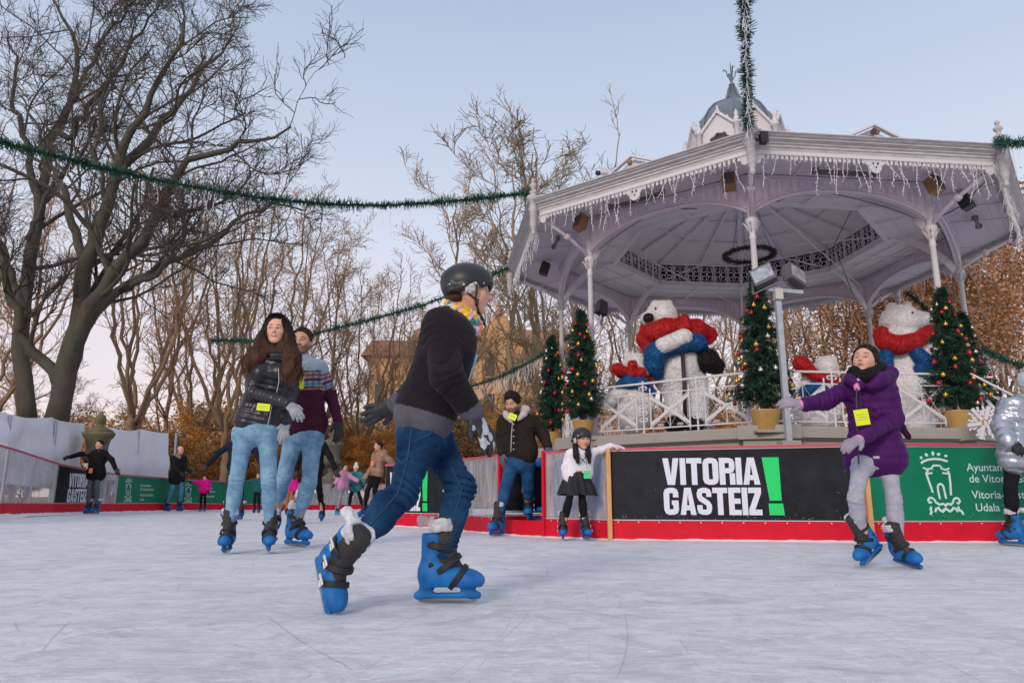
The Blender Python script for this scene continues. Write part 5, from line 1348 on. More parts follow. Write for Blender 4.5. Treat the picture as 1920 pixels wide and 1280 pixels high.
T_ = [ (0,-60,30,330,'brown bare tree behind the far left edge of the rink',None),(2,18,33,380,'slim bare tree behind the leftmost dark trunk',None),(1,232,25,330,'vase shaped bare tree right of the big dark tree',None),
 (2,300,31,470,'slim bare tree above the bald man',None),(0,352,33,440,'spreading bare tree behind the child in pink',None),(1,412,27,385,'many stemmed bare tree left of the woman in puffer jacket','few'),
 (0,478,31,405,'many stemmed bare tree directly behind the woman in puffer jacket',None),(3,545,36,450,'narrow bare tree above the man in sweater',None),(2,608,34,480,'bare tree right of the man in sweater, above the grey urn','few'),
 (0,668,37,520,'bare tree between grey urn and boy in helmet',None),(3,725,44,560,'small bare tree left of the helmeted boy',None),(1,770,47,580,'low bare tree behind the back of the helmeted boy',None),
 (2,842,37,362,'tall bare tree rising behind the black helmet',None),(3,905,50,520,'bare tree right of the black helmet',None),(0,1150,38,420,'bare tree seen between the left columns','few'),
 (1,1235,42,470,'bare tree behind the tall polar bear',None),(0,1330,36,450,'bare tree behind the broom of the tall bear',None),(2,1395,44,470,'bare tree behind the front christmas tree',None),(1,1480,34,440,'bare tree behind the right polar bear cub','few'),
 (0,1570,38,450,'bare tree behind the head of the girl in purple',None),(3,1090,44,480,'bare tree behind the left christmas tree',None)]
for i,(pi,px,Y,top,lab,lk) in enumerate(T_): place_tree(pi,px,Y,top,lab,lk,wide=1.15)
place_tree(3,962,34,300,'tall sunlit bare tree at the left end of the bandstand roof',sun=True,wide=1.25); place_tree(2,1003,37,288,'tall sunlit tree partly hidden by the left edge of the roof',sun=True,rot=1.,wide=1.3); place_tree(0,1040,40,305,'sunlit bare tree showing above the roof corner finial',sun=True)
R_ = [(1,1640,33,470,'rust leaved tree behind the girl in purple'),(1,1715,36,420,'rust leaved tree behind the tall right bear'),(1,1790,30,430,'rust leaved tree behind the right christmas trees'),(1,1868,34,470,'rust leaved tree left of the right edge'),(1,1945,27,380,'rust leaved tree cut by the right edge')]
for pi,px,Y,top,lab in R_: place_tree(pi,px,Y,top,lab,'rust',wide=1.25,group='rust leaved trees at right',name='autumn_tree')
S_ = [(-30,26,790,'green'),(40,28,760,'gold2'),(205,30,770,'gold'),(262,28,745,'gold2'),(300,34,765,'gold'),(345,30,735,'gold'),(392,32,760,'gold2'),(440,36,745,'gold'),(490,33,770,'gold'),(540,40,775,'gold2'),(592,38,770,'gold'),(650,36,765,'gold'),
  (702,34,770,'gold'),(756,38,755,'gold'),(806,40,745,'gold2'),(858,36,735,'gold2'),(905,34,725,'gold2'),(950,37,735,'gold2'),(1000,33,715,'gold2'),(1045,30,725,'gold'),(1110,31,735,'gold'),(1170,34,735,'gold2'),(1240,32,725,'gold'),(1310,36,710,'gold2'),(1370,32,735,'gold'),
  (1440,34,725,'gold2'),(1510,31,740,'gold2'),(1590,33,715,'gold2'),(1660,30,725,'gold'),(1730,32,700,'gold2'),(1800,28,720,'gold2'),(1860,30,700,'gold2'),(1925,26,690,'gold2'),(1985,28,700,'gold')]
where = ['at the far left edge','behind the big dark trunks','right of the tan urn','left of the bald man','behind the bald man','right of the bald man','left of the woman in puffer jacket','behind the woman in puffer jacket','between woman and man in sweater','behind the man in sweater','behind the grey urn','above the girls in pink and teal',
 'behind the woman in tan jacket','left of the helmeted boy','behind the boy in helmet, left part','behind the boy in helmet, right part','above the checked glove of the boy','behind the man in dark jacket','left of the farthest left christmas tree','behind the farthest left christmas tree','behind the left column','behind the polar bear cub at left','behind the legs of the tall bear','right of the tall bear','behind the front christmas tree',
 'behind the light pole','behind the right polar bear cub','behind the girl in purple','behind the tall right bear','behind the right bear and tree','behind the right christmas tree','above the snowflake ornament','above the girl in silver jacket','beyond the right edge']
for (px,Y,top,lk),wh in zip(S_,where): place_tree(4 if lk == 'gold' else 5,px,Y,top-(30 if 180 < px < 1700 else 0),{'gold':'golden leaved bush ','gold2':'brown leaved bush ','green':'dull green bush '}[lk]+wh,lk,wide=1.5,group='autumn bushes round the rink',name='autumn_bush',cat='bush')
# far wood: reads as one mass
rr = np.random.RandomState(77); g = MB(); gl = MB(); src = [protos[0],protos[2],protos[4]]
cr_ = [[c for c in p.children if c.name.startswith('crown')][0].data for p in src]
mt_ = [np.array([v.co[:] for v in m.vertices]) for m in cr_]; mf_ = [np.array([q.vertices[:] for q in m.polygons]) for m in cr_]
ps = []
for i in range(34):
    k_ = rr.randint(0,3); Y = rr.uniform(52,110); px = -100+2150*(i+rr.rand())/34; b_ = G(px,Y); s_ = rr.uniform(.8,1.15) if k_ < 2 else rr.uniform(.7,1.1); a = rr.rand()*6.28; c_,n_ = math.cos(a),math.sin(a)
    R = np.array([[c_,-n_,0],[n_,c_,0],[0,0,1]]); V = mt_[k_][::1]@R.T*s_*A(1.3,1.3,1); g.add(V+b_,[mf_[k_]])
    P = TIPS[(0,2,4)[k_]]@R.T*s_*A(1.3,1.3,1)+b_; V,F = leaves(P[P[:,:,2].max(1) < 7],2600,.16,rr,.6); gl.add(V,[F])
wd = g.build('woodland',mat('far_twigs',(.20,.15,.13),.9)); tag(wd,'distant bare wood along the horizon behind the park','wood',kind='stuff'); gl.build('leaves',m_leafb,wd)
# ============================================================ people
m_skin = mat('skin',(.5,.3,.2),.5,attr=True,noise=.05,nscale=30,sss=.12,bump=.03,bscale=200)
m_hairc = mat('hair',(.03,.02,.015),.6,attr=True,spec=.18)
def cloth_mat(name,c,**k): return mat(name,c,**{**dict(rough=.85,noise=.18,nscale=14,bump=.12,bscale=160,sheen=.0,spec=.12),**k})
m_jean_l = cloth_mat('light_blue_denim',(.12,.25,.40),color2=(.22,.37,.50),nscale=9)
m_jean_d = cloth_mat('dark_blue_denim',(.005,.026,.075),color2=(.014,.055,.13),nscale=7)
m_jean_m = cloth_mat('blue_denim',(.012,.055,.15),color2=(.025,.09,.20),nscale=8)
m_skblue = mat('blue_skate_shell',(.003,.105,.36),.55,spec=.3,color2=(.012,.15,.42),noise=.15,nscale=10,bump=.03,bscale=60)
m_sklt = mat('turquoise_skate_shell',(.05,.30,.50),.4,noise=.1)
m_strap = mat('black_strap',(.012,.012,.014),.55); m_liner = mat('dark_liner',(.028,.024,.024),.75,noise=.3,nscale=30)
m_blade = mat('steel_blade',(.55,.55,.56),.3,metal=.9); m_buck = mat('white_buckle',(.7,.68,.64),.35)
m_plast = mat('thin_white_plastic',(.80,.80,.84),.3,alpha=.62,bump=.5,bscale=45)
SKIN = {'fair':(.66,.37,.26),'tan':(.50,.27,.17),'kid':(.62,.34,.23)}

# ---- one skate, local: origin ankle, y to the toe, z up; contact at z = -.165
def skate_meshes():
    o = {}
    S = SDF(); S.rc((0,-.042,.11),(0,-.045,-.01),.056,.052,k=.02,flat=(A(1,0,0),.9)).el((0,-.055,-.05),(.042,.058,.065),k=.03).rc((0,-.03,-.055),(0,.10,-.068),.05,.044,k=.03)
    S.el((0,.125,-.072),(.05,.062,.042),k=.03).rc((0,.0,-.02),(0,.06,-.045),.045,.035,k=.03)
    S.cut((0,0,-.100),(0,0,-1)).rc((0,.03,.15),(0,.03,.0),.042,.03,k=.015,op='s').cut((0,0,.13),(0,0,1))
    S.rc((0,-.115,-.137),(0,.158,-.135),.0125,.0135,k=.006).rc((0,-.07,-.10),(0,-.10,-.133),.032,.016,k=.015,flat=(A(1,0,0),.7)).rc((0,.11,-.10),(0,.135,-.132),.032,.018,k=.015,flat=(A(1,0,0),.7))
    V,Q = S.mesh(.0048); o['shell'] = (V,Q)
    S = SDF(); S.rc((0,.0,.15),(0,-.005,.0),.052,.045,k=.02).rc((0,.012,.14),(0,.028,.02),.04,.036,k=.02).rc((0,.028,.02),(0,.075,-.035),.034,.026,k=.02).el((0,.0,.175),(.055,.058,.02),k=.02)
    o['liner'] = S.mesh(.006)
    g = MB(); P = [(-.118,-.150),(-.10,-.163),(-.05,-.167),(.10,-.167),(.145,-.163),(.166,-.148),(.168,-.138),(-.118,-.138)]
    n = len(P); V = [(-.0022,a,b) for a,b in P]+[(.0022,a,b) for a,b in P]; j = np.arange(n); g.add(V,[j[::-1],j+n,np.stack([j,(j+1)%n,(j+1)%n+n,j+n],-1)]); o['blade'] = g
    g = MB()
    for c,n_,rx,ry,w_ in (((0,-.018,.075),(0,.15,1),.060,.064,.010),((0,.012,-.012),(0,-.75,1),.058,.078,.0095),((0,.068,-.058),(0,-1.2,.9),.054,.060,.0085)):
        R = frame(A(*n_),A(0,1,0)); a = np.linspace(0,2*PI,21)[:-1]
        for off in (-.007,0,.007): g.tube([A(*c)+R[:,0]*rx*math.cos(t)+R[:,1]*ry*math.sin(t)+R[:,2]*off for t in a],w_*.72,5,closed=True)
    for s_ in (-1,1): g.lathe([(.0001,-.006),(.012,-.005),(.012,.004)],(s_*.046,-.05,-.005),10,axis=(1,0,0)); g.lathe([(.0001,-.004),(.009,-.003),(.009,.003)],(s_*.05,-.045,.09),8,axis=(1,0,0))
    o['strap'] = g
    g = MB()
    for s_ in (1,):
        for y,z in ((-.02,.07),(.015,.0),(.065,-.055)):
            for dy in (0,): g.tube([A(.060*s_,y-.03,z-.012),A(.069*s_,y-.03,z+.012),A(.070*s_,y+.018,z+.014),A(.066*s_,y+.018,z-.012),A(.066*s_,y-.012,z-.004)],.0055,5)
    o['buckle'] = g
    S = SDF(); S.rc((-.015,-.01,.165),(.015,-.01,.17),.056,.056,k=.02).rc((.02,-.06,.165),(.04,-.10,.18),.012,.026,k=.02).el((0,0,.20),(.05,.05,.08),k=.005,op='s').cut((0,0,.140),(0,0,-1)).cut((0,0,.198),(0,0,1))
    o['cover'] = S.mesh(.006,lambda P: .007*vnoise(P,26)+.005*vnoise(P,60))
    return o
_sk = skate_meshes(); SKM = {}
for nm,m in (('blade',m_blade),('strap',m_strap),('buckle',m_buck)): SKM[nm] = _sk[nm].mesh(nm,m,True)
SKM['shell'] = mesh_np('skate',_sk['shell'][0],[_sk['shell'][1]],m_skblue,True); SKM['shell2'] = mesh_np('skate',_sk['shell'][0],[_sk['shell'][1]],m_sklt,True)
SKM['liner'] = mesh_np('liner',_sk['liner'][0],[_sk['liner'][1]],m_liner,True); SKM['cover'] = mesh_np('cover',_sk['cover'][0],[_sk['cover'][1]],m_plast,True)
def add_skate(rt,ank,toe,up,s,mirror=False,small=False,lt=False,cover=True):
    y = nrm(toe); z = nrm(np.asarray(up,float)-y*(np.asarray(up,float)@y)); x = np.cross(y,z)
    if mirror: x = -x
    M = Matrix([[x[i]*s,y[i]*s,z[i]*s,ank[i]-woff(rt)[i]] for i in range(3)]+[[0,0,0,1]])
    o = link('skate',SKM['shell2' if lt else 'shell'],rt); o.matrix_local = M
    for nm in ('blade','strap','liner','buckle') if not small else ('blade','strap','liner'): link(nm,SKM[nm],o)
    if cover: link('boot_cover',SKM['cover'],o)
    return o

# ---- head, unit = head height
def head_geo(c,R,hh,vox,skin,opt):
    S = SDF(); fem = opt.get('fem',0); kid = opt.get('kid',0)
    S.el((0,-.06,.13),(.335,.41,.37),k=.1).el((0,.07,-.12),(.282-.01*fem+.015*kid,.31,.33),k=.12)
    S.rc((0,.10,-.26),(0,.235,-.385),.16,.085 if not kid else .08,k=.08)
    for s_ in (-1,1):
        S.rc((s_*.20,-.02,-.17),(s_*.07,.21,-.375),.085,.07,k=.08).el((s_*.15,.235,-.10),(.10,.095,.10),k=.07).el((s_*.325,-.03,-.03),(.028,.07,.10),A(*[[.93,0,s_*.3],[0,1,0],[-s_*.3,0,.93]]) if 0 else None,k=.02)
    S.rc((-.15,.30,.075),(.15,.30,.075),.045,.045,k=.06).rc((0,.325,.05),(0,.425,-.115),.032,.045,k=.03).el((-.045,.375,-.13),(.035,.04,.03),k=.02).el((.045,.375,-.13),(.035,.04,.03),k=.02)
    for s_ in (-1,1): S.el((s_*.13,.375,.005),(.085,.06,.05),k=.05,op='s')
    for s_ in (-1,1): S.el((s_*.128,.275,.0),(.066,.062,.050),k=.012)
    S.el((0,.325,-.225),(.095,.045,.022),k=.03).el((0,.325,-.262),(.08,.045,.026),k=.03).el((0,.385,-.243),(.085,.03,.006 if not opt.get('open') else .012),k=.012,op='s')
    S.rc((0,-.09,-.2),(0,-.13,-.62),.205,.215,k=.06)
    V,Q = S.mesh(vox/hh)
    base = np.array(SKIN[skin]); C_ = np.tile(base,(len(V),1)); x,y,z = V.T; fr = y > .1
    def mixc(m,c,f=1.): C_[m] = C_[m]*(1-f)+np.array(c)*f
    mixc(fr & (np.hypot((np.abs(x)-.17)/.09,(z+.12)/.08) < 1),(.62,.25,.19),.35); mixc(fr & (np.abs(x) < .05) & (z < -.08) & (z > -.17) & (y > .38),(.6,.24,.18),.3)
    mixc(fr & (y > .25) & (np.hypot(x/.095,(z+.243)/.046) < 1),(.42,.11,.10) if fem else (.42,.17,.14),.85)
    mixc(fr & (y > .25) & (np.abs(z+.243) < (.010 if not opt.get('open') else .018)) & (np.abs(x) < .08),(.10,.02,.02),.8)
    if opt.get('teeth'): mixc(fr & (y > .25) & (np.abs(z+.240) < .011) & (np.abs(x) < .055),(.75,.7,.66),.9)
    if opt.get('stubble'):
        st = (z < -.14-.25*np.maximum(0,.0)) & (y > -.05) & (z > -.52) & ~((np.abs(x) < .09) & (np.abs(z+.243) < .045)) & ((z < -.2) | (np.abs(x) < .12) | (np.abs(x) > .2)); mixc(st,(.09,.055,.04),opt['stubble'])
    hc = opt.get('hair',(.025,.016,.012))
    mixc(fr & (np.hypot((np.abs(x)-.135)/.085,(z-.105-.02*np.cos((np.abs(x)-.13)*20))/.022) < 1),hc,.9)
    for s_ in (-1,1):
        e = fr & (y > .27) & (np.hypot((x-s_*.128)/.062,z/.030) < 1); mixc(e,(.46,.42,.40)); gz = opt.get('gaze',(0,0))
        mixc(e & (np.hypot(x-s_*.128-gz[0],z-gz[1]) < .030),(.03,.016,.01)); 
        mixc(fr & (y > .24) & (np.abs(np.hypot((x-s_*.128)/.070,(z-.002)/.037)-1) < .16) & (z > -.005),(.03,.015,.012),.9)
    if opt.get('scalp'): mixc((z > .22+.25*np.maximum(0,(-y)*0)) & (y < .30) | ((y < -.02) & (z > -.12)),hc,opt['scalp'])
    return np.asarray(c)+(V*hh)@R.T, Q, C_

def finger_hand(S,w0,d,n,th,sz,r=.0095,curl=.35,spread=.16,k=.006):
    """w0 wrist, d finger direction, n palm-back normal, th thumb side direction"""
    d = nrm(d); n = nrm(n-d*(n@d)); t = nrm(np.cross(d,n)); t = t if t@th > 0 else -t
    kn = w0+d*.095*sz
    S.rc(w0,w0+d*.03*sz,.028*sz,.03*sz,k=.02,flat=(n,.62)); S.rc(w0+d*.03*sz,kn-d*.012*sz,.033*sz,.037*sz,k=.02,flat=(n,.5))
    for i,(off,L_) in enumerate(((.030,.078),(.010,.088),(-.011,.082),(-.031,.064))):
        p = kn+t*off*sz-d*.008*sz*abs(i-1); a = 0.; dd = nrm(d+t*off*spread*20*sz)
        for j,f in enumerate((.45,.32,.25)):
            a += curl*(.5 if j == 0 else 1.)*(1+.12*i); q = p+(dd*math.cos(a)-n*math.sin(a))*L_*f*sz; S.rc(p,q,(r+.0015-.0008*j)*sz,(r+.0007-.0008*j)*sz,k=k); p = q
    p = w0+d*.03*sz+t*.026*sz; q = p+nrm(d*.75+t*.7-n*.25)*.04*sz; S.rc(p,q,.0135*sz,(r+.002)*sz,k=.012); S.rc(q,q+nrm(d*.95+t*.35-n*.35)*.032*sz,(r+.002)*sz,r*sz,k=k)

_ROT = np.array(Matrix.Rotation(.5,3,'X')@Matrix.Rotation(.35,3,'Y'))
def wrinkle(specs,amp=.004,sc=9.,base=.0035):
    def f(P):
        o = base*vnoise(P*[1,1,.8],sc)+base*.5*vnoise(P,sc*2.6)+base*1.1*vnoise(P@_ROT*[1,1,.28],sc*2.2)
        for c,a,lam,rad,am in specs:
            w_ = P-c; e = np.exp(-(w_**2).sum(-1)/rad**2); ph = (w_@a)/lam*2*PI+vnoise(P,9.)*6.
            o = o-am*e*(1-2.6*(1-np.abs(np.sin(ph*.5)))**2)*.8
        return o
    return f

def person(label,Y,J,feet,head,fwd,S=1.,top=None,legs=None,hands=None,vox=.008,hvox=None,group=None,skin='tan',hair=None,facing=None,hup=(0,0,1),hopt={},hh=None,lt=False,cover=True,small=False,skw=1.):
    """J: photo joints (px,py,dy): neck, sa, sb, ea, eb, wa, wb, pel, ha, hb, ka, kb. a = image left, b = image right.
    feet: a,b = (px,py,Y or None, toe, up, scale) skate contact point"""
    P = {k: W(v[0],v[1],Y+(v[2] if len(v) > 2 else 0)) for k,v in J.items()}; F_ = []
    for q in feet:
        px,py,Yf,toe,up,fs = q
        b = G(px,Y if Yf is None else Yf,0) if py is None else W(px,py,Yf)
        if py is None: b[2] = IH(b[0],b[1])+.002
        t_ = nrm(toe); u_ = nrm(np.asarray(up,float)-t_*(np.asarray(up,float)@t_)); F_.append((b+u_*.167*fs-t_*.02*fs,t_,u_,fs))
    P['aa'],P['ab'] = F_[0][0],F_[1][0]
    fw = nrm(fwd); rt = empty('person',label,'person',group,tuple(A(P['pel'][0],P['pel'][1],0)))
    Hc = W(head[0],head[1],Y+(head[2] if len(head) > 2 else 0)); f_ = nrm(facing if facing is not None else fwd); u_ = nrm(np.asarray(hup,float)-f_*(np.asarray(hup,float)@f_)); R = np.c_[np.cross(f_,u_),f_,u_]
    hh = hh or .225*S**.5; P['H'] = Hc; P['R'] = R; P['hh'] = hh
    # skin body under the clothes
    B = SDF(); lat = nrm(P['sb']-P['sa']); sp = P['neck']-P['pel']; rb = .06*S
    B.rc(P['neck']-nrm(sp)*.03,P['pel'],.075*S,.08*S,k=.04).rc(P['sa'],P['sb'],.04*S,k=.03).rc(P['ha'],P['hb'],.07*S,k=.04)
    B.rc(P['neck']-nrm(sp)*.03,Hc-u_*hh*.40-f_*hh*.12,.050*S,.047*S,k=.03)
    for q in 'ab':
        B.chain([P['s'+q],P['e'+q],P['w'+q]],[.036*S,.03*S,.024*S],k=.02).chain([P['h'+q],P['k'+q],P['a'+q]],[.062*S,.045*S,.035*S],k=.02).rc(P['a'+q],P['a'+q]+F_['ab'.index(q)][1]*.08*S-F_['ab'.index(q)][2]*.03*S,.03*S,.025*S,k=.02)
    if hands and hands.get('bare'):
        for q in 'ab':
            if q in hands: d,n,th,cu = hands[q]; finger_hand(B,P['w'+q],A(*d),A(*n),A(*th),hands.get('sz',1)*S,curl=cu)
    V,Q = B.mesh(max(vox*1.4,.009) if not (hands and hands.get('bare')) else vox*.8)
    hV,hQ,hC = head_geo(Hc,R,hh,hvox or vox*.5,skin,{**hopt})
    VV = np.r_[V,hV]; QQ = np.r_[Q,hQ+len(V)]; CC = np.r_[np.tile(SKIN[skin],(len(V),1)),hC]
    link('body',mesh_np('body',VV-woff(rt),[QQ],m_skin,True,CC),rt)
    # trousers
    L_ = SDF(); lr = legs.get('r',(.088,.062,.05)); th_ = [x*S for x in lr]
    L_.rc(P['ha'],P['hb'],.100*S*legs.get('hip',1),k=.05).rc((P['ha']+P['hb'])/2+nrm(sp)*.05*S,(P['ha']+P['hb'])/2,.095*S,k=.05)
    spec = []
    for q in 'ab':
        h_,k_,a_ = P['h'+q],P['k'+q],P['a'+q]; fu = F_['ab'.index(q)][2]; an = a_+fu*.05*F_['ab'.index(q)][3]; ax = nrm(h_-an)
        L_.rc(h_,k_,th_[0],th_[1],k=.035).rc(k_,an,th_[1]*.97,th_[2],k=.03)
        calf = k_+(an-k_)*.32-fw*.012; L_.el(calf,(th_[1]*.95,th_[1]*1.0,.10*S),k=.04)
        am = legs.get('wr',.006); spec += [(k_,nrm(k_-an),.035,.10*S,am),(an,nrm(k_-an),.028,.09*S,am*.7),(h_-nrm(h_-k_)*.04,nrm(nrm(h_-k_)+lat*.5),.045,.12*S,am*.9)]
    L_.p = [x for x in L_.p]
    P['tr'] = lo = sdf_obj('trousers',L_,vox,legs['m'],rt,wrinkle(spec,base=.002+.0015*legs.get('loose',0)))
    # top
    T = SDF(); t_ = top; tk = t_.get('th',.012); w_ = np.linalg.norm(P['sb']-P['sa'])/2; g_ = t_.get('girth',1.)
    pat = t_.get('pat'); spn = nrm(sp); L0 = np.linalg.norm(sp); ar = t_.get('ar',(.052,.044,.036))
    def tp_pat(lam,am): return lambda t,X: -am*(np.abs(np.sin(((X-P['pel'])@spn)/lam*PI))-.5)
    pt = tp_pat(*t_['quilt']) if t_.get('quilt') else None
    lat2 = nrm(lat-fw*(lat@fw)) if abs(lat@fw) < .9 else lat
    def seg(t,half,r,off=0.):
        c = P['pel']+sp*t+fw*off; T.rc(c-lat2*half,c+lat2*half,r+tk,k=.07 if not pt else .05,flat=(fw,t_.get('flat',.86)),pat=pt)
    hw = .155*S
    T.rc(P['sa']-spn*.012,P['sb']-spn*.012,.055*S+tk,k=.05,pat=pt).rc(P['neck']-spn*.02,P['neck']-spn*.10,.07*S+tk*.5,.09*S,k=.05)
    seg(.86,w_*.55,.088*S*g_); seg(.72,w_*.62,.105*S*g_,.012*S); seg(.55,hw*.52,.105*S*g_,.012*S); seg(.36,hw*.48,.103*S*g_,.012*S); seg(.18,hw*.50,.108*S*g_)
    hem = t_.get('hem',-.02); n_h = t_.get('flare',0.)
    for tt in np.arange(.05,hem-.001,-.09) if hem < .05 else []: seg(tt,hw*(.52+n_h*(.1-tt)*1.5),(.110+n_h*(.1-tt)*.22)*S*g_)
    seg(hem+.03,hw*(.52+n_h*(.1-hem)*1.5)*t_.get('hemr',1),(.110+n_h*(.1-hem)*.25)*S*g_*t_.get('hemr',1))
    if t_.get('bust'): 
        for s_ in (-1,1): T.el(P['pel']+sp*.70+fw*.085*S+lat2*s_*.075*S,(.06*S,.06*S,.065*S),k=.06)
    for q in 'ab':
        s_,e_,wr = P['s'+q],P['e'+q],P['w'+q]; axu,axl = nrm(e_-s_),nrm(wr-e_); ql = t_.get('quilt')
        pu = (lambda t,X,c=s_,a=axu: -ql[1]*(np.abs(np.sin(((X-c)@a)/ql[0]*PI))-.5)) if ql else None; pl = (lambda t,X,c=e_,a=axl: -ql[1]*(np.abs(np.sin(((X-c)@a)/ql[0]*PI))-.5)) if ql else None
        T.rc(s_,e_,ar[0]*S+tk,ar[1]*S+tk,k=.03,pat=pu).rc(e_,wr-axl*.01,ar[1]*S+tk,ar[2]*S+tk,k=.025,pat=pl)
    hc_ = P['pel']+sp*hem; T.cut(hc_,-nrm(sp+fw*t_.get('hemtilt',0.)),k=.0)  if t_.get('cuthem',True) and False else None
    wr_ = t_.get('wr',.006); spec = [(P['ea'],nrm(P['wa']-P['ea']),.035,.09*S,wr_),(P['eb'],nrm(P['wb']-P['eb']),.035,.09*S,wr_),(P['pel']+sp*.35,nrm(spn+lat2*.5),.06,.16*S,wr_*.9),(P['sa']-spn*.09,nrm(spn+lat2*.8),.04,.10*S,wr_*.8),(P['sb']-spn*.09,nrm(spn-lat2*.8),.04,.10*S,wr_*.8)]
    for ex in t_.get('extra',[]): ex(T,P)
    P['tp'] = sdf_obj('jacket' if t_.get('name') is None else t_['name'],T,vox,t_['m'],rt,wrinkle(spec,base=.0025),col=(lambda V: t_['col'](V,P,spn,fw,lat2)) if t_.get('col') else None)
    # hands
    if hands and not hands.get('bare'):
        for q in 'ab':
            if q not in hands: continue
            d,n,th,cu = hands[q]; Hn = SDF(); finger_hand(Hn,P['w'+q],A(*d),A(*n),A(*th),hands.get('sz',1.08)*S,r=.0115 if hands.get('thick') is None else hands['thick'],curl=cu,spread=hands.get('spread',.16))
            ax = nrm(P['w'+q]-P['e'+q]); Hn.rc(P['w'+q]-ax*.045*S,P['w'+q]+nrm(d)*.01,(.034+hands.get('cuff',0))*S,.031*S,k=.015)
            sdf_obj('glove',Hn,max(vox*.6,.004),hands['m'],rt,lambda P_: .0012*vnoise(P_,60),col=hands.get('col'))
    for i,(an,t2,u2,fs) in enumerate(F_): add_skate(rt,an,t2,u2,fs,mirror=(i == 1),small=small,lt=lt,cover=cover if not isinstance(cover,tuple) else cover[i])
    return rt,P

def hair_cap(rt,P,m,col,z0=.10,back=-.35,vox=.006,vol=.03,extra=None,front=.30,noise=.012):
    """short hair hugging the skull"""
    H,R,hh = P['H'],P['R'],P['hh']; S = SDF(); L = lambda a: H+R@(A(*a)*hh)
    S.el(L((0,-.065,.14)),A(.335+vol,.41+vol,.385+vol)*hh,R,k=.02).rc(L((0,-.2,.0)),L((0,-.17,back)),.22*hh,.15*hh,k=.05*hh)
    S.cut(L((0,front,z0+.02)),R@A(0,1.,-.62))
    for ex in extra or []: ex(S,L,hh)
    if extra is None or True: pass
    V,Q = S.mesh(vox,lambda X: noise*hh*3*vnoise(X,55)+noise*hh*2*vnoise(X,120))
    c = np.tile(col,(len(V),1))*(1+.35*vnoise(V,90))[:,None]; ho = link('hair',mesh_np('hair',V-woff(rt),[Q],m,True,c),rt)
    if vox > .009: return
    rr = np.random.RandomState(len(V)); g = MB(); h_ = vol+.004                  # short combed-back strands over the cap
    for i in range(520):
        u = rr.uniform(-1.25,1.25); v = rr.uniform(-.75,1.15); X = []
        for t in np.linspace(0,.42,6):
            q = A(math.sin(u)*math.cos((v-t)*.2),math.sin(v-t)*math.cos(u*.8),math.cos(v-t)*math.cos(u)); q = q/np.linalg.norm(q); X.append(A(0,-.065,.14)+q*A(.335+h_,.41+h_,.385+h_)*(1.01+.03*math.sin(t*7+i)))
        if min(x[2] for x in X) < -.15 or (X[0]-A(0,front,z0+.02))@A(0,1,-.62) > 0: continue
        g.tube([L(x) for x in X],np.array([1,1,1,.9,.7,.3])*.013*hh,4,cap=False); g.c.append(np.tile(np.array(col)*rr.uniform(.6,2.2),(24,1)))
    g.build('hair_strands',m,ho)

def card(rt,c,w_,h_,col_name,col,nrm_,up=(0,0,1),lanyard=None,name='badge'):
    R = frame(up,-np.asarray(nrm_,float)); g = MB(); g.box(c,(w_/2,.0025,h_/2),R); o = g.build(name,mat(col_name,col,.5,spec=.3),rt)
    g = MB(); 
    for i in range(3): g.box(np.asarray(c)-R[:,1]*.0035+R[:,2]*h_*(.18-.16*i),(w_*.36,.0008,h_*.012),R)
    g.build('print_line',mat('badge_print',(.25,.27,.2),.6),o)
    if lanyard is not None: g = MB(); g.tube(lanyard,.003,4); g.build('lanyard',m_strap,o)

def seam(rt,ob,pts,m,r=.0022,name='seam',side=-1.,n=40,par=None):
    """stitched line laid on the camera-facing skin of a garment; pts are world points on its axis"""
    V = np.array([v.co[:] for v in ob.data.vertices])+woff(ob); P_ = np.array(pts); t = np.linspace(0,1,n); f = np.linspace(0,1,len(P_)); X = np.stack([np.interp(t,f,P_[:,i]) for i in range(3)],1); out = []
    for q in X:
        d = np.hypot(V[:,0]-q[0],V[:,2]-q[2]); k = np.where(d < .009)[0]
        k = k[np.abs(V[k,1]-q[1]) < .16]
        if len(k): out.append([q[0],V[k,1].min()-.0008,q[2]])
    if len(out) > 3:
        o = np.array(out); 
        for _ in range(2): o[1:-1,1] = np.minimum(o[1:-1,1],(o[:-2,1]+o[2:,1])/2)
        g = MB(); g.tube(o,r,4); return g.build(name,m,ob if par is None else par)
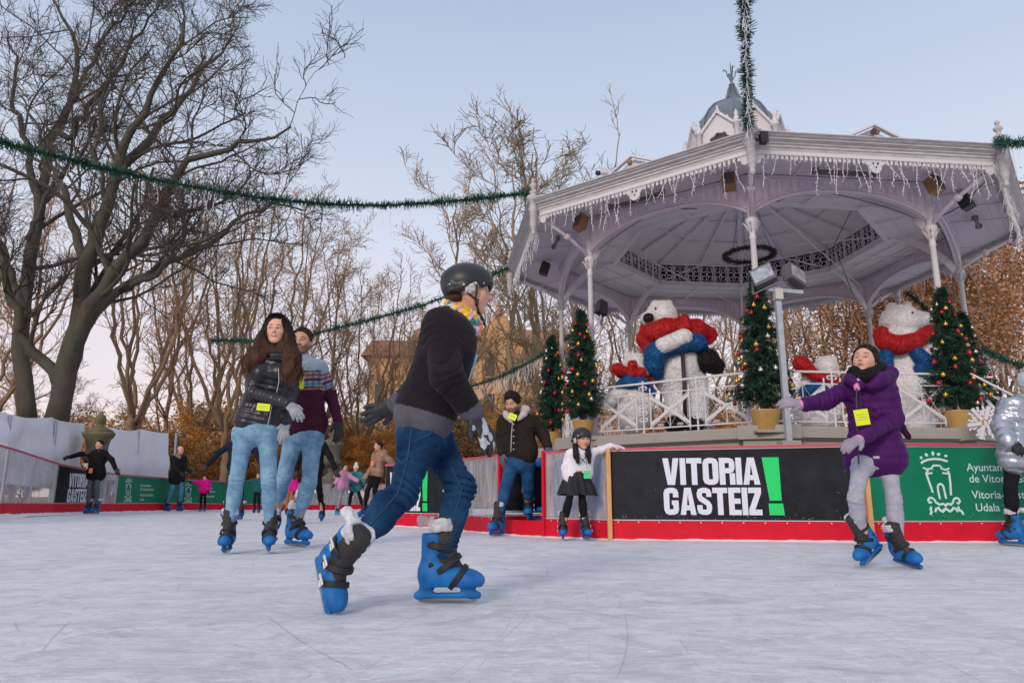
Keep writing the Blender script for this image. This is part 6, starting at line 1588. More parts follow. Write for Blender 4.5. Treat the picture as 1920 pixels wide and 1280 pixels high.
# ---------------------------------------------------------------- the boy in front
m_fleece = cloth_mat('charcoal_fleece',(.022,.019,.025),attr=True,noise=.25,nscale=9,rough=.9,sheen=.06)
def col_fleece(V,P,spn,fw,lat):
    t = ((V-P['pel'])@spn)/np.linalg.norm(P['neck']-P['pel']); C_ = np.tile((.014,.011,.015),(len(V),1)); g = np.array((.085,.085,.105)); C_[t < .035] = g
    for q in 'ab':
        a = nrm(P['w'+q]-P['e'+q]); u = (V-P['w'+q])@a; d = np.linalg.norm((V-P['w'+q])-u[:,None]*a,axis=1); C_[(u > -.04) & (d < .075) & (u < .06)] = g
    return C_
YB_ = 3.36
rt,P = person('boy in black helmet and dark sweatshirt skating to the right, patterned gloves',YB_,
  dict(neck=(853,600),sa=(826,606,-.17),sb=(848,604,.19),ea=(838,704,-.26),eb=(812,712,.34),wa=(885,774,-.16),wb=(742,758,.34),pel=(795,783,0),ha=(786,815,-.09),hb=(806,815,.09),ka=(756,925,-.12),kb=(866,915,.06)),
  [(600,1106,3.22,(.36,-.55,-.76),(.5,-.42,.65),1.),(838,None,3.36,(1,.02,0),(0,0,1),1.)],(881,547,.01),(1,.08,-.12),S=.93,skin='kid',facing=(1,.06,-.03),hh=.236,
  top=dict(m=m_fleece,th=.016,girth=1.08,hem=.0,col=col_fleece,name='sweatshirt',hemr=.86,wr=.010,flat=1.,ar=(.062,.056,.042)),legs=dict(m=m_jean_d,r=(.094,.064,.054),wr=.014,hip=1.05),
  hands=dict(m=mat('checked_glove',(.02,.02,.025),.6,attr=True,bump=.1),a=((.55,-.05,-.82),(.7,-.7,.3),(.3,-1,-.2),.25),b=((-.9,.1,-.35),(.1,-1,-.2),(0,0,-1),.15),sz=1.18,cuff=.010,thick=.0118,spread=.22,
    col=lambda V: np.where(((vnoise(V*[1,1,.8],42) > .22) & (V[:,0] > -.35))[:,None],(.42,.45,.50),(.016,.016,.020))),vox=.0058,hvox=.0026,hopt=dict(kid=1,gaze=(0,0)),cover=True)
H,R,hh = P['H'],P['R'],P['hh']; Lh = lambda a: H+R@(A(*a)*hh)
m_st = mat('denim_seam',(.03,.07,.13),.9); m_st2 = mat('dark_seam',(.008,.007,.010),.9)
seam(rt,P['tr'],[P['ha']+A(-.02,0,.02),P['ka']*.5+P['ha']*.5+A(-.01,0,0),P['ka']+A(-.012,0,0),P['ka']*.4+P['aa']*.6,P['aa']+A(.03,0,.06)],m_st)
seam(rt,P['tr'],[P['hb']*.3+P['kb']*.7+A(.0,0,.02),P['kb']+A(.005,0,0),P['kb']*.4+P['ab']*.6,P['ab']+A(0,0,.06)],m_st)
seam(rt,P['tr'],[P['ha']+A(.075,0,.03),P['ha']+A(.055,0,-.01),P['ha']+A(-.01,0,-.035)],m_st)
seam(rt,P['tr'],[P['ha']+A(-.09,0,.0),P['ha']+A(-.095,0,-.10),P['ha']+A(-.06,0,-.13),P['ha']+A(-.03,0,-.10),P['ha']+A(-.025,0,.0)],m_st)
w5 = lambda x,y: W(x,y,YB_)
seam(rt,P['tp'],[w5(862,596),w5(842,622),w5(836,655),w5(846,690)],m_st2); seam(rt,P['tp'],[w5(838,585),w5(812,605),w5(806,640),w5(820,690)],m_st2)
# helmet
m_helm = mat('black_helmet_shell',(.018,.021,.026),.42,noise=.1,nscale=8,spec=.4)
def helmet(rt,P,sc=1.,vox=.004,white=True):
    H,R,hh = P['H'],P['R'],P['hh']*sc; Lh = lambda a: H+R@(A(*a)*hh); S = SDF()
    S.el(Lh((0,-.07,.17)),A(.445,.545,.43)*hh,R).rc(Lh((-.2,.40,.13)),Lh((.2,.40,.13)),.06*hh,.06*hh,k=.05*hh).rc(Lh((-.28,-.42,.0)),Lh((.28,-.42,.0)),.10*hh,.10*hh,k=.1*hh)
    for s_ in (-1,1): S.rc(Lh((s_*.37,-.1,.0)),Lh((s_*.36,-.35,-.08)),.07*hh,.08*hh,k=.06*hh)
    S.el(Lh((0,-.05,.08)),A(.385,.47,.36)*hh,R,k=.01,op='s'); S.el(Lh((0,.55,-.22)),A(.6,.36,.33)*hh,R,k=.02,op='s'); S.cut(Lh((0,0,-.13)),R@A(0,0,-1.)).el(Lh((0,.08,-.2)),A(.6,.16,.24)*hh,R,k=.02,op='s')
    hm = sdf_obj('helmet',S,vox,m_helm,rt)
    g = MB()
    for s_ in (-1,1):
        for a in ((.42,.12,.06),(.36,-.40,.03),(.43,-.12,.02)): g.ball(Lh((s_*a[0],a[1],a[2])),.03*hh,8)
    g.build('rivet',m_blade,hm,True)
    g = MB()
    for s_ in (-1,1):
        j = Lh((s_*.33,.12,-.24)); g.tube([Lh((s_*.39,.14,.05)),Lh((s_*.36,.14,-.1)),j,Lh((s_*.12,.2,-.46)),Lh((0,.22,-.49))],.022*hh,5); g.tube([Lh((s_*.39,-.22,.0)),Lh((s_*.37,-.05,-.12)),j],.02*hh,5)
    g.build('chin_strap',m_strap,hm,True)
    return hm
hm = helmet(rt,P)
g = MB(); g.tube([Lh((.12,.2,-.48)),Lh((.13,.27,-.56)),Lh((.12,.33,-.72))],[.034*hh,.036*hh,.03*hh],5); g.box(Lh((.3,.15,-.3)),A(.05,.035,.06)*hh,R); g.build('buckle',m_strap,hm,True)
g = MB()
for a in ((.2,-.58,.1),(-.2,-.58,.1)): g.tube([Lh(a),Lh((a[0],a[1]-.02,a[2]))],.06*hh,10)
# crumpled white liner cap over the ear
S = SDF(); S.el(Lh((.355,.0,.0)),A(.07,.12,.14)*hh,R).el(Lh((.35,.09,.06)),A(.05,.07,.07)*hh,R,k=.02).el(Lh((.35,-.07,-.06)),A(.05,.07,.07)*hh,R,k=.02).rc(Lh((.3,.25,.11)),Lh((-.3,.25,.11)),.03*hh,k=.02)
sdf_obj('liner_cap',S,.0035,m_plast,rt,lambda X: .006*vnoise(X,70)+.004*vnoise(X,130))
S = SDF(); S.rc(Lh((.22,-.28,-.18)),Lh((-.22,-.28,-.18)),.12*hh,k=.03).rc(Lh((0,-.3,-.1)),Lh((0,-.26,-.34)),.2*hh,.14*hh,k=.03)
V,Q = S.mesh(.005,lambda X: .004*vnoise(X,60)); link('hair',mesh_np('hair',V-woff(rt),[Q],m_hairc,True,np.tile((.05,.028,.018),(len(V),1))),rt)
# flowery neck scarf
m_scarf = bpy.data.materials.new('flowery_scarf'); m_scarf.use_nodes = True; nt = m_scarf.node_tree; b_ = nt.nodes['Principled BSDF']; vo = nt.nodes.new('ShaderNodeTexVoronoi'); vo.inputs['Scale'].default_value = 34
tcn = nt.nodes.new('ShaderNodeTexCoord'); nt.links.new(tcn.outputs['Object'],vo.inputs['Vector']); rp = nt.nodes.new('ShaderNodeValToRGB'); rp.color_ramp.interpolation = 'CONSTANT'
for i,(p_,c_) in enumerate(((0,(.75,.40,.02)),(.42,(.80,.52,.04)),(.62,(.02,.22,.28)),(.72,(.62,.30,.50)),(.82,(.50,.58,.72)),(.91,(.70,.10,.03)))):
    e = rp.color_ramp.elements[i] if i < 2 else rp.color_ramp.elements.new(p_); e.position = p_; e.color = (*c_,1)
sp_ = nt.nodes.new('ShaderNodeSeparateColor'); nt.links.new(vo.outputs['Color'],sp_.inputs[0]); nt.links.new(sp_.outputs[0],rp.inputs[0]); nt.links.new(rp.outputs[0],b_.inputs['Base Color']); b_.inputs['Roughness'].default_value = .8
n0 = P['neck']; S = SDF(); c0 = W(866,590,YB_)
w6 = lambda x,y,dy=0: W(x,y,YB_+dy)
ringp = [w6(845,574,-.04),w6(858,583,-.09),w6(876,598,-.085),w6(890,608,-.02),w6(892,606,.05),w6(876,592,.09),w6(855,576,.07),w6(843,570,0),w6(845,574,-.04)]
S.chain(ringp,[.020,.026,.030,.032,.03,.026,.022,.02,.02],k=.02).rc(w6(884,604,-.06),w6(892,624,-.06),.026,.018,k=.02).rc(w6(872,590,-.08),w6(895,614,-.05),.02,.022,k=.02).rc(w6(860,580,0),w6(884,600,0),.05,.045,k=.02)
sdf_obj('neck_scarf',S,.005,m_scarf,rt,lambda X: .005*vnoise(X*[1,1,1],38)+.003*np.sin((X@A(.7,.2,-.7))*260+vnoise(X,20)*4))
card(rt,w6(881,681,-.05),.062,.105,'pale_blue_card',(.22,.55,.66),(.75,-.65,.1),(.32,0,1),lanyard=[w6(894,626,-.05),w6(893,650,-.05),w6(886,664,-.06)])
g = MB(); g.box(P['wa']+A(.006,-.035,-.01),(.035,.004,.014),frame(nrm(P['wa']-P['ea']),A(0,1,0))); g.build('glove_strap',m_strap,rt)

# ---------------------------------------------------------------- woman in puffer jacket
m_puff = mat('black_puffer_nylon',(.010,.010,.016),.33,noise=.2,nscale=10,bump=.2,bscale=55,spec=.5)
YW = Yg(1035)
rt,P = person('smiling woman with long wavy dark hair, black puffer jacket and light blue jeans',YW,
  dict(neck=(520,664),sa=(474,686,0),sb=(550,684,.04),ea=(476,736,-.10),eb=(547,733,.08),wa=(541,757,-.30),wb=(536,791,-.02),pel=(484,792,.0),ha=(459,812,.0),hb=(502,812,.0),ka=(444,897,-.05),kb=(504,904,-.04)),
  [(425,None,YW-.05,(.12,-1,0),(-.02,0,1),.98),(502,None,YW,(.38,-1,0),(.02,0,1),.98)],(519,621,-.03),(.12,-1,0),S=1.07,skin='fair',facing=(.10,-.99,.07),hup=(.0,0,1),hh=.262,
  top=dict(m=m_puff,th=.014,girth=.82,hem=-.02,quilt=(.047,.007),bust=True,wr=.004,ar=(.048,.042,.034)),legs=dict(m=m_jean_l,r=(.084,.054,.043),wr=.007),
  hands=dict(m=cloth_mat('grey_knit_glove',(.33,.36,.40),bump=.4,bscale=220),a=((.75,-.25,-.75),(.5,-.8,.2),(.5,-.2,.8),.4),b=((-.1,-.1,-1),(.3,-.9,0),(-1,-.3,-.2),.3),sz=1.0,cuff=.008),vox=.0085,hvox=.0038,hopt=dict(fem=1,open=1,teeth=1,gaze=(.012,.008)))
H,R,hh = P['H'],P['R'],P['hh']; Lh = lambda a: H+R@(A(*a)*hh)
S = SDF(); S.el(Lh((0,-.10,.17)),A(.385,.44,.40)*hh,R,k=.03)
pw = lambda x,y,dy=0: W(x,y,YW+dy)
S.chain([Lh((.33,-.06,.1)),Lh((.40,-.02,-.25)),pw(483,672,-.06),pw(470,692,-.04)],[.05,.06,.085,.06],k=.05).chain([Lh((-.33,-.06,.1)),Lh((-.38,-.02,-.25)),pw(548,672,-.06),pw(541,700,-.10)],[.05,.055,.075,.06],k=.05)
S.rc(Lh((0,-.2,.0)),Lh((0,-.2,-.7)),.10,.12,k=.05)
S.el(Lh((.02,.42,-.10)),A(.35,.42,.46)*hh,R,k=.015,op='s')
wavy = lambda X: .007*vnoise(X*[1,1,.4],40)+.010*vnoise(X,17)
V,Q = S.mesh(.0065,wavy); hz = np.clip((H[2]-V[:,2])/.45,0,1)[:,None]; C_ = (1-hz)*A(.014,.008,.007)+hz*A(.085,.032,.016); C_ = C_*(1+.6*vnoise(V*[3,3,.6],30))[:,None]
hr = link('hair',mesh_np('hair',V-woff(rt),[Q],m_hairc,True,C_),rt)
rr = np.random.RandomState(4); g = MB(); tt = np.linspace(0,1,20)
for i in range(64):                                        # 64 wavy locks of thin strands
    s_ = 1 if i % 2 else -1; y0 = rr.uniform(-.40,.02); ou = rr.uniform(0,.10)
    p = [(s_*.03+.05,y0+.16,.57-.25*abs(y0)),(s_*.25+.02,y0+.13,.50),(s_*(.395+.03*rr.rand()),y0+.02,.15),(s_*(.42+ou),y0,-.22)]
    pts = [Lh(q) for q in p]; tip = pw((463 if s_ > 0 else 546)+rr.uniform(-13,15),rr.uniform(682,722) if s_ < 0 else rr.uniform(674,708),rr.uniform(-.17,.10)); m_ = pts[-1]*.5+tip*.5+A(rr.uniform(-.04,.04),rr.uniform(-.04,.04),0); pts += [m_,tip]
    f = np.linspace(0,1,len(pts)); X0 = np.stack([np.interp(tt,f,np.array(pts)[:,k]) for k in range(3)],1)
    for _ in range(3): X0[1:-1] = (X0[:-2]+2*X0[1:-1]+X0[2:])/4
    ph = rr.rand()*6; fq = rr.uniform(17,26); am = rr.uniform(.016,.028)*np.clip((tt-.28)*2,0,1.2); X0[:,0] += am*np.sin(tt*fq+ph); X0[:,1] += am*np.cos(tt*fq+ph)*.8; sh0 = rr.uniform(.6,1.6)
    for j in range(20):
        o_ = rr.normal(size=3)*.0085; X = X0+o_*np.linspace(.7,1.6,20)[:,None]+am[:,None]*.25*np.sin(tt*fq*1.3+j)[:,None]*rr.normal(size=3); sh = sh0*rr.uniform(.6,1.5)
        g.tube(X,.0021*np.linspace(1,.5,20),3,cap=False); g.c.append(np.repeat(((1-tt[:,None]**2)*A(.012,.007,.006)+tt[:,None]**2*A(.12,.052,.028))*sh,3,0))
g.build('hair_strands',m_hairc,hr,True)
# zip, collar, pocket details
g = MB(); zp = [pw(x,y,-.205) for x,y in ((522,690),(523,715),(519,735))]+[pw(x,y,-.215) for x,y in ((510,760),(506,780),(501,800))]
S = SDF(); S.rc(pw(504,676,-.05),pw(537,676,-.03),.055,.055,k=.04).rc(pw(513,668,-.09),pw(530,668,-.08),.042,k=.03); sdf_obj('collar',S,.008,m_puff,rt,lambda X: .004*np.sin(X[...,2]*150))
g.tube(zp,.0035,5); g.build('zip',m_blade,rt); g = MB(); g.tube([pw(478,757,-.2),pw(471,770,-.19)],.003,4); g.build('pocket_zip',m_blade,rt)
card(rt,pw(494,763,-.245),.115,.06,'yellow_card',(.68,.78,.02),(-.1,-1,.1),(.12,0,1))

# ---------------------------------------------------------------- man in patterned sweater
YM = Yg(1024)
def col_sw(V,P,spn,fw,lat):
    sp = P['neck']-P['pel']; L0 = np.linalg.norm(sp); t = ((V-P['pel'])@spn)/L0
    for q in 'ab':                                        # the yoke rings run on round the upper arms
        s_,e_ = P['s'+q],P['e'+q]; a = nrm(e_-s_); u = ((V-s_)@a); d = np.linalg.norm(V-s_-u[:,None]*a,axis=1); m_ = (d < .085) & (np.abs((V-P['pel'])@lat) > .155) & (u > .02); t = np.where(m_,.93-u/L0*1.05,t)
        w_,ee = P['w'+q],P['e'+q]; b = nrm(w_-ee); u2 = (V-ee)@b; d2 = np.linalg.norm(V-ee-u2[:,None]*b,axis=1); t = np.where((u2 > 0) & (d2 < .08) & (np.abs((V-P['pel'])@lat) > .14),.1,t)
    C_ = np.tile((.055,.012,.028),(len(V),1)); bands = [(.80,2,(.24,.30,.38)),(.785,.80,(.03,.012,.02)),(.765,.785,(.42,.20,.10)),(.745,.765,(.16,.20,.32)),(.715,.745,(.28,.03,.04)),(.695,.715,(.42,.36,.33)),(.645,.695,(.05,.04,.10)),(.625,.645,(.30,.28,.34)),(.585,.625,(.09,.22,.36)),(.57,.585,(.36,.30,.28)),(.545,.57,(.12,.03,.06)),(.525,.545,(.40,.24,.12))]
    x = np.sin((V@lat)*110)
    for a,b,c in bands:
        m = (t >= a) & (t < b); C_[m] = c
        if b-a < .045 and a < .79: C_[m & (x > .3)] = np.array(c)*.45+.03
    return C_
rt,P = person('bearded man in patterned grey and maroon sweater, light jeans and black gloves',YM,
  dict(neck=(568,674),sa=(540,690,.02),sb=(600,688,0),ea=(528,738,.10),eb=(619,736,.05),wa=(536,780,.06),wb=(634,789,-.02),pel=(570,802,0),ha=(551,820,.02),hb=(586,820,0),ka=(531,900,.0),kb=(580,905,-.08)),
  [(512,1006,YM+.35,(.15,-1,-.1),(0,.1,1),1.08),(556,None,YM,(.85,-.5,-.03),(-.05,0,1),1.12)],(566,641,0),(.15,-1,0),S=1.08,skin='tan',facing=(-.02,-.99,-.03),hh=.268,
  top=dict(m=cloth_mat('knitted_wool',(.1,.1,.1),attr=True,bump=.35,bscale=180),th=.010,hem=-.01,col=col_sw,name='sweater',wr=.006,girth=.90,ar=(.052,.044,.035)),legs=dict(m=m_jean_l,r=(.088,.060,.048),wr=.010),
  hands=dict(m=mat('black_glove',(.012,.012,.015),.7,bump=.2,bscale=150),b=((.15,-.1,-1),(.6,-.7,.1),(-.5,-1,0),.35),a=((0,-.5,-.8),(0,-1,.3),(1,0,0),.3),sz=1.1),vox=.0085,hvox=.0042,hopt=dict(stubble=.7,gaze=(0,0)))
H,R,hh = P['H'],P['R'],P['hh']
hair_cap(rt,P,m_hairc,(.035,.02,.014),z0=.27,vol=.028,vox=.005,front=.24,noise=.004)
pm = lambda x,y,dy=0: W(x,y,YM+dy)
card(rt,pm(560,718,-.20),.098,.11,'yellow_card',(.68,.78,.02),(-.1,-1,.1),(0,0,1),lanyard=[pm(572,682,-.13),pm(566,697,-.19),pm(559,707,-.205)])

# ---------------------------------------------------------------- man in dark jacket at the gate
YD = 8.98; m_cord = cloth_mat('dark_brown_corduroy',(.022,.017,.013),noise=.3,nscale=20,bump=.3,bscale=120); m_sherpa = cloth_mat('cream_sherpa',(.55,.50,.50),bump=.9,bscale=110,noise=.15)
rt,P = person('man in dark brown sherpa collar jacket stepping through the rink gate, looking down',YD,
  dict(neck=(966,780),sa=(946,788,0),sb=(1000,788,0),ea=(938,818,.02),eb=(1019,815,.0),wa=(942,848,-.05),wb=(1027,836,-.12),pel=(975,851,.0),ha=(960,867,0),hb=(988,867,.03),ka=(950,908,-.06),kb=(990,912,.12)),
  [(932,None,8.9,(-.55,-.85,0),(.02,0,1),1.1),(990,975,9.3,(.0,-1,0),(0,0,1),1.1)],(961,756,-.04),(-.25,-1,0),S=1.09,skin='tan',facing=(-.42,-.85,-.30),hh=.262,
  top=dict(m=m_cord,th=.018,hem=-.02,wr=.009,girth=.84,ar=(.052,.046,.04)),legs=dict(m=m_jean_m,r=(.086,.060,.05),wr=.011),
  hands=dict(m=cloth_mat('grey_glove',(.09,.10,.13)),b=((.35,-.5,-.75),(.3,-.5,.8),(-1,-.3,0),.3),a=((0,-.1,-1),(-.8,-.5,0),(.3,-1,0),.3),sz=1.05),vox=.010,hvox=.0048,hopt=dict(stubble=.75,gaze=(0,-.015)))
hair_cap(rt,P,m_hairc,(.014,.010,.009),z0=.20,vol=.035,vox=.008,front=.30,extra=[lambda S,L,hh: S.el(L((0,.08,.50)),.16*hh,k=.05).el(L((.12,.16,.42)),.12*hh,k=.05)])
pd = lambda x,y,dy=0: W(x,y,YD+dy); S = SDF(); S.chain([pd(948,775,-.14),pd(952,781,-.13),pd(960,776,.08),pd(978,770,.1),pd(985,768,-.02),pd(982,776,-.13),pd(972,786,-.165)],[.03,.034,.05,.06,.05,.036,.022],k=.04); S.rc(pd(948,775,-.12),pd(958,790,-.165),.028,.02,k=.03)
sdf_obj('sherpa_collar',S,.009,m_sherpa,rt,lambda X: .006*vnoise(X,60)); g = MB(); g.tube([pd(961,790,-.185),pd(959,815,-.19),pd(958,846,-.19)],.005,4); g.build('placket',m_sherpa,rt); g = MB()
for y in (795,806,818,830,842): g.ball(pd(963,y,-.195),.011,8)
g.build('button',m_blade,rt,True); card(rt,pd(961,781,-.20),.10,.075,'yellow_card',(.68,.78,.02),(-.2,-1,.3),(.45,0,1))

# ---------------------------------------------------------------- girl in white top
YG = 8.1; m_wht = cloth_mat('white_ribbed_cotton',(.72,.70,.76),bump=.25,bscale=120); m_tights = cloth_mat('black_tights',(.010,.010,.013))
rt,P = person('small girl in black helmet, white top and black tulle skirt by the wooden post',YG,
  dict(neck=(1089,845),sa=(1069,852,0),sb=(1104,850,.02),ea=(1060,876,.0),eb=(1126,843,.05),wa=(1064,899,-.05),wb=(1146,835,.08),pel=(1082,892,0),ha=(1073,903,0),hb=(1090,903,0),ka=(1066,944,-.04),kb=(1092,943,-.03)),
  [(1056,None,8.08,(-.1,-1,0),(0,0,1),.82),(1099,None,8.1,(.2,-1,0),(-.03,0,1),.82)],(1092,824,-.02),(.12,-1,0),S=.78,skin='kid',facing=(.35,-.92,-.03),hh=.232,
  top=dict(m=m_wht,th=.006,hem=.02,wr=.005,girth=.78,name='top'),legs=dict(m=m_tights,r=(.066,.047,.038),hip=.85,wr=.001),
  hands=dict(m=cloth_mat('pale_pink_glove',(.66,.50,.60)),a=((.12,-.1,-1),(-.5,-.8,0),(.8,-.5,-.2),.2),b=((1,-.05,-.12),(0,-.3,1),(-.1,-1,.1),.18),sz=1.15),vox=.009,hvox=.0045,hopt=dict(kid=1,fem=1))
helmet(rt,P,1.,.006); pg = lambda x,y,dy=0: W(x,y,YG+dy); H,R,hh = P['H'],P['R'],P['hh']; Lh = lambda a: H+R@(A(*a)*hh)
S = SDF(); S.rc(Lh((-.27,.21,.17)),Lh((.27,.21,.17)),.10*hh,k=.02).rc(Lh((.31,.05,.0)),Lh((.3,.12,.18)),.07*hh,k=.02).rc(Lh((-.31,.05,.0)),Lh((-.3,.12,.18)),.07*hh,k=.02).rc(Lh((.36,-.02,.02)),Lh((.36,-.02,-.12)),.08*hh,k=.02); S.el(Lh((0,.3,-.08)),A(.23,.3,.25)*hh,R,k=.01,op='s')
sdf_obj('liner_cap',S,.005,m_plast,rt,lambda X: .003*vnoise(X,60))
S = SDF(); S.chain([pg(1078,834,-.02),pg(1080,852,-.12),pg(1084,866,-.13)],[.03,.036,.02],k=.02).chain([pg(1101,834,-.02),pg(1104,852,-.12),pg(1105,866,-.12)],[.03,.032,.02],k=.02); V,Q = S.mesh(.007,lambda X: .005*np.sin(X[...,0]*240)); link('hair',mesh_np('hair',V-woff(rt),[Q],m_hairc,True,np.tile((.02,.012,.012),(len(V),1))),rt)
g = MB(); c = P['pel']; a = np.linspace(0,2*PI,61)[:-1]; V = []
for z_,r_,am in ((.05,.096,.0),(.02,.112,.006),(-.06,.14,.018),(-.14,.165,.028),(-.20,.178,.034)):
    V.append(np.stack([c[0]+r_*1.08*np.cos(a)*(1+am/r_*np.sin(a*13+z_*9)),c[1]+r_*np.sin(a)*(1+am/r_*np.sin(a*13+z_*9)),np.full(60,c[2]+z_+am*.4*np.sin(a*7))],-1))
V = np.concatenate(V); i,j = np.meshgrid(np.arange(4),np.arange(60),indexing='ij'); g.add(V,[np.stack([i*60+j,(i+1)*60+j,(i+1)*60+(j+1)%60,i*60+(j+1)%60],-1).reshape(-1,4)]); g.build('tulle_skirt',mat('black_tulle',(.012,.012,.016),.8,noise=.5,nscale=40,alpha=.93),rt,True)
g = MB(); g.tube([c+A(.106*math.cos(t),.098*math.sin(t),.05) for t in a[::3]],.009,5,closed=True); g.build('waistband',mat('gold_band',(.5,.36,.15),.5),rt,True)
card(rt,pg(1101,889,-.17),.075,.085,'green_card',(.10,.62,.25),(.1,-1,0),(0,0,1),lanyard=[pg(1096,848,-.1),pg(1099,862,-.14),pg(1101,879,-.165)])
g = MB(); 
for dx,dz in ((0,0),(-.03,.03),(.03,.035),(-.02,-.03),(.025,-.03)): g.tube([pg(1093,862,-.128)+A(0,0,0),pg(1093,862,-.130)+A(dx,0,dz)],.005,4)
g.build('printed_motif',mat('dark_print',(.10,.16,.10),.7),rt)

# ---------------------------------------------------------------- girl in purple
YP = Yg(1062); m_pur = mat('purple_puffer',(.052,.003,.085),.6,noise=.25,nscale=12,bump=.35,bscale=45,spec=.2); m_leg = cloth_mat('pale_grey_leggings',(.36,.36,.43),nscale=20)
def hood(T,P):
    T.chain([W(1594,712,YP-.10),W(1612,722,YP-.13)],[.045,.035],k=.03).chain([W(1664,706,YP-.06),W(1650,712,YP-.12),W(1636,724,YP-.14)],[.055,.05,.035],k=.03).chain([W(1600,702,YP+.02),W(1635,695,YP+.12),W(1668,700,YP+.04)],[.05,.065,.06],k=.04)
rt,P = person('girl in purple puffer coat and pale grey leggings, one arm stretched out',YP,
  dict(neck=(1631,705),sa=(1593,726,0),sb=(1660,722,.04),ea=(1547,752,-.02),eb=(1676,784,-.06),wa=(1507,758,-.05),wb=(1615,821,-.26),pel=(1641,843,0),ha=(1617,866,0),hb=(1664,868,.02),ka=(1604,934,-.12),kb=(1676,936,-.06)),
  [(1638,1046,YP-.02,(-.74,-.35,-.46),(-.38,-.1,.6),.86),(1704,1062,YP-.02,(.22,-.95,-.12),(-.36,-.05,.9),.86)],(1622,677,-.02),(-.28,-.95,.05),S=.90,skin='kid',facing=(-.66,-.72,.26),hup=(.12,0,1),hh=.228,
  top=dict(m=m_pur,th=.016,hem=-.17,flare=.26,quilt=(.065,.005),wr=.010,girth=.76,ar=(.050,.047,.038),extra=[hood],name='coat'),legs=dict(m=m_leg,r=(.070,.050,.045),wr=.004),
  hands=dict(m=cloth_mat('mauve_knit_glove',(.30,.26,.33),bump=.4,bscale=200),a=((-1,-.05,.15),(.1,-.8,.5),(.1,-.4,-1),.28),b=((-.85,-.3,-.35),(-.2,-.6,.8),(-.3,-1,-.3),.25),sz=1.12,cuff=.004),vox=.0075,hvox=.0033,hopt=dict(kid=1,fem=1,gaze=(0,-.01)))
pp = lambda x,y,dy=0: W(x,y,YP+dy); H,R,hh = P['H'],P['R'],P['hh']
hair_cap(rt,P,m_hairc,(.022,.014,.012),z0=.22,vol=.024,vox=.005,front=.25,noise=.004,extra=[lambda S,L,hh: S.el(L((0,-.52,.25)),.15*hh,k=.03).rc(L((.30,-.05,.1)),L((.27,-.25,-.3)),.09*hh,.07*hh,k=.04).rc(L((-.30,-.05,.1)),L((-.27,-.25,-.3)),.09*hh,.07*hh,k=.04)])
S = SDF(); S.chain([pp(1601,698,-.06),pp(1612,708,-.10),pp(1632,702,-.11),pp(1648,692,-.05),pp(1650,690,.05),pp(1625,690,.10),pp(1603,696,.04),pp(1601,698,-.06)],[.036,.042,.044,.04,.04,.04,.036,.036],k=.03); S.rc(pp(1611,704,-.03),pp(1636,702,0),.06,k=.03)
sdf_obj('neck_warmer',S,.007,cloth_mat('black_knit',(.012,.011,.014),bump=.5,bscale=140),rt,lambda X: .006*vnoise(X,30))
S = SDF(); S.chain([pp(1672,786,.16),pp(1690,800,.16),pp(1703,818,.15)],[.03,.028,.024],k=.01,flat=(A(0,1,0),.4)); sdf_obj('scarf_end',S,.007,cloth_mat('dark_purple_knit',(.03,.006,.03)),rt)
for q,nx in (('wa',-.03),('wb',-.02)):
    ax = nrm(P[q]-P['e'+q[1]]); S = SDF(); S.rc(P[q]-ax*.03,P[q]+ax*.005,.044,.040,k=.01); sdf_obj('pink_cuff',S,.007,mat('pink_cotton',(.62,.22,.45),.8),rt)
S = SDF(); S.rc(pp(1606,716,-.125),pp(1607,728,-.14),.03,.02,k=.01); sdf_obj('pink_shirt',S,.007,mat('pink_cotton',(.62,.22,.45),.8),rt)
g = MB(); g.tube([pp(1606,728,-.165),pp(1607,790,-.20),pp(1610,870,-.23)],.006,5); g.build('zip',m_strap,rt)
card(rt,pp(1616,782,-.235),.09,.105,'yellow_card',(.68,.78,.02),(-.15,-1,.1),(-.12,0,1),lanyard=[pp(1612,735,-.18),pp(1613,768,-.235)])
g = MB(); g.box(pp(1643,857,-.22),(.02,.003,.008)); g.build('logo_tab',m_blade,rt)

# ---------------------------------------------------------------- girl in silver jacket at the right edge
YS = 7.1; m_slv = mat('silver_puffer',(.42,.45,.50),.28,metal=.75,noise=.2,nscale=14,bump=.6,bscale=26)
rt,P = person('person in shiny silver puffer jacket and black leggings cut off by the right edge',YS,
  dict(neck=(1918,748),sa=(1888,764,0),sb=(1952,764,.02),ea=(1878,800,-.04),eb=(1976,800,0),wa=(1890,828,-.2),wb=(1986,835,-.05),pel=(1916,850,0),ha=(1900,868,0),hb=(1932,868,0),ka=(1894,918,-.02),kb=(1944,918,0)),
  [(1900,None,7.15,(-.35,.9,0),(0,0,1),.95),(1950,None,7.0,(-.3,.9,0),(0,0,1),.95)],(1932,722,0),(-.4,.85,0),S=.95,skin='kid',facing=(-.4,.85,0),hh=.235,
  top=dict(m=m_slv,th=.03,hem=-.09,flare=.9,quilt=(.09,.012),wr=.016,girth=.92,ar=(.062,.058,.045)),legs=dict(m=m_tights,r=(.082,.058,.045),wr=.001),
  hands=dict(m=mat('black_glove',(.012,.012,.015),.7),a=((.5,-.5,-.6),(0,-1,.3),(1,0,0),.4)),vox=.010,hvox=.006,hopt=dict(kid=1))
S = SDF(); c = P['H']; S.el(c+A(0,0,.04),(.105,.11,.105)).el(c+A(0,0,.16),.04,k=.02); sdf_obj('hat',S,.008,cloth_mat('pale_blue_knit',(.50,.58,.66),bump=.8,bscale=120),rt,lambda X: .004*vnoise(X,50))

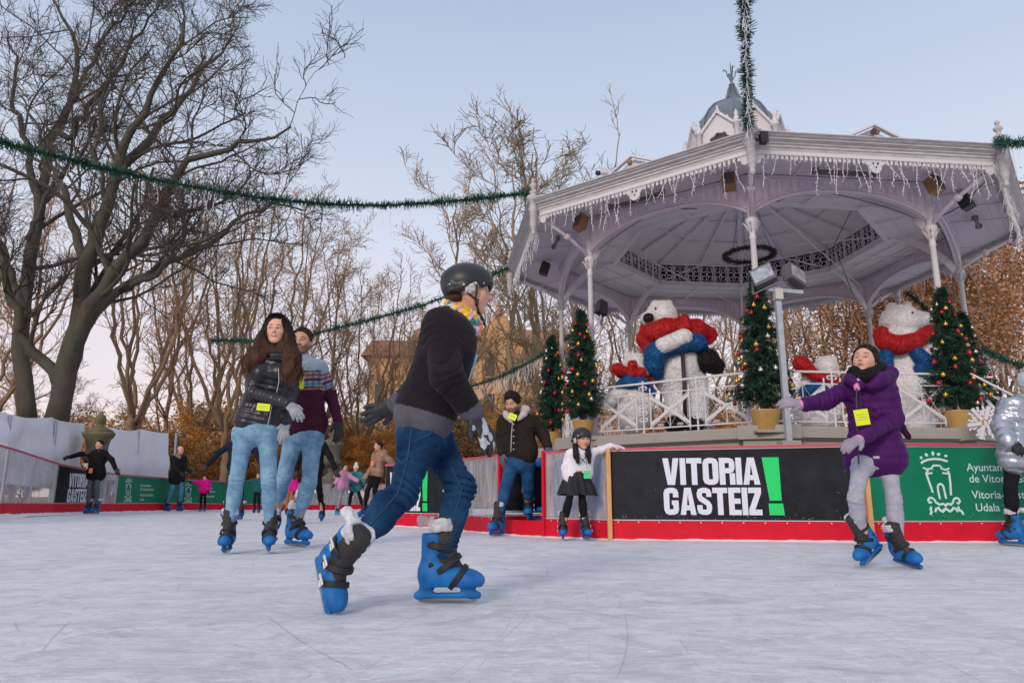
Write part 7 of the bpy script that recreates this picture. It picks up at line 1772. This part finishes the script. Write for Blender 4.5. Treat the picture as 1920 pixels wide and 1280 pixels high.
# ---------------------------------------------------------------- people farther off
def far(label,Y,px,top_y,S,coat,trs,fwd=(0,-1,0),arms=None,hair=(.02,.014,.012),hem=-.02,lean=0.,step=((-.09,0),(.09,0)),skin='kid',glove=(.015,.015,.018),lt=False,quilt=None,toe=None,head_off=(0,0),hairtype='cap',flare=.1,kneeb=None,cover=False,gsz=1.,group=None,th=.02):
    """built from body proportions: px is the column of the pelvis, arms = offsets of elbow and wrist from the shoulder in metres (x, y, z)"""
    o = G(px,Y); gz = float(IH(o[0],o[1])); Hh = W(px,top_y,Y)[2]-gz; k = (Hh-.09)/1.70
    fw = nrm(fwd); lat = nrm(np.cross(A(0,0,1.),fw)); 
    if lat[0] < 0: lat = -lat
    pel = A(o[0],Y,gz+.98*k+.06*k); nk = pel+A(lean*k,0,.50*k); sa,sb = nk-lat*.185*k-A(0,0,.05*k),nk+lat*.185*k-A(0,0,.05*k); ha,hb = pel-lat*.085*k-A(0,0,.05*k),pel+lat*.085*k-A(0,0,.05*k)
    ar = arms or (((-.06,0,-.27),(-.04,-.1,-.50)),((.06,0,-.27),(.04,-.1,-.50)))
    fs = []; f2 = toe or (fw,fw)
    for i,(dx,dy) in enumerate(step): fs.append(A(o[0]+dx*k*2,Y+dy*k,gz+.002+.165*k*gsz))
    def inv(p,Yb=Y):                                    # person() wants picture joints; hand it exact ones
        d = p[1]*CP+(p[2]-CAMH)*SP; u = -p[1]*SP+(p[2]-CAMH)*CP; return (960+F_PX*p[0]/d,640-F_PX*u/d,p[1]-Yb)
    J = dict(neck=inv(nk),sa=inv(sa),sb=inv(sb),pel=inv(pel),ha=inv(ha),hb=inv(hb)); 
    for q,s_,a_ in (('a',sa,ar[0]),('b',sb,ar[1])): J['e'+q] = inv(s_+A(*a_[0])*k); J['w'+q] = inv(s_+A(*a_[1])*k)
    ff = []
    for i,(q,h_) in enumerate((('a',ha),('b',hb))):
        an = fs[i]+A(0,0,.08*k); kn = (h_+an)/2+fw*.05*k+A(0,0,.02*k)+(A(*kneeb[i])*k if kneeb else 0); J['k'+q] = inv(kn); b = fs[i].copy(); iv = inv(A(b[0],b[1],gz+.002)); ff.append((iv[0],iv[1],b[1],f2[i],(0,0,1),k*gsz))
    hc = nk+A(head_off[0],0,.165+head_off[1])*k+fw*.02*k; m1 = cloth_mat('cloth_%03d%03d%03d' % tuple(int(c*999) for c in coat),coat) if not quilt else mat('quilt_%03d%03d%03d' % tuple(int(c*999) for c in coat),coat,.5,bump=.2,bscale=40)
    rt,P = person(label,Y,J,ff,inv(hc),fw,S=k*1.0,skin=skin,facing=fw+A(0,0,0),hh=.235*max(k,.0)**.7,top=dict(m=m1,th=th*.8,girth=.86,hem=hem,flare=flare,wr=.010,quilt=quilt,name='coat' if hem < -.1 else 'jacket'),
        legs=dict(m=cloth_mat('cloth_%03d%03d%03d' % tuple(int(c*999) for c in trs),trs),r=(.085,.06,.05),wr=.006),hands=dict(m=mat('glove_%03d' % int(glove[0]*999),glove,.7),a=(tuple(A(*ar[0][1])-A(*ar[0][0])),(0,-1,.3),(0,-.5,1),.3),b=(tuple(A(*ar[1][1])-A(*ar[1][0])),(0,-1,.3),(0,-.5,1),.3),sz=1.1),
        vox=.014,hvox=.008,cover=cover,small=True,lt=lt,hopt=dict(hair=hair),group=group)
    if hairtype == 'cap': hair_cap(rt,P,m_hairc,hair,z0=.2,vol=.03,vox=.012,front=.27,noise=.006)
    if hairtype == 'long':
        hair_cap(rt,P,m_hairc,hair,z0=.24,vol=.04,vox=.012,front=.25,noise=.006,extra=[lambda S,L,hh: S.rc(L((0,-.22,0)),L((0,-.30,-.8)),.28*hh,.22*hh,k=.05)])
    return rt,P
far('child in black hooded coat, arms spread, orange badge, before the small black banner',15.7,170,826,.8,(.010,.009,.011),(.10,.115,.12),fwd=(-.15,-1,0),arms=(((-.27,-.03,-.02),(-.50,-.06,-.09)),((.20,-.03,-.16),(.34,-.06,-.38))),hem=-.22,hair=(.02,.012,.012),cover=True,step=((-.05,0),(.05,0)),head_off=(.02,0))
c = W(170,882,15.7-.24); card(bpy.data.objects['person.006'] if 'person.006' in bpy.data.objects else None,c,.075,.10,'orange_card',(.85,.20,.03),(0,-1,0)) if False else None
rtc = [o for o in bpy.data.objects if o.get('label','').startswith('child in black hooded')][0]; card(rtc,c,.08,.10,'orange_card',(.85,.22,.04),(-.1,-1,0))
S = SDF(); q = W(178,847,15.7); S.chain([q+A(-.12,-.06,-.02),q+A(0,.10,0),q+A(.13,-.04,-.02)],[.05,.08,.06],k=.04); sdf_obj('hood',S,.014,cloth_mat('fur_trim',(.10,.07,.07),bump=1.,bscale=60),rtc,lambda X: .012*vnoise(X,40))
rt,P = far('bald man in long dark coat with fur hood, facing right before the green banner',19.9,325,838,1.,(.014,.016,.018),(.10,.23,.36),fwd=(.88,-.45,0),arms=(((.05,0,-.27),(.25,-.05,-.42)),((.05,0,-.28),(.28,-.1,-.40))),hem=-.38,hairtype=None,skin='fair',cover=False,step=((-.10,0),(.06,.1)),head_off=(.02,0))
S = SDF(); q = P['neck']; S.chain([q+A(-.10,.0,.02),q+A(-.05,-.1,.0),q+A(.06,-.1,-.03)],[.07,.06,.05],k=.04); sdf_obj('hood',S,.014,cloth_mat('beige_fur',(.28,.20,.15),bump=1.,bscale=60),rt,lambda X: .015*vnoise(X,40))
S = SDF(); S.el(P['H']+P['R']@A(.075,-.03,0),.04,k=.02).el(P['H']+P['R']@A(-.075,-.03,0),.04,k=.02); sdf_obj('ear_muffs',S,.01,cloth_mat('blue_felt',(.05,.14,.25)),rt)
far('small child in bright pink jacket and black trousers, before the second green banner',21.2,379,890,.6,(.72,.01,.26),(.012,.012,.015),fwd=(-.1,-1,0),arms=(((-.22,0,.0),(-.42,-.05,-.02)),((.08,0,-.22),(.10,-.1,-.40))),skin='fair',hair=(.03,.02,.015),th=.035,step=((-.06,0),(.06,0)))
far('skater in navy jacket, arms spread, mostly hidden behind the woman in puffer jacket',14.3,438,806,1.,(.012,.016,.032),(.022,.035,.035),fwd=(0,-1,0),arms=(((-.22,0,-.15),(-.42,-.05,-.40)),((.18,0,-.15),(.30,-.05,-.38))),cover=True,step=((-.11,.1),(.08,-.1)))
far('small child in teal jacket and black trousers, seen between the legs of the woman',20.8,480,886,.65,(.015,.09,.11),(.010,.010,.012),fwd=(-.1,-1,0),arms=(((-.20,0,-.02),(-.36,-.05,-.05)),((.08,0,-.22),(.10,-.1,-.40))),hair=(.14,.08,.04),step=((-.05,0),(.06,0)))
far('child in pink top and orange trousers behind the legs of the man in sweater',19.5,541,880,.7,(.66,.015,.25),(.42,.13,.05),fwd=(.2,-1,0),hair=(.03,.02,.015),step=((-.05,0),(.05,0)))
far('skater all in black with one arm held out, mostly hidden behind the man in sweater',14.2,581,806,1.,(.010,.012,.014),(.010,.010,.013),fwd=(.1,-1,0),arms=(((-.10,0,-.25),(-.12,-.05,-.48)),((.14,0,-.22),(.26,-.05,-.46))),step=((-.05,-.3),(.05,.5)))
far('girl in pale pink coat and grey leggings, arm reaching out, dark loose hair',19.8,640,870,.8,(.52,.25,.40),(.25,.26,.31),fwd=(.85,-.5,0),arms=(((-.05,0,-.22),(-.12,-.1,-.36)),((.20,-.1,-.14),(.44,-.1,-.26))),hem=-.10,hairtype='long',hair=(.03,.017,.015),lt=True,step=((-.07,0),(.10,-.1)),head_off=(.03,0),th=.035)
rt,P = far('girl in teal coat and white bobble hat beside the girl in pale pink',20.3,664,873,.8,(.04,.20,.21),(.012,.012,.015),fwd=(-.1,-1,0),arms=(((.10,0,-.20),(.06,-.15,-.32)),((.12,0,-.20),(.14,-.1,-.36))),hem=-.12,hairtype='long',hair=(.03,.017,.015),lt=True,step=((-.11,0),(.16,.1)),th=.04)
H,R,hh = P['H'],P['R'],P['hh']; S = SDF(); S.el(H+R@(A(0,-.04,.26)*hh),A(.40,.45,.36)*hh,R).el(H+R@(A(0,-.04,.75)*hh),.05,k=.01); sdf_obj('bobble_hat',S,.010,cloth_mat('white_wool',(.70,.68,.70),bump=.8,bscale=100),rt,lambda X: .005*vnoise(X,50))
rt,P = far('young woman in tan quilted jacket and black leggings, orange badge on her chest',17.3,703,829,1.,(.30,.165,.105),(.012,.011,.013),fwd=(-.75,-.65,0),arms=(((-.02,-.05,-.27),(-.12,-.2,-.44)),((.16,0,-.14),(.30,.05,-.28))),hair=(.025,.015,.012),quilt=(.12,.008),hem=.0,step=((-.14,0),(-.02,.2)),lean=.05,head_off=(-.02,0),skin='fair',th=.035,glove=(.3,.2,.16))
hq = P['H']+P['R']@(A(0,-.48,.12)*P['hh']); S = SDF(); S.el(hq,.05); sdf_obj('hair_bun',S,.012,mat('dark_hair',(.022,.014,.012),.5),rt); card(rt,W(698,868,17.3-.21),.10,.10,'orange_card2',(.85,.26,.08),(-.5,-.85,0))
S = SDF(); q = P['neck']; S.chain([q+A(-.1,-.03,.0),q+A(.06,.1,.03),q+A(.14,.0,.0)],[.04,.07,.06],k=.04); sdf_obj('hood',S,.014,cloth_mat('tan_quilt_hood',(.28,.155,.10)),rt)
far('small child in dark coat and tan hood standing behind the far clear panel',28.9,625,890,.7,(.015,.015,.018),(.02,.02,.025),hair=(.30,.18,.09),group=None)
print('script seconds', round(time.time()-T0, 1), 'objects', len(bpy.data.objects))
